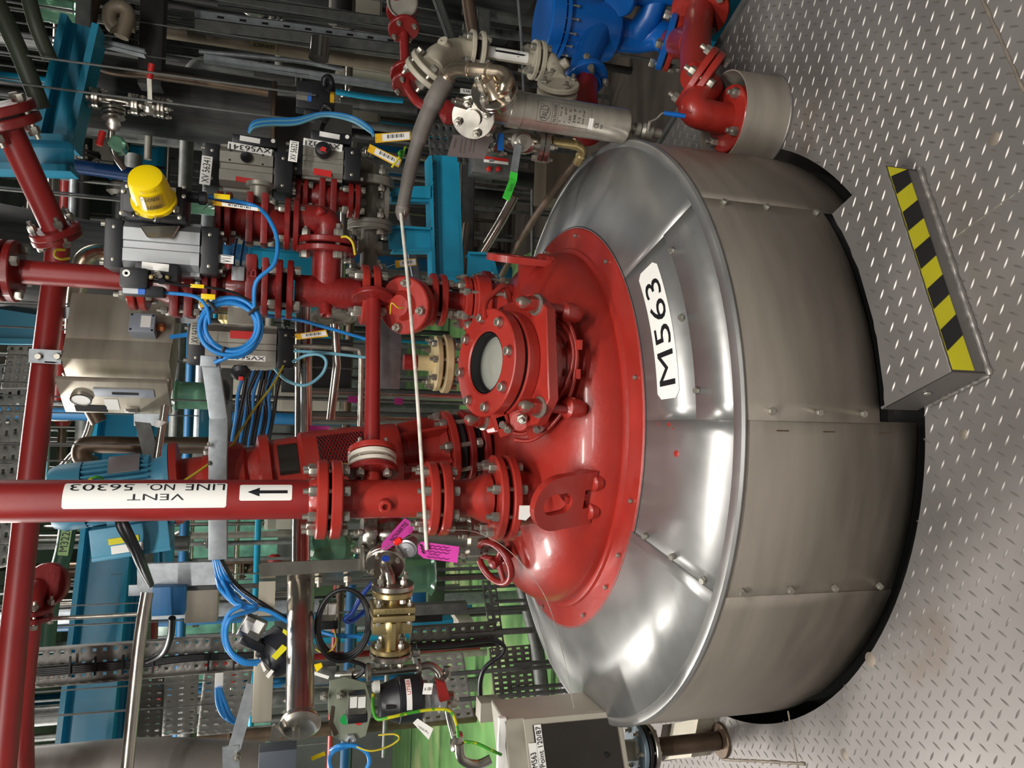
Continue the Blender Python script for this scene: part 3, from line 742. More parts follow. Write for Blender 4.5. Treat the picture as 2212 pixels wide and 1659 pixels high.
bolts(ag, AX(976), aD, .112, 8, .016, .085, 'stud', .2)
def ap(x, r): return ((AX(x) - AX(945)).length, r)
lathe(ag, 'stool', RED, AX(945), aD, [ap(945, .10), ap(930, .078), ap(890, .072), ap(845, .074), ap(838, .105), ap(822, .108), ap(800, .108), ap(700, .112), ap(625, .112), ap(618, .10), ap(560, .098), ap(555, .118), ap(535, .118), ap(528, .085), ap(505, .082)], 36)
for k in range(6):
    t = 2 * PI * (k + .3) / 6; d = uA * math.cos(t) + wA * math.sin(t); e = aD.cross(d)
    prism(ag, 'stool_rib', RED, [AX(946) + d * .06 - e * .006, AX(946) + d * .118 - e * .006, AX(846) + d * .104 - e * .006, AX(846) + d * .06 - e * .006], e * .012)
# mesh guard: lattice of strands over a dark opening
bm = bmesh.new(); Lg = (AX(657) - AX(757)).length; og = AX(757)
def gp(s, t): a = math.radians(-38 + 70 * t); return og + aD * (Lg * s) + (uA * math.cos(a) + wA * math.sin(a)) * .1145
for i in range(-12, 17):
    for sg_ in (1, -1):
        pts = []
        for k in range(13):
            s = i / 14 + sg_ * k / 12 * .45; t = k / 12
            if 0 <= s <= 1: pts.append(gp(s, t))
        if len(pts) > 1: b_tube(bm, pts, .0017, 4)
gd = fin(bm, 'mesh_guard', REDD, ag, 60)
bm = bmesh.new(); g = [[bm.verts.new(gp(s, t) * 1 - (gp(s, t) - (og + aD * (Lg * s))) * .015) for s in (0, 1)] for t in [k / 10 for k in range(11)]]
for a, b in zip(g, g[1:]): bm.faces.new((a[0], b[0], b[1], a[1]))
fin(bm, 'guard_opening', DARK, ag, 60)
bm = bmesh.new()
g = [[bm.verts.new(AX(x) + (uA * math.cos(a) + wA * math.sin(a)) * .1035) for x in (613, 572)] for a in [math.radians(-30 + 58 * k / 8) for k in range(9)]]
for a, b in zip(g, g[1:]): bm.faces.new((a[0], b[0], b[1], a[1]))
fin(bm, 'inspection_window', DGLS, ag, 60)
def ap2(x, r): return ((AX(x) - AX(508)).length, r)
lathe(ag, 'bearing_housing', RED, AX(508), aD, [ap2(508, .082), ap2(500, .10), ap2(480, .108), ap2(455, .108), ap2(432, .118), ap2(425, .09), ap2(415, .072), ap2(372, .072), ap2(366, .125), ap2(352, .128), ap2(350, .12)], 36)
for k in range(6):
    t = 2 * PI * (k + .5) / 6; d = uA * math.cos(t) + wA * math.sin(t); inst(hexmesh('head', .012), 'housing_bolt', ag, AX(432) + d * .104, aD)
mo = T('electric_motor', 'light blue finned electric motor above the agitator', 'motor', AX(350))
def ap3(x, r): return ((AX(x) - AX(350)).length, r)
lathe(mo, 'motor_body', MOTB, AX(350), aD, [ap3(350, .125), ap3(340, .125), ap3(338, .088), ap3(300, .080), ap3(180, .080)], 36)
lathe(mo, 'fan_cowl', MOTB, AX(178), aD, [(0, .098), (.06, .098), (.085, .088), (.095, .06), (.095, 0)], 36)
for k in range(30):
    t = 2 * PI * k / 30; d = uA * math.cos(t) + wA * math.sin(t); e = aD.cross(d)
    if -.3 < math.sin(t) < .3 and 0: continue
    obox(mo, 'cooling_fin', MOTB, AX(245) + d * .087, aD * ((AX(180) - AX(310)).length / 2), d * .010, e * .0028, .001)
dpl = (uA * math.cos(.5) + wA * math.sin(.5)) if (uA * math.cos(.5) + wA * math.sin(.5)).x > 0 else (uA * math.cos(-.5) + wA * math.sin(-.5)); e = aD.cross(dpl)
obox(mo, 'rating_plate', ALU, AX(263) + dpl * .1005, aD * .042, dpl * .0015, e * .038, .001)
lw = -XR - aD * aD.dot(-XR); lw.normalize(); fw = aD.cross(lw)
obox(mo, 'terminal_box', MOTB, AX(262) + lw * .135, aD * .105, lw * .042, fw * .085, .006)
obox(mo, 'terminal_lid', MOTB, AX(262) + lw * .181, aD * .105, lw * .006, fw * .085, .003)
obox(mo, 'terminal_neck', MOTB, AX(262) + lw * .085, aD * .06, lw * .02, fw * .06)
ff = fw if fw.y < 0 else -fw
for s in (-1, 1):
    for s2 in (-1, 1): inst(hexmesh('cap', .006), 'lid_screw', mo, AX(262) + lw * .172 + aD * .096 * s + ff * .076 * s2, lw)
obox(mo, 'warning_label', TAPEY, AX(250) + lw * .135 + ff * .0865, aD * .04, lw * .009, ff * .0008)
obox(mo, 'maker_label', WHT, AX(255) + lw * .160 + ff * .0865, aD * .042, lw * .012, ff * .0008)
for s in (0, 1):
    cb = tube(None, 'motor_cable', CABK, [AX(275 - 22 * s) + lw * .06 + ff * .10, (258 + 10 * s, 1128, 2.38), (285 + 8 * s, 1180, 2.40), (305 + 6 * s, 1225, 2.48), (325, 1262, 2.7)], .0115, 12, sm=True)
    tag(cb, ('thick black cable hanging in front of the blue motor box', 'second black cable beside it looping down from the motor box')[s], 'cable', 'black motor cables')
eyeb = tube(mo, 'earth_lead', CABY, [AX(225) + uA * .116, AX(215) + uA * .135, AX(200) + uA * .118], .004, 8, sm=True)
# ------------------------------------------------------------------ handwheel valve and flanges left of the vent
hw = T('handwheel_valve', 'red handwheel of a small valve low behind the vent nozzle', 'valve', W(1075, 1215, 2.42))
hc = W(1068, 1215, 2.40); hn = V((-.35, -.45, .82)).normalized(); hu, hv_, _ = frame(hn)
tube(hw, 'rim', REDD, [hc + (hu * math.cos(t) + hv_ * math.sin(t)) * .074 for t in [2 * PI * k / 32 for k in range(32)]], .0115, 10, closed=True)
for k in range(3):
    t = 2 * PI * k / 3 + .4; tube(hw, 'spoke', REDD, [hc - hn * .015, hc + (hu * math.cos(t) + hv_ * math.sin(t)) * .07], [.012, .008], 8)
lathe(hw, 'hub', REDD, hc, hn, [(-.03, .016), (.012, .018), (.016, .012)], 14)
lathe(hw, 'stem', REDD, hc - hn * .2, hn, [(0, .045), (.06, .045), (.07, .024), (.17, .02)], 18)
sv = T('steel_angle_valve', 'dull steel flanged valve hanging behind the vent spool with a pink tag', 'valve', W(1040, 1172, 2.5))
S0 = W(780, 1165, 2.5); S1 = W(1045, 1160, 2.5)
plathe(sv, 'valve_body', STEEL, (780, 1150, 2.52), (1045, 1162, 2.52), [(0, 42), (.04, 48), (.1, 48), (.11, 30), (.2, 40), (.26, 41), (.33, 30), (.5, 30), (.75, 36), (.83, 38), (.84, 58), (.93, 58), (.94, 52), (1, 52)], 32)
bolts(sv, W(1015, 1161, 2.52), ZU, .085, 8, .011, .06, 'stud', .3); bolts(sv, W(790, 1151, 2.52), ZU, .064, 6, .011, .03, 'stud', .2)
nk = V((-.35, -.85, .38)).normalized()
lathe(sv, 'gauge_port', ALU, W(880, 1184, 2.40), nk, [(-.03, .03), (0, .032), (.004, .032), (.006, .026), (.010, .025), (.012, .008), (.006, .006)], 24)
tube(ves, 'steel_nozzle', STEEL, [W(1045, 1162, 2.52), W(1045, 1162, 2.52) - V((0, 0, .12))], .06, 20)
# ------------------------------------------------------------------ grey hose with a thin white rod and pink tags
hs = T('grey_hose', 'grey rubber hose sloping down from the bronze elbow, white rod wired to its end', 'hose', (868, 462, 2.36))
HP = [(962, 178, 2.33), (945, 205, 2.33), (925, 245, 2.34), (908, 290, 2.35), (893, 340, 2.36), (880, 395, 2.36), (868, 458, 2.36)]
tube(hs, 'hose_body', HOSE, HP, [.030] * 12 + [.026] * 12 + [.021] * 12 + [.0195] * 7, 18, sm=True)
lathe(hs, 'end_plug', HOSE, W(870, 446, 2.36), W(866, 480, 2.37) - W(870, 446, 2.36), [(0, .0215), (.02, .0215), (.04, .012), (.05, 0)], 16)
tube(hs, 'wire_ring', ZINC, [W(866, 458, 2.36) + (V((math.cos(t), math.sin(t) * .7, math.sin(t) * .35))) * .026 for t in [2 * PI * k / 20 for k in range(20)]], .0012, 6, closed=True)
wr = tag(tube(None, 'white_rod', mat('white_rod_paint', (205, 200, 188), .5, 0, .1, 40, .12, 30), [(866, 462, 2.34), (884, 640, 2.22), (903, 880, 2.09), (922, 1188, 1.98)], .0052, 10, sm=True), 'thin long white rod hanging slantwise across the red pipes', 'rod')
pt = T('pink_tag', 'pink handwritten card tag at the lower end of the white rod', 'tag', (920, 1190, 1.985))
prism(pt, 'card', MAG, [(903, 1178, 1.99), (910, 1170, 1.985), (992, 1181, 1.985), (988, 1216, 1.985), (915, 1206, 1.985), (903, 1196, 1.99)], (0, .0008, 0))
for i in range(5):
    x0 = 922 + (i % 2) * 3; y0 = 1178 + i * 6.2
    tube(pt, 'handwriting', INK, [W(x0 + 6 * k, y0 + k * .7 + (1.3 if k % 2 else -1.3), 1.9835) for k in range(9 if i != 3 else 5)], .0007, 4)
for i in range(3): bar(pt, 'printed_stripe', INK, (907 + i * 2, 1176 + i * 7, 1.9835), (913 + i * 2, 1182 + i * 7, 1.9835), 3.0, .0004)
p2_ = T('pink_card_strip', 'long pink NOVARTIS card strip wired behind the red spool', 'tag', (855, 1160, 2.30))
prism(p2_, 'card', MAG, [(822, 1188, 2.30), (826, 1172, 2.30), (874, 1119, 2.30), (898, 1133, 2.30), (890, 1150, 2.30), (836, 1188, 2.30)], (0, .001, 0))
ru = (W(880, 1128, 2.3) - W(838, 1175, 2.3)); ptext(p2_, 'print', 'NOVARTIS', INK, (861, 1149, 2.298), ru, V((-ru.z, 0, ru.x)), ru.length * .8, .014, -YF)
cw = tag(tube(None, 'seal_wire', ZINC, [(905, 1152, 2.28), (870, 1165, 2.25), (838, 1180, 2.25), (815, 1195, 2.28)], .0012, 5, sm=True), 'short steel seal wire through the pink card strip', 'wire')
cw2 = tag(tube(None, 'steel_wire', ZINC, [(965, 1145, 2.1), (1030, 1150, 2.08), (1100, 1190, 2.05), (1160, 1260, 2.02), (1190, 1320, 2.0), (1218, 1420, 1.98), (1240, 1530, 1.95)], .0010, 5, sm=True), 'fine steel wire stretched from the vent flange over the shoulder', 'wire')
lathe(p2_, 'red_bead', mat('clear_red_plastic', (220, 40, 30), .2, 0, 0, 60, .1, 20), W(852, 1175, 2.25), W(862, 1168, 2.25) - W(852, 1175, 2.25), [(0, .006), (.004, .010), (.022, .010), (.026, .005)], 10)
# ------------------------------------------------------------------ pneumatic actuators and their boxes
def actuator(name, label, x0, y0, x1, y1, Y, d, capl, capr, body, tilt=-.0):
    """ribbed cylinder block lying along the riser with black end caps"""
    t = T(name, label, 'actuator', W((x0 + x1) / 2, (y0 + y1) / 2, Y + d / 2))
    c, hx, hz = rect(x0, y0, x1, y1, Y)
    C0 = c + V((0, d / 2, 0))
    # body section in X/Y with grooves, swept along Z
    sec = [(-1, -.62), (-.86, -.62), (-.86, -.78), (-.62, -1), (-.16, -1), (-.12, -.93), (.12, -.93), (.16, -1), (.62, -1), (.86, -.78), (.86, -.62), (1, -.62), (1, .62), (.62, 1), (-.62, 1), (-1, .62)]
    bm = bmesh.new(); b_prism(bm, [C0 + V((u * hx, v * d / 2, -hz)) for u, v in sec], V((0, 0, 2 * hz)))
    fin(bm, 'cylinder_body', body, t, 20)
    for s, L in ((1, capl), (-1, capr)):
        if L:
            h = abs(W(x0, (y0 + y1) / 2, Y).z - W(x0 - L, (y0 + y1) / 2, Y).z) / 2
            cc = C0 + V((0, 0, s * (hz + h)))
            e = obox(t, 'end_cap', BLK, cc, (hx * .92, 0, 0), (0, d * .46, 0), (0, 0, h), min(hx, h) * .35)
            for a in (-1, 1):
                for b in (-1, 1): inst(hexmesh('cap', .007), 'cap_screw', t, cc + V((a * hx * .72, b * d * .34, s * h)), ZU * s)
                inst(hexmesh('screw', .006), 'cap_screw', t, cc + V((a * hx * .6, -d * .46, 0)), -YF)
    return t, C0, hx, hz
aA, CA, hxA, hzA = actuator('pneumatic_actuator', 'bright aluminium actuator carrying the black box with the yellow beacon', 266, 474, 432, 590, 2.42, .15, 43, 45, ALU)
# bracket and switch box with beacon
br = prism(aA, 'mount_bracket', STEEL, [(300, 486, 2.41), (390, 486, 2.41), (372, 515, 2.40), (318, 513, 2.40)], (0, .05, 0), .003)
sb = T('position_switch_box', 'black switch box with a yellow CLOSED beacon on the aluminium actuator', 'switch box', W(330, 470, 2.40))
pbox(sb, 'housing', BLK, 258, 396, 405, 474, 2.36, .10, .012)
pbox(sb, 'lid', BLK, 264, 402, 398, 462, 2.335, .03, .010)
for x, y in ((275, 368 + 34), (397, 378 + 26), (266, 413), (262, 460), (325, 467), (388, 470), (397, 424)):
    lathe(sb, 'lid_screw', ZINC, W(x, y, 2.334), -YF, [(0, .006), (.003, .006), (.004, .004)], 10)
nb_ = V((.42, -.80, .10)).normalized(); b0 = W(334, 436, 2.335)
bc = lathe(sb, 'beacon', YEL, b0, nb_, [(0, .060), (.012, .060), (.014, .054), (.045, .052), (.085, .048), (.10, .043), (.104, .03), (.104, 0)], 32)
u_, w_, _ = frame(nb_)
cl_ = (-ZU * .0 - XR); tU = (ZU - nb_ * nb_.dot(ZU)).normalized(); tR = nb_.cross(tU)
# clear window strip with lettering on the beacon side facing the viewer
def on_b(a, h, r=.0525): f = (-YF - nb_ * nb_.dot(-YF)).normalized(); s = nb_.cross(f); return b0 + nb_ * h + (f * math.cos(a) + s * math.sin(a)) * r
bm = bmesh.new(); g = [[bm.verts.new(on_b(-.55 + 1.1 * k / 8, h, .0545 if h < .04 else .0515)) for h in (.030, .078)] for k in range(9)]
for a, b in zip(g, g[1:]): bm.faces.new((a[0], b[0], b[1], a[1]))
wn = fin(bm, 'clear_window', mat('amber_window', (168, 140, 60), .12, 0, 0, 60, .05, 8, coat=.6), bc, 60)
sgn = -1 if (on_b(.3, .05) - on_b(0, .05)).z > 0 else 1
for h0 in (.034, .062):
    text(wn, 'window_lettering', 'CLOSED', INK, lambda a, b, h0=h0: on_b(sgn * (-.42 + .84 * a), h0 + .012 * b, .0555 - (h0 - .034) * .08))
text(bc, 'moulded_mark', 'BEACON', mat('yellow_mark', (214, 182, 10), .4), lambda a, b: on_b(-sgn * (-.45 + .9 * a), .098 - .010 * b, .0478))
for k in range(3):
    t = -.9 + k * .9; lathe(sb, 'beacon_foot', POL, on_b(t, .004, .068), nb_, [(0, .010), (.008, .010), (.010, .006)], 10)
pbox(sb, 'rating_label', WHT, 350, 378 + 26, 380, 396 + 22, 2.3335, .001)
lathe(sb, 'cable_gland', BLK, W(405, 425, 2.40), -ZU, [(0, .016), (.03, .016), (.032, .020), (.05, .020), (.055, .012)], 12)
# valve terminal under the actuator
sA = T('solenoid_block', 'black solenoid block with white label below the aluminium actuator', 'solenoid', W(320, 605, 2.40))
pbox(sA, 'coil_block', BLK, 290, 566, 386, 606, 2.38, .08, .008); pbox(sA, 'valve_block', BLK, 257, 577, 320, 622, 2.36, .09, .010)
pbox(sA, 'lower_block', BLK, 262, 616, 354, 638, 2.375, .06, .006)
pbox(sA, 'label', WHT, 306, 568, 365, 584, 2.379, .001, 0, .04); pbox(sA, 'rating_plate', ALU, 265, 620, 300, 634, 2.374, .001); pbox(sA, 'blue_label', mat('blue_print', (50, 110, 200), .5), 298, 621, 313, 636, 2.3738, .001)
lathe(sA, 'round_port', WHT, W(273, 590, 2.36), -YF, [(0, .010), (.003, .010), (.003, .005), (0, .004)], 16)
for x, y in ((327, 599), (361, 600)): lathe(sA, 'brass_port', BRASS, W(x, y, 2.378), -YF, [(0, .007), (.01, .007), (.012, .004)], 10)
for i, (x, y) in enumerate(((336, 592), (340, 598), (346, 608))): lathe(sA, 'elbow_fitting', POL if i < 2 else BLK, W(x, y, 2.37), V((0, -1, -.5)), [(0, .008), (.018, .008), (.024, .006)], 10)
def tagplate(name, label, s, cx_, cy_, Y, w, h, mt=WHT, grp=None, tilt=.05):
    t = T(name, label, 'tag plate', W(cx_, cy_, Y), grp)
    ru = V((math.cos(tilt), 0, -math.sin(tilt))); rv = V((math.sin(tilt), 0, math.cos(tilt)))
    k = pm(W(cx_, cy_, Y)); obox(t, 'plate', mt, W(cx_, cy_, Y), ru * h * k / 2, (0, .0012, 0), rv * w * k / 2, .001)
    ptext(t, 'plate_lettering', s, INK, W(cx_, cy_, Y) - YF * .0015, ru, rv, h * k * .86, w * k * .66, -YF)
    return t
tagplate('valve_tag_plate', 'white tag plate engraved XV 56341 beside the middle actuator', 'XV 56341', 445, 368, 2.63, 22, 62, tilt=.06)
tagplate('valve_tag_plate', 'white tag plate engraved XV 56321 by the knobbed actuator', 'XV 56321', 634, 327, 2.63, 19, 45, tilt=.06)
tagplate('valve_tag_plate', 'grey tag plate engraved XV 56331 by the blue cable coil', 'XV 56331', 422, 720, 2.62, 22, 49, ALUD, tilt=.05)
tagplate('valve_tag_plate', 'small white tag V11 below the aluminium actuator', 'V11', 489, 560, 2.44, 30, 18, tilt=.03)
# two actuators to the right
aB, CB, hxB, hzB = actuator('pneumatic_actuator', 'weathered actuator marked XV56341 with a black position knob', 474, 312, 590, 412, 2.66, .14, 34, 46, ALUD)
pbox(aB, 'number_strip', WHT, 492, 314, 588, 329, 2.6595, .001, 0, .07)
ptext(aB, 'strip_lettering', 'XV56341', INK, W(541, 321, 2.6585), ZU + XR * .07 * 0, -XR, .13, .017, -YF)
lathe(aB, 'position_knob', BLK, W(532, 340, 2.655), V((.15, -1, .1)), [(0, .018), (.006, .018), (.016, .010), (.022, .006), (.022, 0)], 20)
for x, y in ((498, 325), (496, 345), (568, 335), (567, 355)): lathe(aB, 'port', DARK, W(x, y, 2.6585), -YF, [(0, .003), (.001, .003)], 8)
pbox(aB, 'red_label', RINK, 509, 384, 556, 395, 2.6585, .001, 0, .06); pbox(aB, 'red_label', RINK, 514, 385, 550, 391, 2.658, .001, 0, .06)
aC, CCx, hxC, hzC = actuator('pneumatic_actuator', 'smaller weathered actuator marked XV56321 with a black capped knob', 654, 305, 742, 386, 2.70, .13, 30, 40, ALUD)
pbox(aC, 'number_strip', WHT, 655, 305, 740, 321, 2.6995, .001, 0, .06)
ptext(aC, 'strip_lettering', 'XV56321', INK, W(697, 313, 2.6985), ZU, -XR, .115, .017, -YF)
kn = lathe(aC, 'position_knob', BLK, W(699, 328, 2.69), V((.15, -1, .12)), [(0, .027), (.022, .027), (.03, .023), (.033, .012), (.034, 0)], 24)
kc = W(697, 326, 2.652); pprism(aC, 'red_mark', RINK, [(692, 320), (697, 316), (706, 320), (703, 324), (706, 330), (701, 327), (692, 326)], 2.652, .001)
pbox(aC, 'red_label', RINK, 677, 366, 716, 380, 2.6985, .001, 0, .05)
for t_, x0, y0, x1, y1, Y in ((aB, 500, 293, 600, 315, 2.68), (aC, 672, 284, 760, 308, 2.72)):
    pbox(t_, 'solenoid_valve', BLK, x0, y0, x1, y1, Y, .07, .008); pbox(t_, 'solenoid_label', WHT, x0 + 18, y0 + 3, x0 + 62, y0 + 14, Y - .001, .001, 0, .06)
    lathe(t_, 'round_port', WHT, W(x1 - 10, y0 + 12, Y), -YF, [(0, .007), (.003, .007), (.003, .004)], 12)
# valves below them
for nm, lab, yc, xs, Y, R in (('ball_valve', 'red ball valve under the weathered XV56341 actuator', 475, (470, 645), 2.62, .085), ('ball_valve', 'small red ball valve under the XV56321 actuator', 425, (640, 775), 2.78, .062)):
    v = T(nm, lab, 'valve', W(xs[1], yc, Y)); A, B = W(xs[1], yc, Y), W(xs[0], yc - 4, Y); L = (B - A).length
    A = V((B.x, B.y, A.z)); 
    lathe(v, 'valve_body', REDD, A, ZU, [(0, R * .45), (L * .2, R * .5), (L * .35, R * .75), (L * .7, R * .75), (L * .82, R * .5), (L, R * .45)], 26)
    for f in (.03, .14, .86, .97): disc(v, 'flange', REDD, A + ZU * L * f, ZU, R, .018)
    for f in (.085, .915): bolts(v, A + ZU * L * f, ZU, R * .78, 4, .0125, L * .11 + .018, 'stud', .4)
    for f in (.42, .6): obox(v, 'body_lug', REDD, A + ZU * L * f + V((0, -.02, 0)), (R * .95, 0, 0), (0, R * .6, 0), (0, 0, .011), .005)
    lathe(v, 'stem_mount', ALUD, A + ZU * L * .5 + V((R * .6, 0, 0)), XR, [(0, R * .35), (.06, R * .35), (.062, R * .5), (.075, R * .5)], 16)
# grey cast pipe run with tee, elbow and flanges
gr = T('grey_pipe_run', 'grey cast flanged tees in a level run behind the riser', 'pipe', W(800, 520, 2.86))
GY = 2.86; g0, g1 = W(800, 600, GY), W(800, 352, GY); gz = W(800, 470, GY).z
def GP(y): return V((W(800, y, GY).x, GY, gz))
tube(gr, 'run_pipe', GREYP, [GP(596), GP(375)], .032, 24)
for y in (590, 494, 484, 400, 392): disc(gr, 'flange', GREYP, GP(y), XR, .082, .018)
for y in (489, 396): bolts(gr, GP(y), XR, .066, 4, .013, .045, 'stud', .3)
bolts(gr, GP(590), XR, .066, 4, .013, .02, 'stud', .3)
for y, xl in ((442, 772), (536, 772)):
    c = GP(y); tube(gr, 'tee_branch', GREYP, [c, c + ZU * (W(xl, y, GY).z - gz)], .026, 18); tube(gr, 'tee_branch', GREYP, [c, c - ZU * .045], .028, 18)
disc(gr, 'flange', GREYP, V((GP(442).x, GY, W(768, 440, GY).z)), ZU, .074, .02); disc(gr, 'flange', GREYP, V((GP(442).x, GY, W(832, 440, GY).z)), ZU, .074, .018)
tube(gr, 'bend', GREYP, [GP(392), GP(360), V((GP(360).x, GY, W(770, 360, GY).z)), V((GP(355).x, GY, W(755, 352, GY).z))], .030, 18, .05)
ptext(gr, 'cast_mark', '1771', GREYP, GP(515) + V((0, -.0325, 0)), XR, ZU, .05, .02, -YF)
rg = T('grey_valve_cover', 'round grey valve cover hanging below the red tee', 'valve', W(722, 690, 2.72))
lathe(rg, 'cover', GREYP, W(722, 676, 2.74), V((-.9, -.35, -.1)), [(-.04, .055), (0, .062), (.004, .078), (.02, .078), (.022, .06), (.026, .058)], 32)
bolts(rg, W(722, 684, 2.72), V((-.9, -.35, -.1)), .066, 6, .009, 0, 'head', .2)
tube(rg, 'stem', STEEL, [(722, 700, 2.74), (728, 790, 2.74)], .014, 14)
rod(rg, 'steel_tube', STEEL, (728, 788, 2.74), (714, 905, 2.78), 9)
# ------------------------------------------------------------------ third actuator behind the cable coil
aD_, CD, hxD, hzD = actuator('pneumatic_actuator', 'flat aluminium actuator marked XV56331 behind the blue cable coil', 444, 700, 598, 796, 2.74, .16, 40, 42, ALUD)
pbox(aD_, 'number_strip', WHT, 478, 767, 574, 779, 2.7385, .001, 0, .01); ptext(aD_, 'strip_lettering', 'XV56331', INK, W(530, 773, 2.7375), ZU, -XR, .125, .013, -YF)
pbox(aD_, 'red_label', RINK, 497, 715, 548, 732, 2.7385, .001)
lathe(aD_, 'stop_screw', BRASS, W(537, 757, 2.738), -YF, [(0, .011), (.004, .011), (.006, .007), (.014, .006)], 12)
rk = T('red_indicator_knob', 'black valve knob with a red pointer under the flat actuator', 'knob', W(520, 800, 2.78))
lathe(rk, 'knob', BLK, W(520, 795, 2.80), V((-.6, -.8, 0)), [(0, .032), (.03, .032), (.04, .02)], 20); pbox(rk, 'pointer', RINK, 514, 787, 525, 806, 2.765, .01, .002); pbox(rk, 'pointer', RINK, 515, 813, 526, 822, 2.765, .01, .002)
# ------------------------------------------------------------------ stainless control cabinet
cb_ = T('control_cabinet', 'stainless control cabinet with a gauge and display on its door', 'cabinet', W(250, 840, 3.05))
M_ = Matrix.Rotation(-.50, 3, 'Z')
cen, hx, hz = rect(135, 672, 368, 806, 2.98)
ux, uy = M_ @ XR, M_ @ YF; 
side = lambda u, v, z: cen + ux * u + uy * v + ZU * z
W1, D1 = .20, .17
bx0 = W(250, 775, 2.92)          # front edge between the plain side and the door
fu = V((.93, .36, 0)).normalized(); fdv = V((-.36, .93, 0)).normalized()
zt, zb = W(133, 780, 2.92).z, W(370, 780, 2.92).z; zc = (zt + zb) / 2; hh = (zt - zb) / 2
e0 = V((bx0.x, bx0.y, zc))
SW = .245; DW = .13
obox(cb_, 'cabinet_body', ENCL, e0 + fu * SW / 2 + fdv * DW / 2, fu * SW / 2, fdv * DW / 2, ZU * hh, .006)
dn = -fu * .55 - V((0, .83, 0)) * .0
dr_u = V((-.55, -.05, 0)).normalized()
dq = [e0 + fdv * -.004, e0 + fdv * .002]
# door on the left face, standing slightly proud
dl = V((-.62, .78, 0)).normalized(); dno = V((-.78, -.62, 0)).normalized(); DWd = .165
obox(cb_, 'cabinet_back', ENCL, e0 + dl * DWd / 2 + fu * .07 - dno * .0, dl * DWd / 2, dno * .09, ZU * hh * .985, .003)
door = obox(cb_, 'door', ENCL, e0 + dl * DWd / 2 + dno * .098, dl * (DWd / 2 + .008), dno * .010, ZU * hh, .004)
def dp(s, z, o=.109): return e0 + dl * DWd * s + dno * o + ZU * (hh * z)
lathe(door, 'gauge', POL, dp(.5, .62), dno, [(0, .034), (.012, .034), (.014, .030), (.008, .028)], 28); lathe(door, 'gauge_face', WHT, dp(.5, .62, .1165), dno, [(0, .0285), (.003, .0285)], 24)
obox(door, 'display_panel', JBOX, dp(.3, -.18), dl * .022, dno * .003, ZU * hh * .55, .002); obox(door, 'display', DARK, dp(.3, -.2, .1125), dl * .006, dno * .001, ZU * hh * .24)
obox(door, 'paper_label', WHT, dp(.72, .10), dl * .03, dno * .001, ZU * .022); obox(door, 'nameplate', DARK, dp(.88, .5), dl * .018, dno * .001, ZU * .05); obox(door, 'latch', POL, dp(.88, -.25), dl * .010, dno * .006, ZU * .022, .002)
jb = T('junction_box', 'small grey junction box screwed to the side of the stainless cabinet', 'junction box', e0 + fu * .11)
jc = e0 + fu * .115 - fdv * .03 + ZU * (W(305, 728, 2.9).z - zc)
jo = obox(jb, 'box', JBOX, jc, fu * .036, fdv * .032, ZU * .042, .006); obox(jb, 'label', WHT, jc - fdv * .0325 + fu * .004 - ZU * .012, fu * .022, fdv * .0005, ZU * .016)
for a in (-1, 1):
    for b in (-1, 1): lathe(jb, 'lid_screw', DARK, jc - fdv * .032 + fu * .028 * a + ZU * .034 * b, -fdv, [(0, .004), (.001, .004)], 8)
lathe(jb, 'copper_gland', mat('copper', (160, 96, 60), .35, .8), jc - ZU * .042, -ZU, [(0, .013), (.012, .013), (.014, .017), (.024, .017), (.03, .010)], 8)
bp = T('mounting_plate', 'galvanised strip and angle bracket carrying the cabinet', 'bracket', W(260, 678, 3.0))
bar(bp, 'strip', GALV, (128, 675, 3.02), (432, 688, 3.02), 24, .012); bar(bp, 'angle', GALV, (62, 768, 2.9), (132, 772, 2.9), 30, .008); bar(bp, 'angle_leg', GALV, (66, 780, 2.9), (132, 784, 2.9), 3, .05)
for x in (84, 125): inst(hexmesh('head', .012), 'bracket_bolt', bp, W(x, 770, 2.9), -YF)
bcb = tag(bar(None, 'blue_flat_cable', CABB, (366, 728, 2.88), (412, 722, 2.75), 9, .006), 'short flat blue cable leaving the grey junction box', 'cable')
# ------------------------------------------------------------------ blue cable coil and the galvanised trunking
co = T('blue_cable_coil', 'coil of bright blue cable tied with black straps', 'cable', W(500, 705, 2.45))
cc_ = W(499, 706, 2.44)
for i, (rx, rz, ox, oz, dy) in enumerate(((.088, .088, 0, 0, 0), (.081, .078, .006, -.003, -.012), (.078, .083, -.008, .004, -.016), (.071, .071, .002, .0, -.006), (.086, .080, -.004, -.004, .012))):
    tube(co, 'cable_loop', CABB, [cc_ + V((ox + rx * math.cos(t), dy + .010 * math.sin(t + i), oz + rz * math.sin(t))) for t in [2 * PI * k / 40 for k in range(40)]], .0066, 10, closed=True)
tube(co, 'cable_tail', CABB, [cc_ + V((-.03, -.008, -.08)), cc_ + V((-.075, -.012, -.035)), W(490, 772, 2.42), W(464, 783, 2.43)], .0066, 10, sm=True)
tube(co, 'cable_lead', CABB, [cc_ + V((.055, -.01, -.065)), W(553, 610, 2.40), W(592, 570, 2.40), W(599, 520, 2.42), W(585, 480, 2.45), W(562, 452, 2.5), W(525, 438, 2.52), W(440, 424, 2.46)], .0066, 10, sm=True)
tube(co, 'cable_lead', CABB, [W(452, 700, 2.43), W(446, 664, 2.41), W(420, 640, 2.40), W(350, 632, 2.40)], .0055, 10, sm=True)
for t in (.75, 2.9, 5.4):
    p_ = cc_ + V((.081 * math.cos(t), -.004, .081 * math.sin(t))); d_ = V((math.cos(t), 0, math.sin(t)))
    obox(co, 'strap', BLK, p_, d_ * .019, (0, .024, 0), V((-math.sin(t), 0, math.cos(t))) * .005, .003)
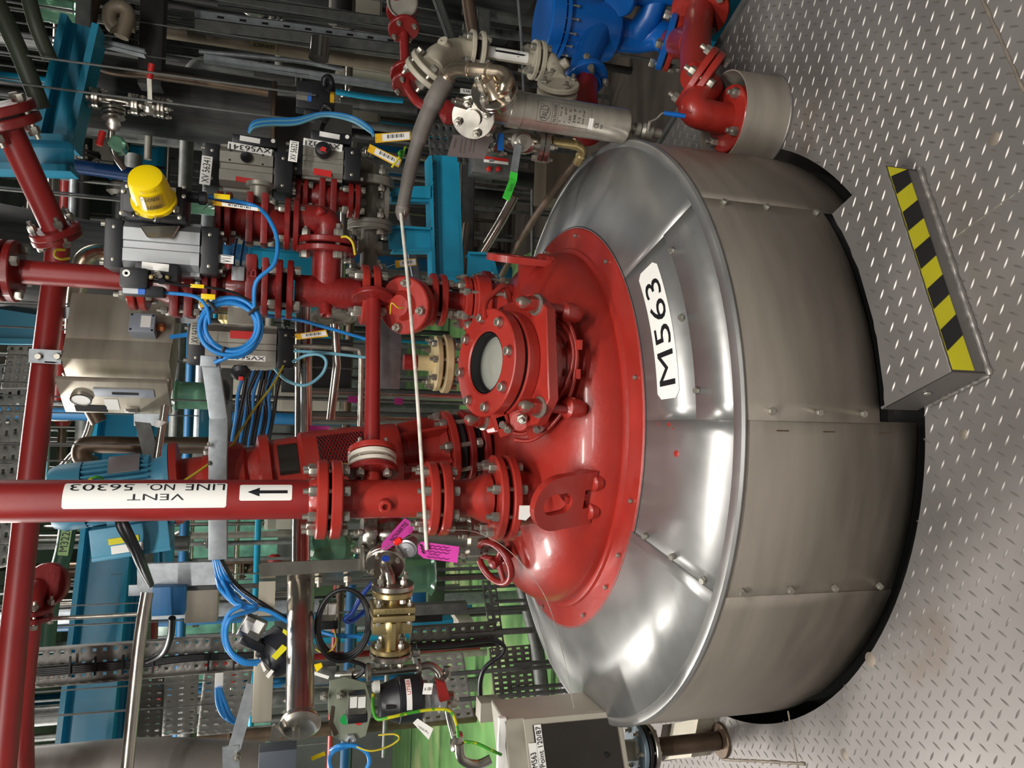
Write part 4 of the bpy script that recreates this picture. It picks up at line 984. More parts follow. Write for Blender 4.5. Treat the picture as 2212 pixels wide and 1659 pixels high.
def ytag(label, pts, Y, txt=None, grp='yellow barcode tags', dark=False):
    t = T('barcode_tag', label, 'tag', W(*pts[0], Y), grp)
    P = [W(x, y, Y) for x, y in pts]
    prism(t, 'card', TAG, P, (0, .0012, 0))
    a = P[0].lerp(P[3], .5); b = P[1].lerp(P[2], .5); ax = (b - a); wv = (P[3] - P[0])
    def Q(s, v): return a + ax * s + wv * (v - .5) - YF * .0012
    prism(t, 'sticker', WHT, [Q(.2, .12), Q(.97, .12), Q(.97, .88), Q(.2, .88)], (0, .0004, 0))
    for k in range(12):
        s = .34 + .5 * k / 12; prism(t, 'barcode_bar', INK, [Q(s, .22), Q(s + (.014 if k % 3 else .028), .22), Q(s + (.014 if k % 3 else .028), .62), Q(s, .62)], (0, -.0005, 0))
    tube(t, 'tag_string', CABK, [Q(.03, .5), Q(.0, .5) + V((0, .03, .01)), Q(-.15, .5) + V((0, .12, .02))], .0014, 5, sm=True)
    return t
ytag('yellow barcode tag level beside the upper grey hose', [(810, 289), (886, 284), (887, 302), (811, 309)], 2.62)
ytag('tilted yellow barcode tag with the green and yellow wire', [(799, 311), (868, 345), (861, 362), (793, 327)], 2.60)
ytag('yellow barcode tag strip tied to the blue cable near the beacon', [(458, 433), (558, 450), (562, 456), (460, 443)], 2.44)
ytag('yellow barcode tag behind the blue cable coil', [(428, 644), (545, 652), (545, 664), (432, 664)], 2.50)
ytag('yellow barcode tag behind the teal bracket', [(853, 563), (898, 558), (900, 573), (855, 579)], 2.9)
ytag('faded yellow barcode tag by the red elbow', [(690, 470), (703, 456), (742, 488), (730, 503)], 2.7)
ytag('yellow barcode tag hanging on the polished pipe', [(636, 722), (704, 712), (709, 727), (640, 734)], 2.68)
ytag('yellow barcode tag behind the vent spool branch', [(736, 1001), (775, 1000), (774, 1015), (732, 1008)], 2.4)
for i, (x0, y0, x1, y1, Y) in enumerate(((462, 419, 497, 430, 2.43), (411, 614, 441, 622, 2.39), (434, 635, 465, 646, 2.39))):
    tag(pbox(None, 'cable_marker', YEL, x0, y0, x1, y1, Y, .006, .001), ['yellow cable marker on the blue cable near the beacon', 'small yellow cable marker on the black cable', 'yellow cable marker just above the blue coil'][i], 'cable marker')
bk_ = tag(tube(None, 'black_cable', CABK, [(350, 606, 2.385), (385, 616, 2.39), (425, 618, 2.395), (470, 624, 2.40), (505, 632, 2.41), (540, 650, 2.42)], .004, 8, sm=True), 'thin black cable running down past the blue coil', 'cable')
# bent trunking
dk = T('cable_trunking', 'bent galvanised cable trunking crossing behind the vent pipe', 'trunking', W(480, 1000, 2.62))
tp = [(452, 772, 2.46), (472, 905, 2.43), (470, 985, 2.40), (470, 1208, 2.40)]
P = [W(*t) for t in tp]
for i in range(3):
    a, b = P[i], P[i + 1]; ax = (b - a).normalized(); yv = (YF - ax * ax.dot(YF)).normalized(); w = ax.cross(yv); kk = 19 * pm(a)
    if i == 0: kk = 18 * pm(a)
    obox(dk, 'trunking_length', GALV, (a + b) / 2 + yv * .02, (b - a) / 2 + ax * .002, yv * .02, w * kk, .003)
pbox(dk, 'end_cap', GALV, 432, 768, 468, 792, 2.445, .03, .004)
for k in range(3): inst(hexmesh('screw', .007), 'lid_rivet', dk, W(452, 960 + k * 40, 2.395), V((0, -.5, .8)))
# grey and silver angle bracket with pale conduit in front of the motor
cd = T('steel_conduit', 'straight pale steel conduit tube with a white clip behind the motor', 'conduit', W(345, 900, 2.95))
rod(cd, 'tube', STEEL, (366, 818, 2.98), (338, 1002, 2.9), 8.5); lathe(cd, 'clip', WHT, W(349, 908, 2.94), W(346, 920, 2.94) - W(349, 908, 2.94), [(0, .020), (.025, .020)], 16)
ab = T('angle_arm', 'grey folded steel arm holding the pale conduit', 'bracket', W(300, 900, 3.0))
bar(ab, 'arm', GALD, (306, 905, 2.98), (330, 1002, 2.90), 30, .01); bar(ab, 'foot', GALV, (289, 907, 2.98), (352, 907, 2.96), 26, .008)
# ------------------------------------------------------------------ filter housing right of the vessel
fh = T('filter_housing', 'polished steel cartridge filter housing engraved PALL', 'filter', W(1355, 276, 2.32))
f0, f1 = W(1352, 274, 2.32), W(1038, 224, 2.32); fa = (f1 - f0).normalized(); fL = (f1 - f0).length
lathe(fh, 'housing_body', mat('satin_steel', (196, 190, 178), .3, .75, .02, 30, .05, 6, streak=(1, 1, 8)), f0, fa, [(-.004, .03), (0, .048), (.006, .054), (.012, .055), (fL * .74, .055), (fL * .742, .058), (fL * .82, .058), (fL * .822, .052), (fL * .98, .05), (fL, .034), (fL + .012, .03)], 40)
fr_ = (V((-f0.x, -f0.y, 0)).normalized()); fr_ = (fr_ - fa * fa.dot(fr_)).normalized(); fs = fa.cross(fr_)
def onf(ang, t, r=.0556): a = math.radians(ang); return f0 + fa * (fL * t) + (fr_ * math.cos(a) + fs * math.sin(a)) * r
if onf(30, .5).x < onf(0, .5).x: fs = -fs
def fprint(s, a0, a1, t0, t1, name='engraving'): text(fh, name, s, INK, lambda u, v: onf(a0 + (a1 - a0) * u, t0 + (t1 - t0) * v))
fprint('PALL', -14, 18, .585, .625)
for lines in ([(onf(8 - 26 + 50 * (k / 24), .60 + .0) if 0 else onf(2 + 24 * math.cos(2 * PI * k / 28), .605 + .034 * math.sin(2 * PI * k / 28), .0558)) for k in range(28)],):
    tube(fh, 'oval_frame', INK, lines, .0006, 4, closed=True)
fprint('FILTRATION', -20, 34, .525, .545)
for i, s in enumerate(('5   bar g', '1   psi', '120  C', '248  F', '2.2   L', '0.58 US gal')): fprint(s, -18 + i, 30, .49 - i * .031, .506 - i * .031)
fprint('CE', -20, -2, .235, .262); fprint('0038', -20, -6, .205, .22)
for t in (.655, .555, .515, .29): tube(fh, 'frame_line', GINK, [onf(a, t, .0557) for a in range(-28, 46, 6)], .0005, 4)
for a in (-28, 44): tube(fh, 'frame_line', GINK, [onf(a, t / 20, .0557) for t in range(6, 14)], .0005, 4)
bm = bmesh.new(); g = [[bm.verts.new(onf(a, t, .0559)) for t in (.275, .305)] for a in range(-26, 14, 5)]
for a, b in zip(g, g[1:]): bm.faces.new((a[0], b[0], b[1], a[1]))
fin(bm, 'paper_label', WHT, fh, 60)
# front inlet flange with four big nuts, bronze elbow above
def eyeflange(par, c, n, R, t, nb, rb, ph, mt=STEEL):
    c = q(c); n = n.normalized(); disc(par, 'flange', mt, c, n, R, t); disc(par, 'flange', POL, c - n * (t * .9), n, R * .97, t * .5); bolts(par, c + n * t * .5, n, R * .70, nb, rb, 0, 'nut', ph)
n1 = V((.25, -.86, .44)).normalized(); eyeflange(fh, (1068, 196, 2.21), n1, .070, .016, 4, .015, .62)
tube(fh, 'flange_stub', STEEL, [W(1068, 196, 2.21) - n1 * .07, W(1068, 196, 2.21)], .03, 20)
n2 = V((-.55, -.75, .35)).normalized(); eyeflange(fh, (1022, 253, 2.27), n2, .066, .014, 4, .013, .30)
tube(fh, 'flange_stub', STEEL, [W(1022, 253, 2.27) - n2 * .05, W(1022, 253, 2.27) + n2 * .02], .026, 20)
lathe(fh, 'vent_valve', STEEL, W(1018, 229, 2.25), W(978, 218, 2.25) - W(1018, 229, 2.25), [(0, .006), (.01, .006), (.012, .014), (.05, .014), (.052, .008), (.062, .008)], 14)
be = T('bronze_elbow', 'heat tinted bronze-coloured tube bent over the filter inlet', 'pipe', W(1085, 200, 2.2))
tube(be, 'bent_tube', BRONZ, [W(1072, 200, 2.2), W(1088, 190, 2.16), W(1094, 172, 2.16), W(1084, 160, 2.17), W(1062, 156, 2.19), W(1020, 152, 2.23), W(992, 150, 2.27), W(974, 156, 2.30), W(962, 176, 2.325)], .0225, 20, sm=True)
for a, b in (((1056, 155, 2.195), (1051, 154, 2.2)), ((1015, 151, 2.235), (1010, 151, 2.24)), ((1086, 184, 2.165), (1084, 188, 2.17)), ((966, 167, 2.315), (963, 173, 2.32))):
    a, b = q(a), q(b); lathe(be, 'weld_ring', BRONZ, a, b - a, [(-.004, .0228), (-.002, .0265), (.003, .0265), (.005, .0228)], 20)
lathe(be, 'cone', BRONZ, W(1070, 203, 2.195), V((.35, -.3, .4)), [(0, .034), (.02, .026), (.05, .0225)], 18)
ptext(be, 'marker_note', 'L1334', INK, W(1032, 160, 2.202), XR, ZU, .036, .012, -YF)
# drain valve with blue lever under the filter
dv = T('drain_valve', 'small steel drain cock with a blue lever under the filter housing', 'valve', W(1400, 286, 2.31))
plathe(dv, 'valve_body', ZINC, (1352, 274, 2.32), (1428, 290, 2.31), [(0, 12), (.16, 12), (.17, 8), (.24, 8), (.25, 15), (.38, 15), (.40, 10), (.5, 17), (.72, 17), (.75, 11), (.98, 10), (1, 7)], 12)
tube(dv, 'stem', ZINC, [(1400, 282, 2.29), (1404, 262, 2.27)], .006, 8)
tube(dv, 'lever', ZINC, [(1402, 264, 2.27), (1418, 257, 2.265), (1430, 244, 2.26), (1440, 244, 2.26)], .004, 8, .01)
tube(dv, 'blue_grip', BLUE, [(1434, 244, 2.26), (1455, 247, 2.25), (1480, 251, 2.24)], [.007, .0085, .007], 10)
# ball valve with the green lever, pipe back to the vessel
gv = T('lever_ball_valve', 'steel flanged ball valve with a long grey lever sleeved in green', 'valve', W(1140, 310, 2.42))
plathe(gv, 'valve_body', STEEL, (1062, 296, 2.46), (1182, 312, 2.44), [(0, 24), (.04, 36), (.12, 36), (.13, 18), (.35, 26), (.6, 28), (.8, 20), (.82, 40), (.9, 40), (.905, 30), (.915, 40), (1, 40)], 28)
pbox(gv, 'blue_band', BLUE, 1076, 288, 1088, 325, 2.39, .004)
bolts(gv, W(1172, 310, 2.44), W(1182, 312, 2.44) - W(1062, 296, 2.46), .050, 4, .011, .03, 'stud', .3); bolts(gv, W(1072, 298, 2.46), W(1182, 312, 2.44) - W(1062, 296, 2.46), .046, 4, .011, .03, 'stud', .3)
lathe(gv, 'stem_housing', STEEL, W(1124, 306, 2.42), V((-.25, -.9, .1)), [(0, .034), (.02, .034), (.022, .024), (.05, .022), (.052, .012), (.064, .012)], 20)
lv = bar(gv, 'lever', GALV, (1120, 312, 2.33), (1110, 374, 2.30), 16, .004); bar(gv, 'green_sleeve', GRNP, (1111, 372, 2.298), (1109, 388, 2.295), 16, .008); gs = bar(gv, 'green_sleeve', GRNP, (1110, 386, 2.295), (1094, 428, 2.27), 16, .008)
ptext(gs, 'sleeve_mark', 'ZARI', INK, W(1104, 405, 2.275), W(1108, 396, 2.275) - W(1100, 414, 2.275), ZU, .026, .011, -YF)
tube(gv, 'pipe_stub', BRASS, [(1182, 305, 2.44), (1242, 312, 2.46), (1260, 322, 2.47), (1252, 342, 2.50), (1246, 352, 2.52)], .0165, 18, .03)
for p0_, p1_ in (((1192, 306, 2.44), (1198, 307, 2.44)), ((1238, 311, 2.458), (1243, 312, 2.46)), ((1256, 334, 2.49), (1254, 338, 2.495))):
    p0_, p1_ = q(p0_), q(p1_); lathe(gv, 'socket_ring', BRASS, p0_, p1_ - p0_, [(0, .0195), (.008, .0195)], 16)
bp2 = tag(tube(None, 'return_pipe', RUST, [(1249, 346, 2.52), (1205, 400, 2.75), (1150, 478, 3.1), (1105, 556, 3.45), (1070, 620, 3.8)], .0155, 16, sm=True), 'slanting brown steel pipe passing behind the right rim of the vessel', 'pipe')
sgn_ = T('aluminium_sign', 'tilted engraved aluminium sign plate below the filter flange', 'sign', W(1012, 316, 2.36))
sp_ = prism(sgn_, 'plate', mat('dull_sign_plate', (128, 116, 114), .45, .5), [(979, 291, 2.36), (1064, 295, 2.36), (1046, 344, 2.36), (966, 337, 2.36)], (0, .002, 0))
for i, (x, w_) in enumerate(((986, 20), (999, 30), (1008, 30), (1020, 27), (1028, 29))):
    bar(sgn_, 'text_line', GINK, (x - 1, 300 + (i % 2), 2.3592), (x - 6, 300 + w_, 2.3592), 2.2 if i else 4, .0003)
rs = T('ratchet_sign', 'grey control box with a red and white sunburst label and two red buttons', 'control box', W(1070, 360, 2.75))
pbox(rs, 'box', GALD, 1022, 330, 1110, 376, 2.74, .08, .004); pbox(rs, 'red_label', RINK, 1045, 340, 1098, 346, 2.739, .001); pbox(rs, 'white_label', WHT, 1045, 347, 1098, 353, 2.739, .001)
for x in (1055, 1075): lathe(rs, 'red_button', RINK, W(x, 366, 2.74), V((0, -1, 0)), [(0, .009), (.012, .009), (.014, .006)], 12)
pprism(rs, 'sunburst', GALV, [(1062 + 7 * (1 if k % 2 else .6) * math.cos(PI * k / 10), 350 - 10 * (1 if k % 2 else .6) * math.sin(PI * k / 10)) for k in range(11)], 2.7385, .0005)
# ------------------------------------------------------------------ cream flanged run with the arrow label
cm = T('cream_elbow', 'cream painted cast elbow with a plain boss above the arrow pipe', 'pipe fitting', W(1010, 112, 2.58))
CXm = W(1090, 119, 2.62).x
def CR(x): return V((CXm, 2.62, W(x, 119, 2.62).z))
nE = V((-.58, .55, .45)).normalized(); eC = W(932, 146, 2.50)
tube(cm, 'bend', CREAM, [eC, W(940, 128, 2.52), W(962, 114, 2.57), W(985, 109, 2.61), CR(1016)], [.040] * 29, 22, sm=True)
disc(cm, 'flange', CREAM, eC, nE, .078, .018); disc(cm, 'flange', CREAM, eC + nE * .032, nE, .078, .018); bolts(cm, eC + nE * .016, nE, .06, 4, .0135, .05, 'stud', .1)
lathe(cm, 'boss', CREAM, W(968, 112, 2.55), V((.35, -.75, .55)), [(0, .02), (.05, .018), (.052, .006), (.04, .005)], 16)
ap_ = T('arrow_pipe', 'cream vertical pipe with a white flow arrow label', 'pipe', CR(1140))
fpair(ap_, cm, CR(1028), ZU, .066, .015, .020, 4, .013, CREAM, ph=.3)
tube(ap_, 'pipe', CREAM, [CR(1040), CR(1150)], .022, 18)
wrap_label(ap_, 'arrow_label', WHT, CR(1100), .0226, -40, 70, CR(1138).z, CR(1052).z)
def darrow(par, c, r, am, z0, z1):
    bm = bmesh.new(); L = z1 - z0
    bm.faces.new([bm.verts.new(on_pipe(c, r, a, z)) for a, z in ((am - 9, z1), (am + 9, z1), (am + 9, z0 + L * .28), (am - 9, z0 + L * .28))])
    bm.faces.new([bm.verts.new(on_pipe(c, r, a, z)) for a, z in ((am - 26, z0 + L * .28), (am, z0 + L * .28), (am, z0))]); bm.faces.new([bm.verts.new(on_pipe(c, r, a, z)) for a, z in ((am, z0 + L * .28), (am + 26, z0 + L * .28), (am, z0))])
    fin(bm, 'flow_arrow', INK, par, 60)
darrow(ap_, CR(1100), .0231, 26, CR(1133).z, CR(1066).z)
lt = T('cream_trap', 'cream painted cast angle piece below the arrow pipe', 'pipe fitting', W(1200, 175, 2.6))
fpair(lt, ap_, CR(1160), ZU, .068, .016, .008, 4, .013, CREAM, ph=.3)
tube(lt, 'bend', CREAM, [CR(1170), W(1186, 128, 2.60), W(1200, 150, 2.55), W(1206, 175, 2.50)], .027, 18, sm=True)
lathe(lt, 'boss', CREAM, W(1205, 148, 2.55), V((.4, -.5, -.6)), [(0, .018), (.04, .018), (.044, .006)], 14)
n3 = V((-.6, .55, -.1)).normalized(); disc(lt, 'flange', CREAM, W(1206, 182, 2.47), n3, .072, .018); disc(lt, 'flange', CREAM, W(1206, 182, 2.47) + n3 * .03, n3, .070, .016); bolts(lt, W(1206, 182, 2.47), -n3, .055, 4, .013, 0, 'nut', .15)
lt2 = tag(pbox(None, 'line_tag', WHT, 994, 192, 1022, 203, 2.60, .001), 'small white line tag L163 behind the hose elbow', 'tag'); ptext(lt2, 'tag_lettering', 'L163', INK, W(1010, 197, 2.599), ZU * -1, XR, .03, .009, -YF)
# ------------------------------------------------------------------ blue strainer vessel with red connections
BY = 2.95
bs = T('blue_strainer', 'large blue bolted strainer pot with outlet and inlet branches', 'strainer', W(1330, 65, BY))
BXc = W(1270, 62, BY).x
def BC(x): return V((BXc, BY, W(x, 62, BY).z))
zt_ = BC(1165).z
lathe(bs, 'cover', BLUE, BC(1198), ZU, [(0, .138), (.0, .145), (.05, .145), (.056, .138), (.06, 0)], 40)
lathe(bs, 'body', BLUE, BC(1335), ZU, [(0, .04), (.008, .085), (.03, .112), (.06, .118), (.20, .118), (BC(1212).z - BC(1335).z, .12), (BC(1212).z - BC(1335).z + .004, .142), (BC(1202).z - BC(1335).z, .142)], 40)
bolts(bs, BC(1206), ZU, .132, 16, .0065, .065, 'stud', .3)
tube(bs, 'outlet', BLUE, [BC(1330), BC(1380), W(1425, 75, BY - .05), W(1448, 88, BY - .10)], [.07, .062, .062, .062], 26)
no = V((-.25, -.30, -.92)).normalized(); oc = W(1440, 88, BY - .12); disc(bs, 'flange', BLUE, oc, no, .115, .026)
disc(bs, 'flange', RED, oc + no * .030, no, .112, .022); bolts(bs, oc + no * .012, no, .095, 4, .018, .06, 'stud', .45)
tube(bs, 'branch', BLUE, [W(1375, 75, BY - .02), W(1400, 40, BY - .08), W(1425, -20, BY - .12)], .052, 22)
tube(bs, 'upper_chamber', BLUE, [W(1330, -20, BY - .12), W(1480, -18, BY - .14)], .055, 24); disc(bs, 'flange', BLUE, W(1340, -5, BY - .14), V((-.5, -.4, .75)), .07, .03)
tube(bs, 'side_outlet', BLUE, [BC(1262) + V((0, -.05, -.05)), W(1262, 140, BY - .12), W(1268, 185, BY - .20)], .055, 22)
sd = V((-.85, -.45, -.12)).normalized(); disc(bs, 'flange', BLUE, W(1264, 170, BY - .19), sd, .088, .024); bolts(bs, W(1264, 168, BY - .19), sd, .072, 4, .014, .04, 'stud', .1)
tube(bs, 'red_connection', REDD, [W(1264, 182, BY - .2), W(1262, 205, BY - .25), W(1268, 300, BY - .3)], .05, 20)
# red tee, elbow and floor sleeve
sl_c = V((.935, 2.30, 0)); 
sv_ = T('pipe_collar', 'round steel collar welded to the checker plate round a red pipe', 'sleeve', sl_c)
bm = bmesh.new(); b_lathe(bm, sl_c, ZU, [(0, .150), (.165, .150), (.165, .146), (.0, .146)], 48, cap=False); fin(bm, 'collar', CLAD, sv_, 30)
tube(sv_, 'weld_bead', LOZ, [sl_c + V((.152 * math.cos(t), .152 * math.sin(t), .003)) for t in [2 * PI * k / 40 for k in range(40)]], .006, 8, closed=True)
disc(sv_, 'pipe_opening', DARK, sl_c + V((0, 0, .01)), ZU, .145, .004)
re = T('red_floor_elbow', 'red flanged elbow rising out of the steel floor collar', 'pipe fitting', W(1600, 240, 2.3))
fz = .135; ec = V((sl_c.x - .005, sl_c.y + .0, fz))
disc(re, 'flange', RED, ec, ZU, .112, .024); disc(re, 'flange', REDD, ec - ZU * .035, ZU, .112, .03); tube(re, 'riser', REDD, [ec - ZU * .1, ec], .055, 20); bolts(re, ec + ZU * .012, ZU, .09, 4, .017, 0, 'nut', .5)
q1 = W(1520, 178, 2.36); nd = V((.55, .25, .80)).normalized()
tube(re, 'bend', RED, [ec + ZU * .01, ec + ZU * .08, ec + ZU * .14 + XR * .02, q1 - nd * .02], [.052] * 22, 26, sm=True)
disc(re, 'flange', RED, q1, nd, .112, .024); disc(re, 'flange', RED, q1 + nd * .028, nd, .112, .024); bolts(re, q1 + nd * .012, nd, .09, 4, .017, .05, 'stud', .45)
rt = T('red_strainer_tee', 'red tee joining the blue strainer to the floor elbow', 'pipe fitting', W(1500, 90, 2.6))
tube(rt, 'run', RED, [q1 + nd * .03, W(1502, 90, 2.55), W(1512, 20, 2.72), W(1518, -60, 2.9)], .056, 24, .05); tube(rt, 'branch', RED, [oc + no * .03, W(1500, 95, 2.56)], .06, 24)
c9 = W(1512, 22, 2.70); n9 = (W(1518, -60, 2.9) - W(1502, 90, 2.55)).normalized(); disc(rt, 'flange', RED, c9, n9, .112, .024); disc(rt, 'flange', REDD, c9 + n9 * .03, n9, .112, .024); bolts(rt, c9 + n9 * .014, n9, .09, 4, .017, .052, 'stud', .35)
tb_ = tag(pbox(None, 'teal_plinth', TEAL, 1528, -60, 1632, 96, 3.15, .25, .004), 'teal steel plinth beyond the edge of the checker plate', 'plinth')
# small red gauge line
rv = T('red_gauge_line', 'thin red flanged line with a gauge beside the cream elbow', 'pipe', W(930, 230, 3.0))
tube(rv, 'pipe', REDP, [(868, -20, 3.05), (872, 60, 3.05), (876, 160, 3.02), (884, 195, 3.0), (905, 222, 2.95), (940, 240, 2.92)], .0185, 16, sm=True)
for x, y, ax in ((868, 22, (0, 0)), (872, 62, 1), (876, 158, 1), (880, 180, 1)):
    disc(rv, 'flange', REDD, W(x, y, 3.03), V((-.85, -.45, -.15)), .062, .016)
bolts(rv, W(872, 64, 3.03), V((-.85, -.45, -.15)), .045, 4, .0105, .02, 'nut', .4); bolts(rv, W(879, 184, 3.03), V((-.85, -.45, -.15)), .045, 4, .0105, .02, 'nut', .4)
lathe(rv, 'gauge', ALUD, W(868, 2, 3.0), V((-.5, -.85, 0)), [(0, .06), (.03, .06), (.034, .055), (.02, .05)], 28)
lathe(rv, 'red_valve', REDD, W(950, 240, 2.9), V((0, 0, -1)), [(0, .02), (.02, .045), (.05, .045), (.07, .025), (.12, .03)], 16)
# ------------------------------------------------------------------ teal support frame
tf = T('teal_support_frame', 'teal painted channel frame standing behind the red riser', 'frame', W(960, 600, 2.98))
TY = 2.93
bar(tf, 'channel_web', TEAL, (962, 336, TY), (970, 606, TY), 52, .008); bar(tf, 'channel_flange', TEAL, (930, 336, TY - .05), (938, 612, TY - .05), 7, .10); bar(tf, 'channel_flange', TEAL, (989, 350, TY - .0), (1000, 606, TY - .0), 5, .08)
bar(tf, 'arm', TEAL, (846, 420, TY - .04), (934, 422, TY - .04), 28, .05); bar(tf, 'arm_web', TEAL, (840, 516, TY - .02), (934, 518, TY - .02), 44, .008); bar(tf, 'arm_flange', TEAL, (822, 487, TY - .05), (934, 494, TY - .05), 5, .09); bar(tf, 'arm_flange', TEAL, (850, 540, TY - .05), (934, 540, TY - .05), 4, .09)
pprism(tf, 'gusset', TEAL, [(846, 408), (872, 402), (930, 402), (930, 428), (842, 424)], TY - .06, .006)
pbox(tf, 'base_web', TEAL, 936, 598, 1004, 622, TY - .04, .10, .002); pbox(tf, 'base_block', TEAL, 1010, 545, 1062, 612, TY - .06, .008); bar(tf, 'base_flange', TEAL, (1060, 546, TY - .08), (1078, 612, TY - .08), 8, .10); bar(tf, 'base_flange', TEAL, (1018, 546, TY - .09), (1062, 548, TY - .09), 5, .10)
# ------------------------------------------------------------------ left-hand cluster: tubes, brass valve, diaphragm actuators
pt_ = T('polished_tube', 'wide mirror polished tube ending in a clamp ring', 'tube', W(650, 1560, 2.05))
pA, pB = W(650, 1238, 2.60), W(648, 1572, 2.06)
tube(pt_, 'tube', STEEL, [pA, pA.lerp(pB, .25), pA.lerp(pB, .48), pA.lerp(pB, .5), pA.lerp(pB, .52), pA.lerp(pB, .8), pA.lerp(pB, .97), pB + V((.0, .03, -.0))], [.042, .041, .039, .0385, .039, .038, .037, .03], 32)
tube(pt_, 'weld_line', POL, [pA.lerp(pB, .5) + (frame(pB - pA)[0] * math.cos(t) + frame(pB - pA)[1] * math.sin(t)) * .0342 for t in [2 * PI * k / 28 for k in range(28)]], .0012, 6, closed=True)
lathe(pt_, 'clamp_ring', STEEL, pB - (pB - pA).normalized() * .028, pB - pA, [(0, .036), (.004, .050), (.012, .054), (.022, .054), (.028, .046), (.034, .036)], 32)
for s in (-1, 1): bar(pt_, 'clamp_jaw', STEEL, W(640 + 6 * s, 1578, 2.02), W(640 + 6 * s, 1600, 2.02), 5, .02)
pprism(pt_, 'wing_nut', STEEL, [(588, 1565), (602, 1572), (618, 1590), (600, 1598), (582, 1605)], 2.03, .012, .003)
ht = T('header_tube', 'level polished steel tube passing behind the agitator', 'tube', W(653, 900, 2.95))
tube(ht, 'tube', POL, [(656, 655, 2.98), (655, 960, 2.92), (650, 1140, 2.85), (650, 1245, 2.75)], .032, 28)
sb_ = T('steel_angle_bracket', 'folded stainless angle bracket bolted to the steel valve', 'bracket', W(670, 1225, 2.55))
prism(sb_, 'upright_face', STEEL, [(558, 1222, 2.46), (566, 1216, 2.46), (785, 1207, 2.46), (788, 1232, 2.46), (562, 1246, 2.46)], (0, .006, 0)); prism(sb_, 'shelf', STEEL, [(560, 1246, 2.46), (788, 1233, 2.46), (776, 1252, 2.56), (562, 1262, 2.56)], (0, 0, -.004))
pprism(sb_, 'end_tab', STEEL, [(778, 1180), (786, 1180), (788, 1236), (778, 1232)], 2.44, .03); pbox(sb_, 'drop_leg', ENCL, 558, 1256, 594, 1330, 2.5, .004); pbox(sb_, 'lower_leg', ENCL, 546, 1395, 590, 1560, 2.52, .005, .004)
for x, y in ((688, 1248), (750, 1246)): inst(hexmesh('nut', .013), 'bracket_nut', sb_, W(x, y, 2.50), V((-.9, -.4, 0)))
gn = T('flanged_spool', 'steel spool with a blue and red maker badge on its round cover', 'pipe fitting', W(840, 1225, 2.42))
nG = V((-.45, -.85, .15)).normalized(); gc = W(832, 1222, 2.40)
lathe(gn, 'cover', STEEL, gc, nG, [(-.03, .058), (-.028, .062), (-.012, .062), (-.01, .058), (-.006, .062), (0, .062), (.003, .058), (.003, 0)], 32); bolts(gn, gc, nG, .046, 4, .008, 0, 'head', .4)
lathe(gn, 'badge', mat('badge_blue', (30, 60, 150), .3), W(833, 1206, 2.355), nG, [(0, .012), (.002, .012), (.003, 0)], 20)
tube(gn, 'stub', STEEL, [gc, W(838, 1242, 2.36), W(842, 1262, 2.36)], .019, 18)
bv = T('brass_valve', 'brass bodied flanged valve between two steel flanges', 'valve', W(845, 1340, 2.36))
BYy = 2.36; vx = lambda y: V((W(844, y, BYy).x, BYy, W(846, 1340, BYy).z))
for y, R, t, mt in ((1265, .066, .018, STEEL), (1280, .062, .018, BRASS), (1400, .062, .016, BRASS), (1414, .064, .018, STEEL)): disc(bv, 'flange', mt, vx(y), XR, R, t)
tube(bv, 'neck', BRASS, [vx(1282), vx(1310)], .024, 16); lathe(bv, 'body', BRASS, vx(1400), XR, [(0, .026), (.03, .026), (.06, .036), (.085, .038), (.10, .03)], 20)
for y in (1309, 1326): obox(bv, 'bonnet_plate', BRASS, vx(y), (.010, 0, 0), (0, .058, 0), (0, 0, .064), .006)
obox(bv, 'rib', BRASS, vx(1365) - YF * .035, (.04, 0, 0), (0, .016, 0), (0, 0, .007)); obox(bv, 'rib_panel', BRASS, vx(1352), (.018, 0, 0), (0, .03, 0), (0, 0, .06), .004)
bolts(bv, vx(1272), XR, .048, 4, .010, .045, 'stud', .35); bolts(bv, vx(1408), XR, .048, 4, .010, .045, 'stud', .35); bolts(bv, vx(1317), XR, .066, 4, .008, .045, 'stud', .5)
ptext(bv, 'cast_mark', 'PN16', BRASS, vx(1309) - YF * .0585, -ZU, XR, .06, .010, -YF)
# hygienic tube run with clamps
st_ = T('hygienic_tube_run', 'thin stainless tube tee with clamp joints under the brass valve', 'tube', W(850, 1450, 2.34))
SY = 2.34
tube(st_, 'riser', STEEL, [(845, 1418, SY), (846, 1446, SY)], .0105, 14); tube(st_, 'run', STEEL, [(798, 1453, SY), (905, 1442, SY)], .0125, 16); tube(st_, 'bend', STEEL, [(905, 1442, SY), (930, 1438, SY), (948, 1452, SY - .01), (954, 1470, SY - .02)], .0125, 16, sm=True)
for x, y, x2 in ((792, 1452, 800), (900, 1443, 908)): plathe(st_, 'clamp', STEEL, (x - 2, y + 1, SY), (x2 + 2, y, SY), [(0, 10), (.2, 20), (.8, 20), (1, 10)], 20)
for x, y in ((900, 1412), (847, 1425), (967, 1449)): pbox(st_, 'clamp_nut', POL, x - 8, y - 7, x + 8, y + 9, SY - .02, .02, .005)
plathe(st_, 'clamp', STEEL, (948, 1462, SY - .02), (954, 1472, SY - .02), [(0, 12), (.3, 24), (.8, 24), (1, 12)], 20)
def diaphragm(name, label, A, B, r, mt=BLK):
    t = T(name, label, 'actuator', q(B)); A, B = q(A), q(B); L = (B - A).length
    lathe(t, 'dome', mt, A, B - A, [(0, r * .62), (L * .04, r * .7), (L * .38, r * .92), (L * .42, r * .96)], 32); lathe(t, 'drum', mt, A + (B - A) * .43, B - A, [(0, r * .96), (L * .02, r), (L * .50, r), (L * .56, r * .9)], 32)
    return t, A, B, L
d1, dA_, dB_, dL = diaphragm('diaphragm_actuator', 'black domed diaphragm actuator with a white strip marked in red', (818, 1516, 2.28), (912, 1506, 2.28), .068)
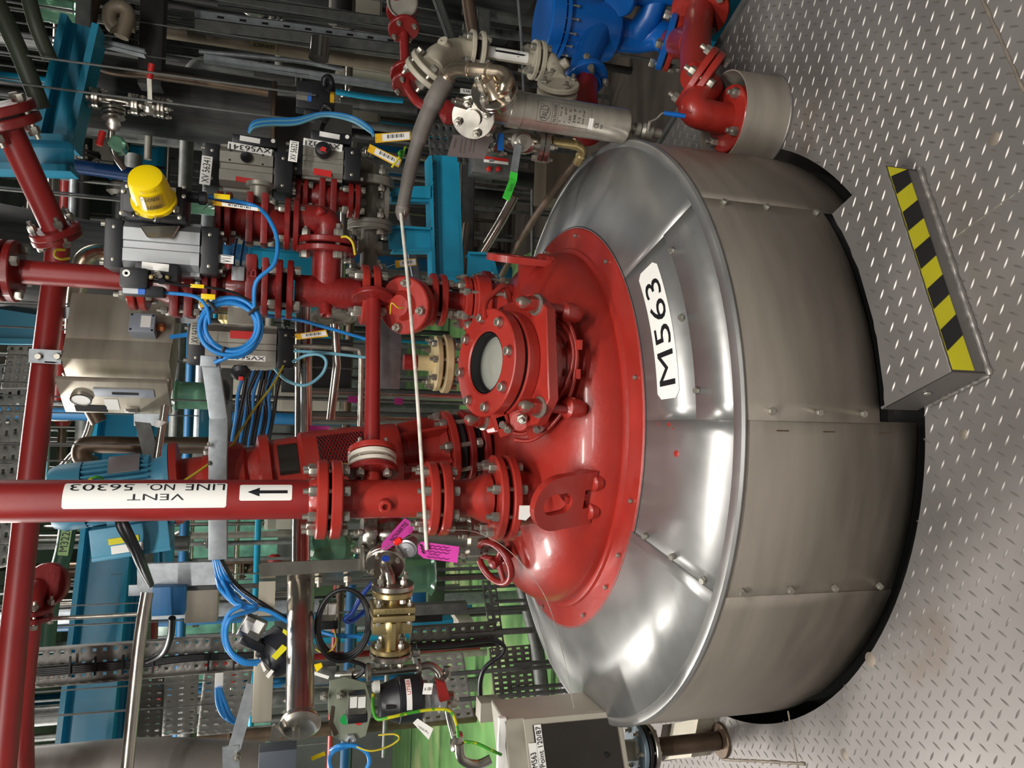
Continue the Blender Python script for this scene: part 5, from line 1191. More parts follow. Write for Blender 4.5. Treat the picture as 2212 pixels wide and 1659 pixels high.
c0 = dA_.lerp(dB_, .62); dz = (dB_ - dA_).normalized(); ff_ = V((.1, -1, 0)); ff_ = (ff_ - dz * dz.dot(ff_)).normalized(); sf = dz.cross(ff_)
if sf.x < 0: sf = -sf
bm = bmesh.new(); g = [[bm.verts.new(c0 + dz * h + (ff_ * math.cos(a) + sf * math.sin(a)) * .0686) for h in (-.007, .009)] for a in [math.radians(-10 + 80 * k / 8) for k in range(9)]]
for a, b in zip(g, g[1:]): bm.faces.new((a[0], b[0], b[1], a[1]))
wl = fin(bm, 'white_strip', WHT, d1, 60); text(wl, 'strip_lettering', 'U758X', RINK, lambda u, v: c0 + dz * (.006 - .011 * v) + (ff_ * math.cos(math.radians(66 - 0 + (-40) * (1 - u) * 1.0)) + sf * math.sin(math.radians(66 - 40 * (1 - u)))) * .0692)
lathe(d1, 'yoke', ALU, dB_ - dz * .004, dz, [(0, .05), (.02, .048), (.022, .034), (.05, .034), (.052, .05), (.07, .05), (.072, .03)], 20)
obox(d1, 'grip_recess', DARK, dA_.lerp(dB_, .26) + ff_ * .057, dz * .02, ff_ * .004, sf * .006, .003)
lathe(d1, 'indicator_cap', mat('clear_cap', (220, 220, 210), .15), dA_ + ff_ * .02 + sf * .05, -dz, [(0, .018), (.014, .018), (.022, .012), (.024, 0)], 16)
wt = tag(pbox(None, 'valve_tag', WHT, 914, 1476, 934, 1500, 2.21, .001, 0, .1), 'white tag marked A 18A wired to the diaphragm actuator', 'tag'); ptext(wt, 'tag_lettering', 'A 18A', INK, W(924, 1488, 2.209), ZU * -1, XR, .022, .010, -YF)
wt2 = tag(prism(None, 'valve_tag', WHT, [(892, 1562, 2.2), (902, 1552, 2.2), (936, 1574, 2.2), (926, 1598, 2.2)], (0, .001, 0)), 'tilted white tag marked 59XVE below the diaphragm actuator', 'tag'); ptext(wt2, 'tag_lettering', '59XVE', INK, W(914, 1576, 2.199), W(930, 1584, 2.2) - W(898, 1564, 2.2), V((.8, 0, .5)), .035, .012, -YF)
rd = T('red_tagged_valve', 'small steel sampling valve with a dark red plate', 'valve', W(960, 1500, 2.26))
pprism(rd, 'red_plate', REDD, [(940, 1468), (962, 1474), (974, 1512), (950, 1518)], 2.22, .02, .002); plathe(rd, 'body', STEEL, (935, 1500, 2.28), (985, 1520, 2.28), [(0, 16), (.3, 22), (.5, 18), (.7, 22), (1, 14)], 18)
tube(rd, 'outlet', STEEL, [(966, 1520, 2.24), (974, 1560, 2.24), (985, 1600, 2.23), (992, 1630, 2.22)], .0115, 14, sm=True); plathe(rd, 'clamp', STEEL, (976, 1598, 2.225), (996, 1604, 2.225), [(0, 10), (.3, 22), (.7, 22), (1, 10)], 18)
tube(rd, 'bend', STEEL, [(992, 1606, 2.2), (998, 1640, 2.2), (1030, 1652, 2.2), (1060, 1640, 2.2)], .014, 14, sm=True)
d2, eA, eB, eL = diaphragm('diaphragm_actuator', 'tilted black diaphragm actuator with yellow labels behind the polished tube', (572, 1440, 2.52), (628, 1384, 2.56), .074)
ez = (eB - eA).normalized(); e0_ = eA.lerp(eB, .55)
for (u0, u1, w0, w1, mt) in ((586, 622, 1398, 1426, TAPEY), (610, 624, 1364, 1374, TAPEY)):
    pprism(d2, 'yellow_label', mt, [(u0, w1 - 8), (u1 - 12, w0 - 6), (u1, w0 + 2), (u0 + 10, w1)], 2.447, .001)
pprism(d2, 'white_label', WHT, [(558, 1424), (562, 1420), (575, 1447), (570, 1452)], 2.452, .001); pprism(d2, 'white_label', WHT, [(574, 1460), (586, 1446), (592, 1450), (580, 1466)], 2.45, .001)
def relay(label, x0, y0, x1, y1, Y, tl=0):
    t = T('solenoid_valve', label, 'solenoid', W((x0 + x1) / 2, (y0 + y1) / 2, Y))
    pbox(t, 'coil', STEEL, x0, y0, x1, y1, Y, .045, .004, tl); w_ = x1 - x0; h_ = y1 - y0
    pbox(t, 'label', WHT, x0 + w_ * .1, y0 + h_ * .08, x0 + w_ * .48, y0 + h_ * .62, Y - .001, .001, 0, tl); pbox(t, 'label', WHT, x0 + w_ * .54, y0 + h_ * .08, x0 + w_ * .94, y0 + h_ * .62, Y - .001, .001, 0, tl)
    pbox(t, 'base', BLK, x0 - 2, y1 - 2, x1 + 3, y1 + h_ * .4, Y - .003, .05, .006, tl); return t
relay('white labelled solenoid coil inside the black cable loop', 688, 1302, 728, 1344, 2.50)
relay('white labelled solenoid coil beside the green lever plate', 752, 1502, 792, 1546, 2.30)
relay('tilted white solenoid coil under the blue cables', 518, 1338, 570, 1384, 2.50, .5)
bc2 = T('black_cable_coil', 'coil of thick black cable hanging by the brass valve', 'cable', W(742, 1350, 2.44))
cc2 = W(742, 1348, 2.43)
for i in range(3):
    tube(bc2, 'cable_loop', CABK, [cc2 + V(((.112 - .004 * i) * math.cos(t), .012 * (i - 1) + .006 * math.sin(2 * t + i), (.083 - .004 * i) * math.sin(t))) for t in [2 * PI * k / 40 for k in range(40)]], .0065, 10, closed=True)
tube(bc2, 'cable_tail', CABK, [cc2 + V((-.1, 0, .03)), W(790, 1440, 2.44), W(760, 1470, 2.46)], .0065, 10, sm=True)
lp = T('lever_quadrant', 'green-grey lever plate with red and green position marks', 'valve lever', W(755, 1545, 2.45))
pprism(lp, 'plate', mat('green_grey_plate', (128, 134, 116), .5, .2), [(712 + 0, 1470), (745, 1462), (790, 1475), (806, 1530), (790, 1590), (750, 1606), (718, 1592), (708, 1530)], 2.44, .006, .001)
pprism(lp, 'brown_mark', RUST, [(716, 1525), (722, 1528), (718, 1560), (730, 1585), (722, 1590), (710, 1565)], 2.436, .002); lathe(lp, 'green_dot', mat('green_lamp', (20, 150, 70), .4), W(746, 1554, 2.437), -YF, [(0, .016), (.002, .016)], 16); lathe(lp, 'red_dot', RINK, W(775, 1558, 2.437), -YF, [(0, .012), (.002, .012)], 16)
for x, y in ((700, 1502), (735, 1500)): inst(hexmesh('nut', .013), 'plate_bolt', lp, W(x, y, 2.437), -YF)
lathe(lp, 'pivot', ALU, W(757, 1596, 2.44), -YF, [(0, .02), (.012, .018), (.014, .01), (.006, .008)], 6)
sg3 = T('steel_mount_block', 'dull steel mounting block behind the polished tube', 'bracket', W(700, 1460, 2.5)); pbox(sg3, 'block', GALD, 676, 1440, 726, 1478, 2.5, .05, .002); plathe(sg3, 'threaded_rod', ZINC, (726, 1458, 2.5), (790, 1456, 2.46), [(0, 8), (.4, 8), (.42, 14), (.6, 14), (.62, 8), (1, 8)], 12)
pprism(sg3, 'yellow_tie', YEL, [(678, 1436), (694, 1432), (697, 1440), (684, 1452)], 2.47, .004); bar(sg3, 'white_tie', WHT, (678, 1454, 2.47), (710, 1464, 2.47), 7, .002)
for lab, pts, r, mt in (('green and yellow earth wire looping over the diaphragm actuator', [(806, 1500, 2.24), (806, 1530, 2.2), (815, 1553, 2.17), (845, 1549, 2.16), (885, 1540, 2.17), (930, 1533, 2.18), (970, 1535, 2.18), (985, 1560, 2.18), (990, 1592, 2.2)], .0048, CABY), ('green and yellow earth wire running to the beige terminal', [(1003, 1602, 2.2), (1030, 1606, 2.2), (1060, 1620, 2.2), (1082, 1630, 2.22)], .0048, CABY), ('thin yellow wire loop under the lever plate', [(764, 1610, 2.42), (800, 1622, 2.4), (840, 1612, 2.4), (862, 1596, 2.4), (852, 1586, 2.42), (818, 1588, 2.45)], .003, CABW), ('thin yellow wire inside the black cable loop', [(722, 1362, 2.45), (726, 1385, 2.42), (716, 1404, 2.42), (698, 1410, 2.43), (682, 1402, 2.45)], .0025, CABW)):
    tag(tube(None, 'earth_wire', mt, pts, r, 8, sm=True), lab, 'wire')
# blue cable bundle leaving the trunking
BL = [('blue cable curving from the trunking to the tilted solenoid', [(462, 1205, 2.42), (468, 1240, 2.56), (478, 1275, 2.5), (520, 1310, 2.48), (575, 1318, 2.48), (625, 1345, 2.5)]),
      ('blue cable dropping from the trunking into a wide loop', [(466, 1206, 2.42), (478, 1250, 2.52), (505, 1300, 2.46), (520, 1308, 2.45), (495, 1325, 2.44), (482, 1360, 2.44), (490, 1400, 2.44), (520, 1430, 2.44), (556, 1434, 2.45)]),
      ('second blue cable of the wide loop beside the black actuator', [(470, 1206, 2.42), (486, 1255, 2.53), (522, 1302, 2.48), (552, 1315, 2.47), (500, 1335, 2.42), (488, 1370, 2.42), (500, 1408, 2.42), (530, 1428, 2.43), (560, 1428, 2.45)]),
      ('blue cable arching over towards the black coil', [(474, 1206, 2.42), (500, 1260, 2.54), (560, 1310, 2.52), (610, 1332, 2.52), (660, 1352, 2.54), (720, 1372, 2.5), (780, 1376, 2.5), (798, 1392, 2.5)]),
      ('thick black cable bundled with the blue ones', [(476, 1206, 2.42), (510, 1262, 2.53), (560, 1300, 2.5), (600, 1325, 2.5), (640, 1345, 2.52)]),
      ('dark blue hose pair curving up behind the brass valve', [(805, 1258, 2.5), (780, 1290, 2.5), (760, 1325, 2.5), (745, 1338, 2.5), (760, 1342, 2.52), (790, 1318, 2.54), (812, 1300, 2.55)]),
      ('blue cable under the lever plate', [(715, 1620, 2.45), (730, 1612, 2.42), (748, 1610, 2.42), (770, 1612, 2.42), (792, 1625, 2.42), (798, 1645, 2.42), (790, 1665, 2.42)]),
      ('blue cable curling below the lever plate', [(750, 1612, 2.44), (722, 1622, 2.42), (712, 1640, 2.42), (716, 1665, 2.42)])]
for lab, pts in BL: tag(tube(None, 'blue_cable' if 'black' not in lab[:12] else 'black_cable', CABK if lab.startswith('thick black') else (CABD if lab.startswith('dark') else CABB), pts, .0068 if not lab.startswith('dark') else .008, 10, sm=True), lab, 'cable')
mk = tag(bar(None, 'cable_marker', YEL, (672, 1640, 2.40), (702, 1628, 2.40), 8, .004), 'yellow cable marker strip below the lever plate', 'cable marker')
# ------------------------------------------------------------------ weighing terminal on its post
wtm = T('weighing_terminal', 'beige terminal housing with a smoked window marked 563 Point 120/87', 'terminal', W(1350, 1640, 2.38))
def TP(x, y, Y=2.30): return W(x, y, Y)
tc = [TP(1128, 1551), TP(1337, 1533), TP(1362, 1690), TP(1150, 1740)]
prism(wtm, 'housing', BOXC, [TP(1088, 1556), TP(1337, 1533), TP(1370, 1720), TP(1110, 1760)], (0, .16, 0), .004); prism(wtm, 'bezel', BOXC, tc, (0, -.012, 0), .002)
win = prism(wtm, 'smoked_window', DGLS, [TP(1150, 1566, 2.286), TP(1322, 1550, 2.286), TP(1330, 1556, 2.286), TP(1352, 1690, 2.286), TP(1168, 1715, 2.286)], (0, -.002, 0))
wru = (TP(1178, 1560, 2.283) - TP(1190, 1640, 2.283)); 
prism(wtm, 'label_strip', WHT, [TP(1153, 1566, 2.283), TP(1168, 1564.5, 2.283), TP(1186, 1700, 2.283), TP(1172, 1702, 2.283)], (0, -.0006, 0)); prism(wtm, 'label_strip', WHT, [TP(1141, 1606, 2.283), TP(1158, 1604.5, 2.283), TP(1170, 1700, 2.283), TP(1154, 1702, 2.283)], (0, -.0006, 0))
rr = (TP(1160, 1566, 2.281) - TP(1172, 1660, 2.281)).normalized(); uu_ = V((-rr.z, 0, rr.x))
if uu_.z < 0: uu_ = -uu_
def lbl(s, p0, h):
    L_ = h * .66 * len(s); o = p0 - rr * L_ / 2; ptext(wtm, 'label_lettering', s, INK, o, rr, uu_, L_, h, -YF)
lbl('Set Point 120/87', TP(1161, 1569, 2.281), .0165); lbl('M563', TP(1151, 1626, 2.281), .0185)
lathe(wtm, 'knob', DARK, TP(1310, 1630, 2.284), -YF, [(0, .008), (.006, .008), (.007, .004)], 14)
pbox(wtm, 'side_lid', WHT, 1076, 1552, 1092, 1700, 2.30, .02, .003)
ps = T('terminal_post', 'rusty brown tube post with blue-grey and steel flanges under the terminal', 'post', V((-1.36, 2.52, 0)))
px_, py_ = W(1385, 1618, 2.42).x, 2.42; pz = lambda x: V((px_, py_, W(x, 1618, 2.42).z))
tube(ps, 'neck', BOXC, [pz(1340), pz(1372)], .035, 20); disc(ps, 'flange', mat('blue_grey_paint', (96, 112, 122), .5), pz(1376), ZU, .085, .016); disc(ps, 'rubber_pad', RUB, pz(1388), ZU, .080, .014); disc(ps, 'flange', STEEL, pz(1402), ZU, .080, .016); bolts(ps, pz(1388), ZU, .066, 6, .010, .05, 'stud', .2)
tube(ps, 'tube', RUST, [pz(1405), pz(1500), V((px_, py_, .02))], .032, 20); disc(ps, 'foot', RUST, V((px_, py_, .006)), ZU, .06, .012)
kb = T('kerb_box', 'low welded steel kerb box with a checker top left of the vessel', 'kerb', WZ(1500, 1570, 0))
for i, (x0, y0, x1, y1, h, mt) in enumerate(((1486, 1560, 1548, 1548, .075, ENCL), (1460, 1568, 1486, 1560, .11, PLATE))):
    a, b = WZ(x0, y0, 0), WZ(x1, y1, 0); 
    prism(kb, 'kerb_plate', mt, [a, b, b + ZU * h, a + ZU * h], V((-.16, .04, 0)))
# pipe and tubes between green floor and vessel
for lab, pts, r, mt in (('grey steel pipe on the green floor behind the vessel', [(1125, 1250, 4.2), (1160, 1400, 4.2), (1175, 1530, 4.2)], .04, GALD), ('pale conduit on the green floor behind the vessel', [(1205, 1420, 3.85), (1222, 1490, 3.85), (1232, 1560, 3.85)], .02, GALV), ('black cable looping from the cable tray to the green floor', [(900, 1397, 3.0), (980, 1392, 3.0), (1055, 1382, 3.0), (1085, 1392, 3.0), (1085, 1412, 3.0), (1050, 1440, 3.02), (1038, 1470, 3.05), (1038, 1510, 3.1)], .010, CABK)):
    tag(tube(None, 'low_pipe' if 'black' not in lab else 'black_cable', mt, pts, r, 14, sm=True), lab, 'pipe' if 'black' not in lab else 'cable')
# ------------------------------------------------------------------ red header pipes across the back
h1 = T('red_header_branch', 'red sloping pipe coming down to the flange beside the beacon', 'pipe', W(25, 290, 2.85))
tube(h1, 'pipe', REDP, [(20, 280, 2.85), (118, 492, 3.0)], .042, 24); n_ = W(118, 492, 3.0) - W(20, 280, 2.85)
disc(h1, 'flange', REDD, W(20, 262, 2.84), n_, .095, .03); disc(h1, 'flange', REDD, W(4, 236, 2.82), n_, .10, .03); bolts(h1, W(14, 252, 2.83), n_, .075, 4, .016, .08, 'stud', .2)
disc(h1, 'flange', REDP, W(120, 500, 3.0), n_, .082, .024); bolts(h1, W(120, 502, 3.0), -n_, .064, 4, .015, .05, 'stud', .4)
h2 = T('red_header', 'long red header pipe crossing behind the vent pipe', 'pipe', W(100, 700, 3.05))
disc(h2, 'flange', REDD, W(123, 512, 3.02), n_, .082, .024)
tube(h2, 'pipe', REDP, [(124, 516, 3.03), (122, 570, 3.05), (106, 700, 3.0), (76, 950, 2.9), (38, 1300, 2.78), (2, 1680, 2.65)], .040, 24, sm=True)
h3 = T('red_side_header', 'second red pipe with an end flange rising beside the long header', 'pipe', W(60, 1320, 2.95))
tube(h3, 'pipe', REDP, [(95, 1262, 3.1), (72, 1285, 3.0), (66, 1340, 2.95), (48, 1500, 2.9), (48, 1700, 2.8)], .036, 22, sm=True)
disc(h3, 'flange', REDD, W(104, 1262, 3.05), V((.2, -.9, .3)), .075, .03); 
for y in (1318, 1334): disc(h3, 'flange', REDD, W(72, y, 2.96), XR, .062, .018)
bolts(h3, W(72, 1326, 2.96), XR, .05, 4, .012, .05, 'stud', .2)
yw = tag(tube(None, 'yellow_earth_lead', CABW, [(140, 540, 2.93), (122, 540, 2.91), (118, 552, 2.91), (132, 560, 2.92), (150, 558, 2.94)], .0042, 8, sm=True), 'short yellow earth lead on the header flange', 'wire')
# ------------------------------------------------------------------ steelwork and trays behind
def perf(par, name, mt, P00, P10, P01, nu, nv, fu=.36, fv=.26):
    """perforated sheet: real slots between P00..P10 and P00..P01"""
    P00, P10, P01 = q(P00), q(P10), q(P01); U, Vv = P10 - P00, P01 - P00
    bm = bmesh.new(); us = []; vs2 = []
    for i in range(nu): us += [(i) / nu, (i + .5 - fu / 2) / nu, (i + .5 + fu / 2) / nu]
    for j in range(nv): vs2 += [(j) / nv, (j + .5 - fv / 2) / nv, (j + .5 + fv / 2) / nv]
    us.append(1); vs2.append(1)
    g = [[bm.verts.new(P00 + U * a + Vv * b) for b in vs2] for a in us]
    for i in range(len(us) - 1):
        for j in range(len(vs2) - 1):
            if i % 3 == 1 and j % 3 == 1: continue
            bm.faces.new((g[i][j], g[i + 1][j], g[i + 1][j + 1], g[i][j + 1]))
    for v in [v for v in bm.verts if not v.link_faces]: bm.verts.remove(v)
    o = fin(bm, name, mt, par, 30); md = o.modifiers.new('sheet', 'SOLIDIFY'); md.thickness = .002
    return o
TRAY = mat('grey_cable_tray', (142, 140, 134), .55, .25, .03, 60, .08, 12)
TRAYD = mat('dark_cable_tray', (84, 80, 74), .6, .2, .03, 60, .10, 12)
def tray(label, A, B, wpx, mt, n, rows, cable=True, lip=.03):
    A, B = q(A), q(B); t = T('cable_tray', label, 'cable tray', (A + B) / 2)
    ax = (B - A).normalized(); w = ax.cross(YF).normalized() * wpx * pm((A + B) / 2)
    perf(t, 'perforated_bed', mt, A - w / 2, B - w / 2, A + w / 2, n, rows)
    for s in (-1, 1): obox(t, 'side_lip', mt, (A + B) / 2 + w * .5 * s - YF * lip / 2, (B - A) / 2, YF * lip / 2, w.normalized() * .0015)
    return t
t1 = tray('pale perforated cable tray with black cables left of the vent pipe', (76, 1440, 3.3), (560, 1402, 3.3), 78, TRAY, 22, 3)
for k in range(4): tube(t1, 'tray_cable', CABK, [W(76, 1446 + k * 4, 3.27), W(300, 1428 + k * 3.5, 3.265), W(420, 1416 + k * 3, 3.265), W(565, 1412 + k * 2, 3.27)], .007, 8, sm=True)
for x in (150, 205, 265, 330, 450, 505): pbox(t1, 'cable_tie', BLK, x - 2, 1420 - (x - 150) * .03, x + 2, 1462 - (x - 150) * .04, 3.25, .012)
t2 = tray('grey perforated cable tray behind the brass valve', (885, 1378, 3.2), (1070, 1366, 3.2), 50, TRAYD, 9, 2); tube(t2, 'tray_cable', CABK, [W(880, 1395, 3.17), W(1000, 1388, 3.17), W(1068, 1380, 3.17)], .010, 8, sm=True)
pf = T('perforated_screen', 'pale perforated wall sheet behind the red header', 'perforated sheet', W(50, 950, 4.2)); perf(pf, 'sheet', TRAY, W(-20, 790, 4.2), W(112, 770, 4.2), W(-60, 1240, 4.2), 7, 16, .35, .45)
pf2 = T('perforated_screen', 'dark perforated tray stack in front of the window glare', 'perforated sheet', W(360, 1530, 4.0)); perf(pf2, 'sheet', TRAYD, W(290, 1462, 4.0), W(358, 1462, 4.0), W(280, 1600, 4.0), 3, 10); perf(pf2, 'sheet', TRAY, W(356, 1456, 3.98), W(430, 1450, 3.98), W(350, 1590, 3.98), 3, 10)
pf3 = T('perforated_screen', 'pale slotted tray end beside the polished tube', 'perforated sheet', W(500, 1530, 3.7)); perf(pf3, 'sheet', TRAY, W(440, 1455, 3.7), W(545, 1448, 3.7), W(425, 1590, 3.7), 4, 9)
pf4 = T('perforated_screen', 'wide slotted tray under the diaphragm actuator', 'perforated sheet', W(960, 1480, 3.4)); perf(pf4, 'sheet', TRAY, W(890, 1420, 3.4), W(1000, 1410, 3.4), W(915, 1560, 3.4), 5, 9, .4, .35)
pf5 = T('perforated_screen', 'dark slotted tray wall beside the beige terminal', 'perforated sheet', W(1090, 1460, 3.5)); perf(pf5, 'sheet', TRAYD, W(1055, 1400, 3.5), W(1145, 1392, 3.5), W(1070, 1530, 3.5), 5, 11, .45, .4)
pf6 = T('perforated_screen', 'narrow perforated strip on the green floor behind the handwheel', 'perforated sheet', W(1060, 1310, 3.9)); perf(pf6, 'sheet', GALD, W(1040, 1255, 3.9), W(1070, 1252, 3.9), W(1062, 1410, 3.9), 2, 9, .5, .55)
pf7 = T('perforated_screen', 'slotted strut panel behind the filter sign', 'perforated sheet', W(960, 300, 3.6)); perf(pf7, 'sheet', GALD, W(920, 262, 3.6), W(1010, 272, 3.6), W(930, 350, 3.6), 6, 4, .35, .4)
pf8 = T('perforated_screen', 'pale perforated sheet with paint smears beside the cabinet', 'perforated sheet', W(80, 790, 3.9)); perf(pf8, 'sheet', TRAY, W(18, 745, 3.9), W(112, 745, 3.9), W(2, 840, 3.9), 5, 6, .35, .4)
# teal beams
def ibeam(label, A, B, wpx, d=.12, fl=.012, mt=TEAL):
    A, B = q(A), q(B); t = T('steel_beam', label, 'beam', (A + B) / 2)
    ax = (B - A).normalized(); w = ax.cross(YF).normalized(); hw_ = wpx * pm((A + B) / 2) / 2
    obox(t, 'web', mt, (A + B) / 2 + YF * d / 2, (B - A) / 2, YF * .006, w * hw_)
    for s in (-1, 1): obox(t, 'flange', mt, (A + B) / 2 + w * hw_ * s + YF * d / 2, (B - A) / 2, YF * d / 2, w * fl)
    return t
ibeam('wide teal roof beam running behind the motor', (268, 790, 4.6), (172, 1680, 3.9), 92, .2)
ibeam('narrow teal beam parallel to the wide one', (345, 800, 4.7), (262, 1680, 4.0), 26, .08)
ibeam('teal beam above the dark duct', (172, 40, 3.2), (112, 305, 3.2), 62, .14)
ibeam('teal post end beside the red sloping pipe', (-60, 322, 3.15), (150, 330, 3.15), 66, .12)
ibeam('short teal beam behind the cabinet', (-40, 690, 3.9), (104, 694, 3.9), 90, .12)
ibeam('teal post by the motor terminal box', (352, 1110, 3.6), (352, 1300, 3.6), 26, .06)
for lab, x0, y0, x1, y1, Y, d, mt, nm, cat in (
    ('grey concrete strip beside the wide teal beam', 300, 830, 322, 1200, 4.75, .1, CONC, 'concrete_strip', 'beam'),
    ('galvanised strut beside the teal beams', 232, 1240, 262, 1640, 4.3, .05, GALD, 'strut', 'strut'),
    ('dark steel cross beam over the duct', 300, -40, 352, 182, 3.5, .1, mat('dark_steel', (40, 38, 36), .55, .2), 'dark_beam', 'beam'),
    ('galvanised gate leg behind the brown bent pipe', 162, -30, 196, 92, 3.4, .03, GALD, 'strut', 'strut'),
    ('blue control box on a grey plate left of the motor', 328, 1268, 400, 1330, 3.1, .06, mat('box_blue', (40, 112, 168), .45), 'control_box', 'box'),
    ('grey backing plate of the blue control box', 278, 1262, 404, 1286, 3.17, .01, GALV, 'backing_plate', 'plate'),
    ('pale grey box behind the blue control box', 400, 1262, 470, 1345, 3.6, .1, BOXC, 'pale_box', 'box'),
    ('light grey cover sheet right of the level red pipe', 816, 706, 866, 840, 3.25, .02, GALV, 'cover_sheet', 'sheet'),
    ('big dull steel panel behind the riser', 150, 480, 250, 640, 3.75, .05, DUCT, 'partition_sheet', 'sheet'),
    ('dark cabinet behind the flat actuator', 610, 730, 760, 850, 3.7, .2, mat('dark_cabinet', (52, 56, 58), .5), 'dark_cabinet', 'cabinet'),
    ('beige switch housing at the end of the black cable', 1038, 1518, 1084, 1560, 3.0, .08, BOXC, 'switch_housing', 'box'),
    ('grey isolator box below the polished tube', 558, 1622, 640, 1700, 2.3, .06, mat('isolator_grey', (70, 76, 84), .5), 'isolator_box', 'box'),
    ('white cable cover on the slotted tray', 464, 1454, 482, 1488, 3.4, .03, WHT, 'cable_cover', 'cover'),
    ('teal crate on the green floor', 890, 1340, 980, 1362, 3.9, .25, TEAL, 'teal_crate', 'crate'),
    ('black bar lying over the teal crate', 888, 1324, 956, 1344, 3.85, .06, DARK, 'black_bar', 'bar'),
    ('blue upright panel behind the pink tag', 892, 1205, 922, 1310, 4.0, .05, mat('panel_blue', (14, 84, 126), .5), 'upright_board', 'board'),
    ('dark green machine frame behind the pink tag', 926, 1200, 962, 1305, 4.3, .3, mat('machine_green', (58, 80, 52), .5), 'machine_frame', 'machine'),
    ('grey strut channel on the floor beyond the brass valve', 880, 1305, 1010, 1328, 3.7, .05, GALD, 'strut', 'strut'),
    ('tan crate on the green floor', 990, 1340, 1022, 1366, 4.2, .2, BOXC, 'tan_crate', 'crate'),
    ('teal bin behind the cable bundle', 430, 850, 462, 950, 3.9, .1, TEAL, 'teal_bin', 'bin'),
    ('galvanised strut behind the cable bundle', 474, 795, 500, 1000, 3.6, .04, GALD, 'strut', 'strut'),
    ('tan junction box behind the blue cable coil', 492, 655, 560, 700, 3.2, .08, BOXC, 'tan_box', 'box'),
    ('dark panel behind the weathered actuators', 590, 215, 760, 420, 4.1, .05, mat('panel_grey', (74, 74, 70), .6), 'backing_board', 'board'),
    ('brown crate beyond the dark floor', 1180, 330, 1240, 430, 3.6, .2, mat('crate_brown', (88, 78, 62), .7), 'brown_crate', 'crate')):
    tag(pbox(None, nm, mt, x0, y0, x1, y1, Y, d, .003), lab, cat)
# ducts
dd = T('vertical_duct', 'large dark grey wrapped duct with an open lower end', 'duct', W(590, 235, 3.9)); dxx = W(560, 250, 3.9).x; tube(dd, 'duct_shell', DUCT, [V((dxx, 3.9, W(592, 245, 3.9).z)), V((dxx + .02, 3.9, W(160, 215, 3.9).z))], .165, 36)
disc(dd, 'end_ring', RUST, V((dxx, 3.9, W(592, 245, 3.9).z)), ZU, .168, .02)
d2_ = T('vertical_duct', 'broad dull grey duct behind the red riser pipe', 'duct', W(200, 560, 4.0)); tube(d2_, 'duct_shell', DUCT, [W(260, 600, 4.0), W(-60, 545, 4.0)], .24, 36)
d3_ = T('round_duct', 'thick dull grey duct crossing low at the left', 'duct', W(250, 1640, 3.0)); tube(d3_, 'duct_shell', mat('pale_duct', (126, 122, 116), .5, .3, .05, 20, .12, 5), [W(-40, 1690, 3.15), W(300, 1655, 3.15), W(560, 1660, 3.2)], .10, 30, sm=True)
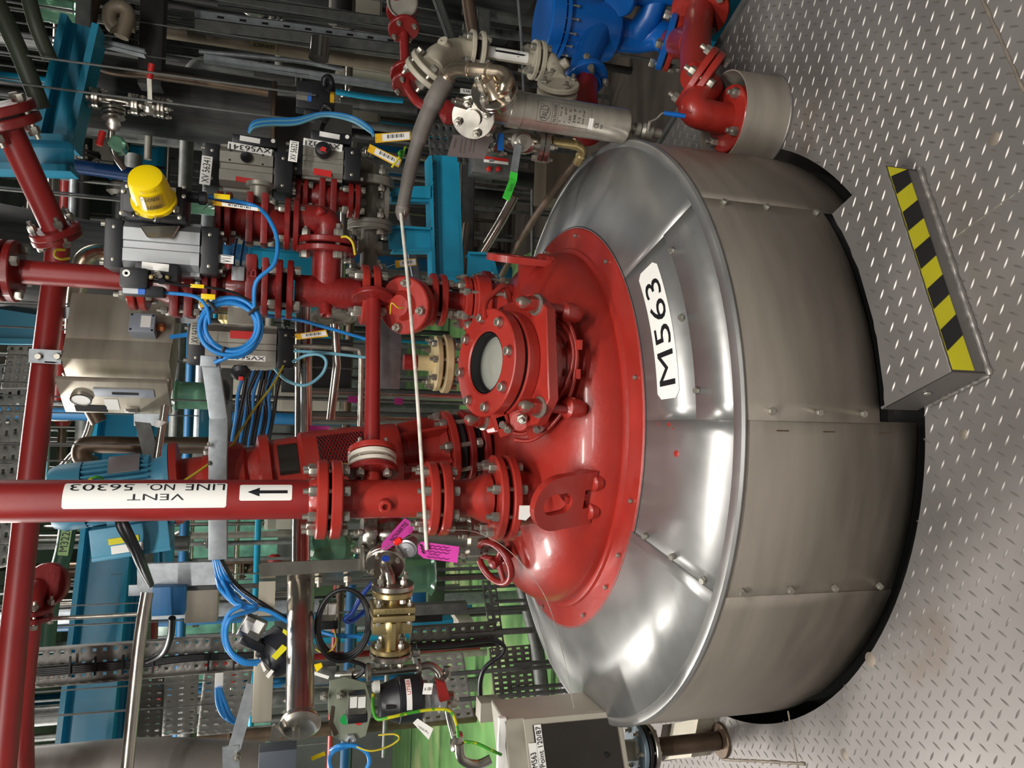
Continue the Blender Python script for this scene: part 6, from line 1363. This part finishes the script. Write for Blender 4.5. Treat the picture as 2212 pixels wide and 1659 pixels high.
# named pipes: (name, label, material, radius, points)
def pipe(nm, lab, mt, r, pts, cat='pipe', seg=14, sm=True, grp=None):
    return tag(tube(None, nm, mt, pts, r, seg, sm=sm), lab, cat, grp)
TAN = mat('tan_pipe', (128, 116, 98), .5, .2, .05, 30, .1, 6); DKG = mat('dark_green_hose', (52, 58, 46), .5)
for a in (('dark_hose', 'dark green hose slanting behind the teal beam', DKG, .03, [(-20, -20, 3.0), (40, 110, 3.0), (90, 235, 3.05)]), ('dark_hose', 'thinner dark green hose beside the slanting one', DKG, .025, [(58, -20, 3.0), (80, 60, 3.0), (108, 128, 3.05)]),
          ('bent_pipe', 'brown bent pipe looping over the dark duct', RUST, .02, [(210, -20, 3.5), (192, 90, 3.5), (200, 130, 3.5), (240, 152, 3.5), (330, 162, 3.5), (430, 176, 3.5), (580, 200, 3.5)]), ('tan_pipe', 'tan service pipe lettered SERVICE', TAN, .034, [(350, 66, 4.0), (560, 98, 4.0), (760, 130, 4.0), (920, 150, 4.0)]),
          ('thin_rail', 'thin bright rail below the service pipe', GALV, .012, [(430, 112, 3.8), (640, 132, 3.8), (740, 150, 3.8)]), ('brown_pipe', 'brown upright pipe behind the cream elbow', RUST, .027, [(1006, -40, 3.0), (1014, 20, 3.0), (1026, 92, 3.0)]), ('thin_rod', 'thin dark rod by the blue strainer', GALD, .007, [(1118, -20, 3.1), (1126, 80, 3.1), (1132, 210, 3.1)]),
          ('teal_pipe', 'thin teal pipe behind the weathered actuators', TEAL, .016, [(725, 198, 4.3), (800, 210, 4.3), (870, 218, 4.3)]), ('grey_pipe', 'grey pipe under the thin teal pipe', GALD, .03, [(735, 222, 4.2), (820, 232, 4.2), (900, 238, 4.2)]), ('grey_pipe', 'grey pipe passing above the yellow tags', GALD, .022, [(740, 264, 4.2), (800, 272, 4.2), (900, 284, 4.2)]), ('grey_pipe', 'dull pipe left of the black solenoid unit', GALD, .028, [(480, 178, 4.1), (560, 190, 4.1), (660, 202, 4.1)]),
          ('slant_pipe', 'pale pipe slanting down beside the green lever', STEEL, .024, [(1112, 420, 3.4), (1080, 480, 3.5), (1036, 552, 3.6)]), ('elbow_pipe', 'brown elbow pipe beside the riser actuator', BRONZ, .034, [(262, 552, 3.3), (215, 545, 3.3), (182, 560, 3.3), (172, 600, 3.32), (165, 640, 3.36), (160, 720, 3.4)]), ('brown_pipe', 'brown pipe dropping past the cabinet', RUST, .034, [(150, 800, 3.7), (180, 850, 3.7), (214, 912, 3.7)]), ('brown_pipe', 'brown elbowed pipe standing behind the motor', RUST, .036, [(196, 1000, 3.55), (178, 990, 3.5), (176, 970, 3.5), (196, 961, 3.5), (300, 962, 3.5), (440, 962, 3.5), (560, 966, 3.5)]), ('thin_pipe', 'thin pipe slanting behind the motor', STEEL, .018, [(200, 900, 4.0), (180, 955, 4.0), (115, 1030, 4.0)]),
          ('conduit', 'long pale conduit running past the blue control box', STEEL, .021, [(318, 1280, 2.95), (300, 1400, 2.9), (272, 1680, 2.8)]), ('threaded_rod', 'thin threaded rod from the side header', ZINC, .007, [(112, 1336, 2.95), (200, 1332, 2.95), (310, 1326, 2.95)]), ('black_cable', 'black cable hanging from the blue control box', CABK, .013, [(372, 1335, 3.05), (368, 1375, 3.1), (352, 1410, 3.2), (318, 1428, 3.25)]), ('dark_green_pipe', 'dark green pipe carrying the M3226 band', mat('pipe_green', (36, 74, 54), .5), .034, [(152, 1080, 3.6), (140, 1180, 3.6), (112, 1290, 3.6), (100, 1400, 3.6)]),
          ('blue_pipe', 'blue pipe behind the switch box', mat('pipe_blue', (20, 70, 130), .45), .03, [(150, 358, 3.7), (210, 366, 3.7), (290, 378, 3.7)]), ('steel_pipe', 'bright steel pipe low behind the sight glass', STEEL, .024, [(660, 846, 3.6), (800, 850, 3.6), (1000, 856, 3.6)]), ('steel_pipe', 'bright steel pipe level with the agitator flange', STEEL, .030, [(670, 902, 3.4), (800, 904, 3.4), (960, 906, 3.4)]), ('bent_tube', 'thin bent steel tube beside the level red pipe', ZINC, .0085, [(634, 748, 2.75), (700, 750, 2.75), (762, 754, 2.75), (778, 762, 2.75), (780, 800, 2.75), (776, 960, 2.72)]),
          ('light_blue_tube', 'light blue air tube loop under the flat actuator', CABL, .0055, [(634, 758, 2.72), (700, 762, 2.72), (790, 772, 2.72)]), ('light_blue_tube', 'light blue air tube circling the header tube', CABL, .0055, [(594, 797, 2.75), (620, 822, 2.7), (660, 832, 2.68), (694, 810, 2.68), (705, 782, 2.68), (690, 766, 2.7), (660, 768, 2.72), (632, 782, 2.74)]), ('blue_cable', 'blue cable stretched across from the tee', CABB, .006, [(572, 682, 2.7), (640, 690, 2.68), (700, 706, 2.68), (790, 732, 2.7)]), ('yellow_wire', 'yellow earth wire running down to the agitator', CABW, .0035, [(612, 790, 2.7), (590, 830, 2.65), (552, 880, 2.6), (520, 930, 2.55), (495, 968, 2.5), (440, 1010, 2.42), (392, 1042, 2.38)]), ('yellow_wire', 'yellow earth wire hooked over the elbow flange', CABW, .004, [(738, 512, 2.5), (750, 512, 2.48), (762, 525, 2.48), (767, 550, 2.5)])):
    pipe(*a)
# bands and lettering on pipes
bd_ = T('pipe_band', 'pale green pipe band lettered M3226', 'label', W(140, 1180, 3.55)); bar(bd_, 'band', mat('band_green', (150, 190, 120), .5), (146, 1132, 3.562), (135, 1200, 3.562), 20, .006); ptext(bd_, 'band_lettering', 'M3226', INK, W(140, 1166, 3.56), W(143, 1140, 3.55) - W(132, 1200, 3.55), ZU, .1, .03, -YF)
sr_ = T('service_band', 'beige SERVICE lettering band on the tan pipe', 'label', W(572, 100, 3.95)); bar(sr_, 'band', mat('band_beige', (150, 136, 100), .5), (540, 95, 3.963), (600, 103, 3.963), 20, .006); ptext(sr_, 'band_lettering', 'SERVICE', INK, W(570, 99, 3.961), ZU, -XR, .1, .02, -YF)
# galvanised rails upper right
for i, (A, B, w_, mt, lab) in enumerate((((470, 0, 3.9), (880, 52, 3.9), 22, GALD, 'dark galvanised channel along the top of the pipe rack'), ((420, 30, 3.8), (880, 92, 3.8), 20, GALV, 'bright slotted channel in the pipe rack'), ((420, 52, 3.75), (880, 108, 3.75), 26, GALD, 'broad dull channel below the bright one'), ((440, 122, 3.6), (880, 190, 3.6), 11, GALV, 'pale long rail crossing behind the black solenoid unit'), ((216, 88, 3.3), (312, 112, 3.3), 10, GALV, 'short galvanised shelf under the tan hose'), ((940, -20, 3.8), (990, 120, 3.8), 14, GALD, 'upright galvanised strut behind the cream elbow'), ((1046, 20, 3.9), (1046, 190, 3.9), 26, GALD, 'dark strut between cream elbow and blue strainer'), ((870, 430, 3.5), (905, 620, 3.5), 16, GALV, 'slim galvanised strut left of the teal frame'), ((1012, 350, 3.6), (1008, 600, 3.6), 28, GALD, 'mottled dark strut right of the teal frame'), ((1010, 480, 3.5), (992, 640, 3.5), 10, TAN, 'pale timber-coloured strut beside the teal frame'))):
    t = T('steel_channel' if w_ > 12 else 'steel_rail', lab, 'channel' if w_ > 12 else 'rail', q(A).lerp(q(B), .5)); bar(t, 'web', mt, A, B, w_, .006); a_, b_ = q(A), q(B); ax = (b_ - a_).normalized(); ww = ax.cross(YF).normalized() * w_ * pm(a_) / 2
    for s in (-1, 1): obox(t, 'lip', mt, (a_ + b_) / 2 + ww * s + YF * .02, (b_ - a_) / 2, YF * .02, ww.normalized() * .002)
    if i == 1:
        for k in range(9): bar(t, 'slot', DARK, q(A).lerp(q(B), .1 + k * .1) - YF * .001, q(A).lerp(q(B), .13 + k * .1) - YF * .001, 5, .001)
cu_ = T('steel_cup', 'short polished steel tube end hanging in the pipe rack', 'tube', W(690, 130, 3.6)); tube(cu_, 'tube', POL, [W(692, 84, 3.6), W(688, 128, 3.6)], .045, 24)
th = T('tan_hose', 'tan flexible hose bent over the galvanised shelf', 'hose', W(265, 90, 3.35)); tube(th, 'hose', TAN, [(250, 62, 3.35), (238, 45, 3.35), (240, 22, 3.35), (262, 15, 3.35), (276, 30, 3.35), (270, 55, 3.35), (262, 80, 3.35)], .028, 14, sm=True); pbox(th, 'clamp_block', TAN, 262, 25, 290, 60, 3.38, .05, .008)
# small steel valves with red levers over the duct
sv2 = T('small_steel_valve', 'small bolted steel valve run with a red lever in front of the dark duct', 'valve', W(280, 222, 3.2))
tube(sv2, 'tube', STEEL, [(165, 208, 3.25), (240, 216, 3.25), (365, 238, 3.25)], .015, 12)
for x, y in ((205, 212), (212, 213), (290, 226), (297, 227), (345, 232), (353, 234)): disc(sv2, 'flange', STEEL, W(x, y, 3.25), W(365, 238, 3.25) - W(240, 216, 3.25), .040, .012)
for x, y in ((208, 212), (294, 226), (349, 233)): bolts(sv2, W(x, y, 3.25), W(365, 238, 3.25) - W(240, 216, 3.25), .031, 4, .0085, .034, 'stud', .2)
lathe(sv2, 'valve_body', STEEL, W(322, 226, 3.23), -YF, [(-.04, .03), (0, .03), (.006, .018), (.016, .014)], 16)
bar(sv2, 'lever', ZINC, (324, 222, 3.2), (322, 166, 3.18), 9, .004); rod(sv2, 'red_grip', RINK, (323, 170, 3.18), (328, 138, 3.17), 6.5)
sv3 = T('small_steel_valve', 'lower steel valve branch with a red lever below the bolted run', 'valve', W(245, 262, 3.2)); tube(sv3, 'tube', STEEL, [(245, 222, 3.24), (244, 262, 3.2), (240, 300, 3.2), (248, 335, 3.22), (268, 365, 3.25)], .012, 12, sm=True)
for y in (236, 244, 254): disc(sv3, 'flange', STEEL, W(245, y, 3.22), V((1, 0, .1)), .042, .010)
lathe(sv3, 'cap', STEEL, W(244, 268, 3.17), V((-.3, -1, 0)), [(-.03, .026), (0, .028), (.004, .02)], 6); rod(sv3, 'red_grip', RINK, (222, 284, 3.17), (214, 314, 3.17), 7); lathe(sv3, 'union', GGREEN, W(255, 312, 3.2), V((0, -1, 0)), [(-.05, .03), (.02, .03), (.03, .02)], 14)
# black solenoid unit above the weathered actuators
so = T('solenoid_unit', 'black solenoid manifold with a blue label above the actuators', 'solenoid', W(680, 205, 3.0)); pbox(so, 'block', BLK, 640, 178, 724, 236, 3.0, .08, .006); pbox(so, 'side_block', BLK, 656, 228, 700, 250, 3.02, .05, .006); pbox(so, 'grey_label', ALUD, 640, 198, 664, 216, 2.998, .001); pbox(so, 'blue_label', MATS['blue_print'], 664, 200, 673, 219, 2.998, .001); pbox(so, 'yellow_label', TAG, 713, 198, 722, 222, 2.998, .001)
tube(so, 'hose_loop', CABK, [(700, 185, 2.97), (702, 170, 2.96), (712, 168, 2.96), (716, 182, 2.97), (708, 196, 2.97)], .012, 10, sm=True); tube(so, 'hose_loop', CABK, [(694, 240, 2.97), (700, 228, 2.95), (714, 234, 2.95), (712, 250, 2.96), (698, 270, 2.98), (694, 288, 2.9)], .009, 10, sm=True)
for i, (y, m_) in enumerate(((258, CABB), (262, CABL), (266, CABB), (270, CABL))):
    pipe('air_tube', ['blue air tube arching over the weathered actuators', 'pale air tube bundled with the blue ones', 'second blue air tube in the bundle', 'lowest pale air tube in the bundle'][i], m_, .0055, [(538, 285 + i, 2.8), (548, y + 6, 2.8), (580, y, 2.82), (640, y - 2, 2.85), (700, 244 + i * 2, 2.85), (760, 252 + i * 3, 2.85), (800, 276 + i * 3, 2.82), (806, 290 + i, 2.8)], 'tube', 8)
pipe('earth_spiral', 'curled green and yellow earth wire by the tilted tag', CABY, .004, [(846, 362, 2.58), (866, 335, 2.57), (868, 326, 2.57), (862, 330, 2.55), (866, 340, 2.57), (872, 330, 2.57), (876, 318, 2.58), (884, 320, 2.6)], 'wire', 8)
# cable bundle behind the trunking
for i in range(14):
    x = 515 + i * 6 + random.uniform(-2, 2); pipe('bundle_cable', 'black cable in the hanging bundle behind the trunking' if i % 3 else 'blue cable in the hanging bundle behind the trunking', CABK if i % 3 else CABB, .0075, [(x + 15, 800, 3.3), (x + 8 * math.sin(i), 850, 3.3), (x - 4, 900, 3.3), (x - 14, 960, 3.35), (x - 16, 1030, 3.4)], 'cable', 8, grp='cables in the hanging bundle' + (' (black)' if i % 3 else ' (blue)'))
# cream flange and tan stub behind the sight glass
cf = T('cream_round_flange', 'cream yellow round flange on a tan stub behind the sight glass', 'flange', W(960, 785, 2.9)); IV = mat('ivory_paint', (206, 186, 140), .5, 0, .1, 60, .1, 14)
cfc = W(962, 786, 2.88); disc(cf, 'flange', IV, cfc, ZU, .112, .03); disc(cf, 'flange', IV, cfc + ZU * .036, ZU, .105, .02); tube(cf, 'stub', IV, [cfc, cfc + ZU * .15], .03, 18); tube(cf, 'red_sleeve', REDD, [cfc + ZU * .11, cfc + ZU * .16], .031, 18); bolts(cf, cfc + ZU * .01, ZU, .09, 8, .013, .07, 'stud', .2)
# pink tags and bags far behind
for i, (x0, y0, x1, y1, Y) in enumerate(((668, 920, 712, 944, 2.9), (752, 856, 772, 870, 3.58), (852, 860, 870, 874, 3.58))): tag(pbox(None, 'pink_slip', MAG, x0, y0, x1, y1, Y, .001, 0, .05), ['pink handwritten slip below the header tube', 'small pink slip on the rack behind the link pipe', 'tiny pink slip behind the white rod'][i], 'tag')
bg = T('plastic_bag', 'crumpled green-tinted clear bag behind the vent flange', 'bag', W(700, 1190, 2.9)); bm = bmesh.new(); b_lathe(bm, W(665, 1185, 2.95), ZU * -1, [(0, .02), (.02, .06), (.07, .085), (.12, .08), (.16, .05), (.17, 0)], 18)
for v in bm.verts: v.co += V((random.uniform(-1, 1), random.uniform(-1, 1), random.uniform(-1, 1))) * .014
fin(bm, 'bag_film', GGREEN, bg, 10); tube(bg, 'tie_string', WHT, [W(668, 1185, 2.95), W(652, 1170, 2.84)], .003, 6)
for i, (x, y, Y, r) in enumerate(((880, 1240, 2.9, .07), (430, 855, 3.6, .06), (440, 445, 3.3, .035), (120, 20, 3.8, .06))):
    t = T('glass_pipe', ['clear glass pipe bend behind the brass valve', 'green-tinted glass pipe behind the trunking', 'short glass pipe beside the beacon box', 'bright green-tinted glass pipe in the top corner'][i], 'glass pipe', W(x, y, Y)); lathe(t, 'glass_wall', GGREEN, W(x, y, Y) - ZU * .1, ZU, [(0, r), (.01, r * 1.2), (.02, r), (.18, r), (.19, r * 1.2), (.2, r)], 24)
# wide pieces right of the vessel, beyond the plates
for a in (('dark_rail', 'dark rail behind the blue strainer', GALD, .03, [(1000, 20, 4.0), (1100, 40, 4.0), (1180, 50, 4.0)]), ('dark_rail', 'second dark rail beside the cream run', GALD, .025, [(1000, 60, 4.2), (1100, 76, 4.2), (1180, 84, 4.2)]), ('stanchion', 'thin stanchion with a ring nut behind the vessel rim', GALD, .010, [(1150, 410, 3.9), (1150, 480, 3.9), (1150, 560, 3.9)]), ('dark_pipe', 'dark pipe under the green lever', mat('dark_steel', (40, 38, 36)), .04, [(1060, 380, 4.3), (1110, 384, 4.3), (1200, 396, 4.3)]), ('dark_pipe', 'dark upright pipe with a collar beside the teal frame', MATS['dark_steel'], .05, [(1020, 420, 4.2), (1100, 430, 4.2)])): pipe(*a)
# ------------------------------------------------------------------ crowded rack far behind: pipes one by one
rnd = random.Random(11)
PAL = [STEEL, GALD, GALV, GALD, RUST, TEAL, REDD, GREYP, MATS['dark_steel'], STEEL, MATS['panel_blue'], DUCT, GALD]
KN = {STEEL.name: 'steel', GALD.name: 'dull grey', GALV.name: 'galvanised', RUST.name: 'brown', TEAL.name: 'teal', REDD.name: 'dark red', GREYP.name: 'grey painted', 'dark_steel': 'dark', 'panel_blue': 'deep blue', DUCT.name: 'charcoal'}
RB = []
def free_y(x0, x1, z0, z1, y, h):
    for k in range(160):
        yy = 4.35 + (y - 4.35 + k * .09) % 5.0
        if all(x1 < b[0] or x0 > b[1] or z1 < b[2] or z0 > b[3] or yy + h < b[4] or yy - h > b[5] for b in RB): break
    RB.append((x0, x1, z0, z1, yy - h, yy + h)); return yy
def hang(t, p, r=.006): tube(t, 'hanger_rod', GALD, [p, V((p.x, p.y, 4.075))], r, 6)
for i in range(118):
    mt = rnd.choice(PAL); Y = 4.3 + 4.8 * ((i * 47) % 118) / 118; r = rnd.choice((.018, .025, .03, .04, .055)); k = ('thin ', '', 'thick ')[0 if r < .024 else (2 if r > .039 else 1)] + KN[mt.name]
    x0 = rnd.uniform(-20, 820); y0 = rnd.uniform(-20, 1680); fl_, vl_ = rnd.random() < .65, rnd.random() < .3
    feat = ' with flange and valve' if fl_ and vl_ else (' with a flange pair' if fl_ else (' with a valve body' if vl_ else ''))
    a = W(x0, y0, Y); up_ = rnd.random() < .5
    if up_:
        X = max(-6.2, min(3.5, a.x)); pts = [V((X, Y, -.005 if X < .88 else -.6)), V((X, Y, 4.075))]; w_ = 'upright'
    else:
        L = rnd.uniform(.5, 1.8); pts = [V((max(-6.2, a.x - L), Y, min(3.9, max(.1, a.z)))), V((min(3.5, a.x + L), Y, min(3.9, max(.1, a.z))))]; w_ = 'level'
        if pts[1].x - pts[0].x < .3: continue
        if rnd.random() < .4 and a.z > 1: pts.append(pts[1] + V((0, 0, -rnd.uniform(.2, .6))))
    rr_ = r * 2.2; Yn = free_y(min(p_.x for p_ in pts) - rr_, max(p_.x for p_ in pts) + rr_, min(p_.z for p_ in pts) - rr_, 4.1, Y, rr_)
    for p_ in pts: p_.y = Yn
    Y = Yn
    t = T('rack_pipe', f'{k} {w_} pipe{feat} in the crowded rack far behind', 'pipe', pts[0], f'{k} {w_} pipes{feat} in the far rack')
    bm = bmesh.new(); b_tube(bm, bend(pts, .12), r, 12); fin(bm, 'tube', mt, t, 50); d_ = (pts[1] - pts[0]).normalized(); L = (pts[1] - pts[0]).length
    if w_ == 'level':
        for f in (.12, .82): hang(t, pts[0].lerp(pts[1], f) + V((0, r * .6, 0)))
    if fl_:
        f = rnd.uniform(.3, .6) * L; disc(t, 'flange', mt, pts[0] + d_ * f, d_, r * 2.1, .02); disc(t, 'flange', mt, pts[0] + d_ * (f + .028), d_, r * 2.1, .02); bolts(t, pts[0] + d_ * (f + .014), d_, r * 1.65, 4, max(.008, r * .28), .05, 'stud', rnd.random())
    if vl_:
        f = rnd.uniform(.3, .7) * L; lathe(t, 'valve_body', rnd.choice((STEEL, REDD, BRASS, GREYP)), pts[0] + d_ * f, d_, [(-.06, r * 1.2), (-.03, r * 1.9), (.03, r * 1.9), (.06, r * 1.2)], 16)
for i in range(26):
    Y = rnd.uniform(4.6, 7.5); x0 = rnd.uniform(0, 900); y0 = rnd.uniform(0, 1650); a = W(x0, y0, Y); mt = rnd.choice((BOXC, GALD, TEAL, MATS['panel_blue'], GALV, MATS['panel_grey'], MATS['machine_green'])); n = {'beige_plastic': 'beige', GALD.name: 'dull grey', TEAL.name: 'teal', 'panel_blue': 'deep blue', GALV.name: 'pale grey', 'panel_grey': 'grey', 'machine_green': 'dark green'}[mt.name]
    h = V((rnd.uniform(.08, .28), rnd.uniform(.05, .15), rnd.uniform(.08, .3))); z = max(h.z, min(3.8, a.z)); a.x = max(-6, min(3.3, a.x)); Y = free_y(a.x - h.x, a.x + h.x, -.6, z + h.z, Y, h.y + .02); n = ('tall ' if h.z > h.x * 1.5 else ('wide ' if h.x > h.z * 1.5 else '')) + ('high-set ' if z > 2 else ('low ' if z < .7 else '')) + n; t = T('equipment_box', f'{n} equipment box on legs in the rack far behind', 'box', V((a.x, Y, z)), f'{n} boxes in the far rack')
    obox(t, 'housing', mt, V((max(-6, min(3.3, a.x)), Y, z)), (h.x, 0, 0), (0, h.y, 0), (0, 0, h.z), .006); obox(t, 'lid', mt, V((max(-6, min(3.3, a.x)), Y - h.y - .008, z)), (h.x * .9, 0, 0), (0, .008, 0), (0, 0, h.z * .9), .004)
    xb = max(-6, min(3.3, a.x)); zf = -.005 if xb < .88 else -.6
    for sx_ in (-1, 1): obox(t, 'leg', GALD, V((xb + sx_ * h.x * .7, Y + h.y * .5, (z - h.z + zf) / 2)), (.012, 0, 0), (0, .012, 0), (0, 0, max(.004, (z - h.z - zf) / 2)))

# galvanised knee bracket and plates low at the left
kb2 = T('knee_bracket', 'galvanised knee bracket with a bolted foot beside the slotted tray', 'bracket', W(510, 1620, 2.7)); bar(kb2, 'brace', GALV, (546, 1478, 2.75), (506, 1618, 2.7), 26, .008); bar(kb2, 'foot', GALV, (498, 1612, 2.7), (500, 1690, 2.7), 34, .01); inst(hexmesh('nut', .014), 'foot_bolt', kb2, W(512, 1632, 2.7), -YF)
tag(bar(None, 'support_plate', GALV, (296, 1244, 3.16), (478, 1238, 3.12), 50, .02), 'long galvanised plate between motor cables and trunking', 'plate')
for i, (dx, dy) in enumerate(((0, 0), (10, 6), (18, 2))): pipe('blue_cable', ['blue cable leaving the white cable cover', 'second blue cable below the white cable cover', 'blue cable looping behind the knee bracket'][i], CABB, .008, [(468 + dx * .4, 1486, 3.38), (470 + dx, 1520 + dy, 3.38), (484 + dx, 1548 + dy, 3.38), (512 + dx * .5, 1560, 3.4), (540, 1540 - dy, 3.45)], 'cable', 8)
for i, (x, y0, y1, Y) in enumerate(((505, 480, 640, 2.75), (520, 488, 650, 2.76), (560, 560, 640, 2.63))): pipe('air_tube', ['thin blue air tube left of the riser tee', 'second thin blue air tube by the riser', 'short blue air tube above the tee'][i], CABB, .0045, [(x + 14, y0, Y), (x, (y0 + y1) / 2, Y), (x + 4, y1, Y)], 'tube', 8)
# supports: posts to the floor or rods to the ceiling for whatever the racks carry
def bbox_of(o):
    lo = V((1e9,) * 3); hi = V((-1e9,) * 3); st = [o]
    while st:
        x = st.pop(); st += list(x.children)
        if x.type == 'MESH':
            w = WP[x.name]; mm = x.matrix_basis.to_3x3()
            for c in x.bound_box:
                p = w + mm @ V(c)
                for k in range(3): lo[k] = min(lo[k], p[k]); hi[k] = max(hi[k], p[k])
    return lo, hi
POST = 'upright_board brown_crate dark_cabinet machine_frame teal_crate tan_crate backing_plate perforated_screen.003 perforated_screen.004 perforated_screen.005 stanchion backing_board cable_tray.001 strut.003 dark_rail dark_rail.001 dark_pipe dark_pipe.001 black_bar'.split()
HANG = 'cover_sheet tan_box brown_pipe.002 solenoid_unit blue_pipe brown_pipe.001 cable_cover cable_tray dark_green_pipe vertical_duct elbow_pipe glass_pipe.002 grey_pipe grey_pipe.001 grey_pipe.002 teal_pipe steel_channel steel_channel.001 steel_channel.002 steel_rail steel_rail.001 steel_channel.004 steel_channel.003 pale_box perforated_screen.001 perforated_screen.002 perforated_screen strut.002 tan_pipe teal_bin thin_rail steel_cup bundle_cable.013 bent_pipe'.split()
for n_ in POST + HANG:
    o = bpy.data.objects.get(n_)
    if not o: continue
    lo, hi = bbox_of(o); c = (lo + hi) / 2
    thin = n_ in ('perforated_screen.001', 'perforated_screen.002', 'pale_box', 'cable_tray', 'cable_cover', 'teal_bin', 'perforated_screen')
    for f in ((.3, .7) if hi.x - lo.x > .12 and not thin else (.5,)):
        x = lo.x + (hi.x - lo.x) * f; y = hi.y - .004
        if n_ in POST: zf = -.6 if x > .88 and y > 2.6 else -.005; tube(o, 'support_post', GALD, [V((x, y, zf)), V((x, y, c.z))], .010, 6)
        else: tube(o, 'hanger_rod', GALD, [V((x, c.y, c.z)), V((x, c.y, 4.075))], .003 if thin else .004, 6)
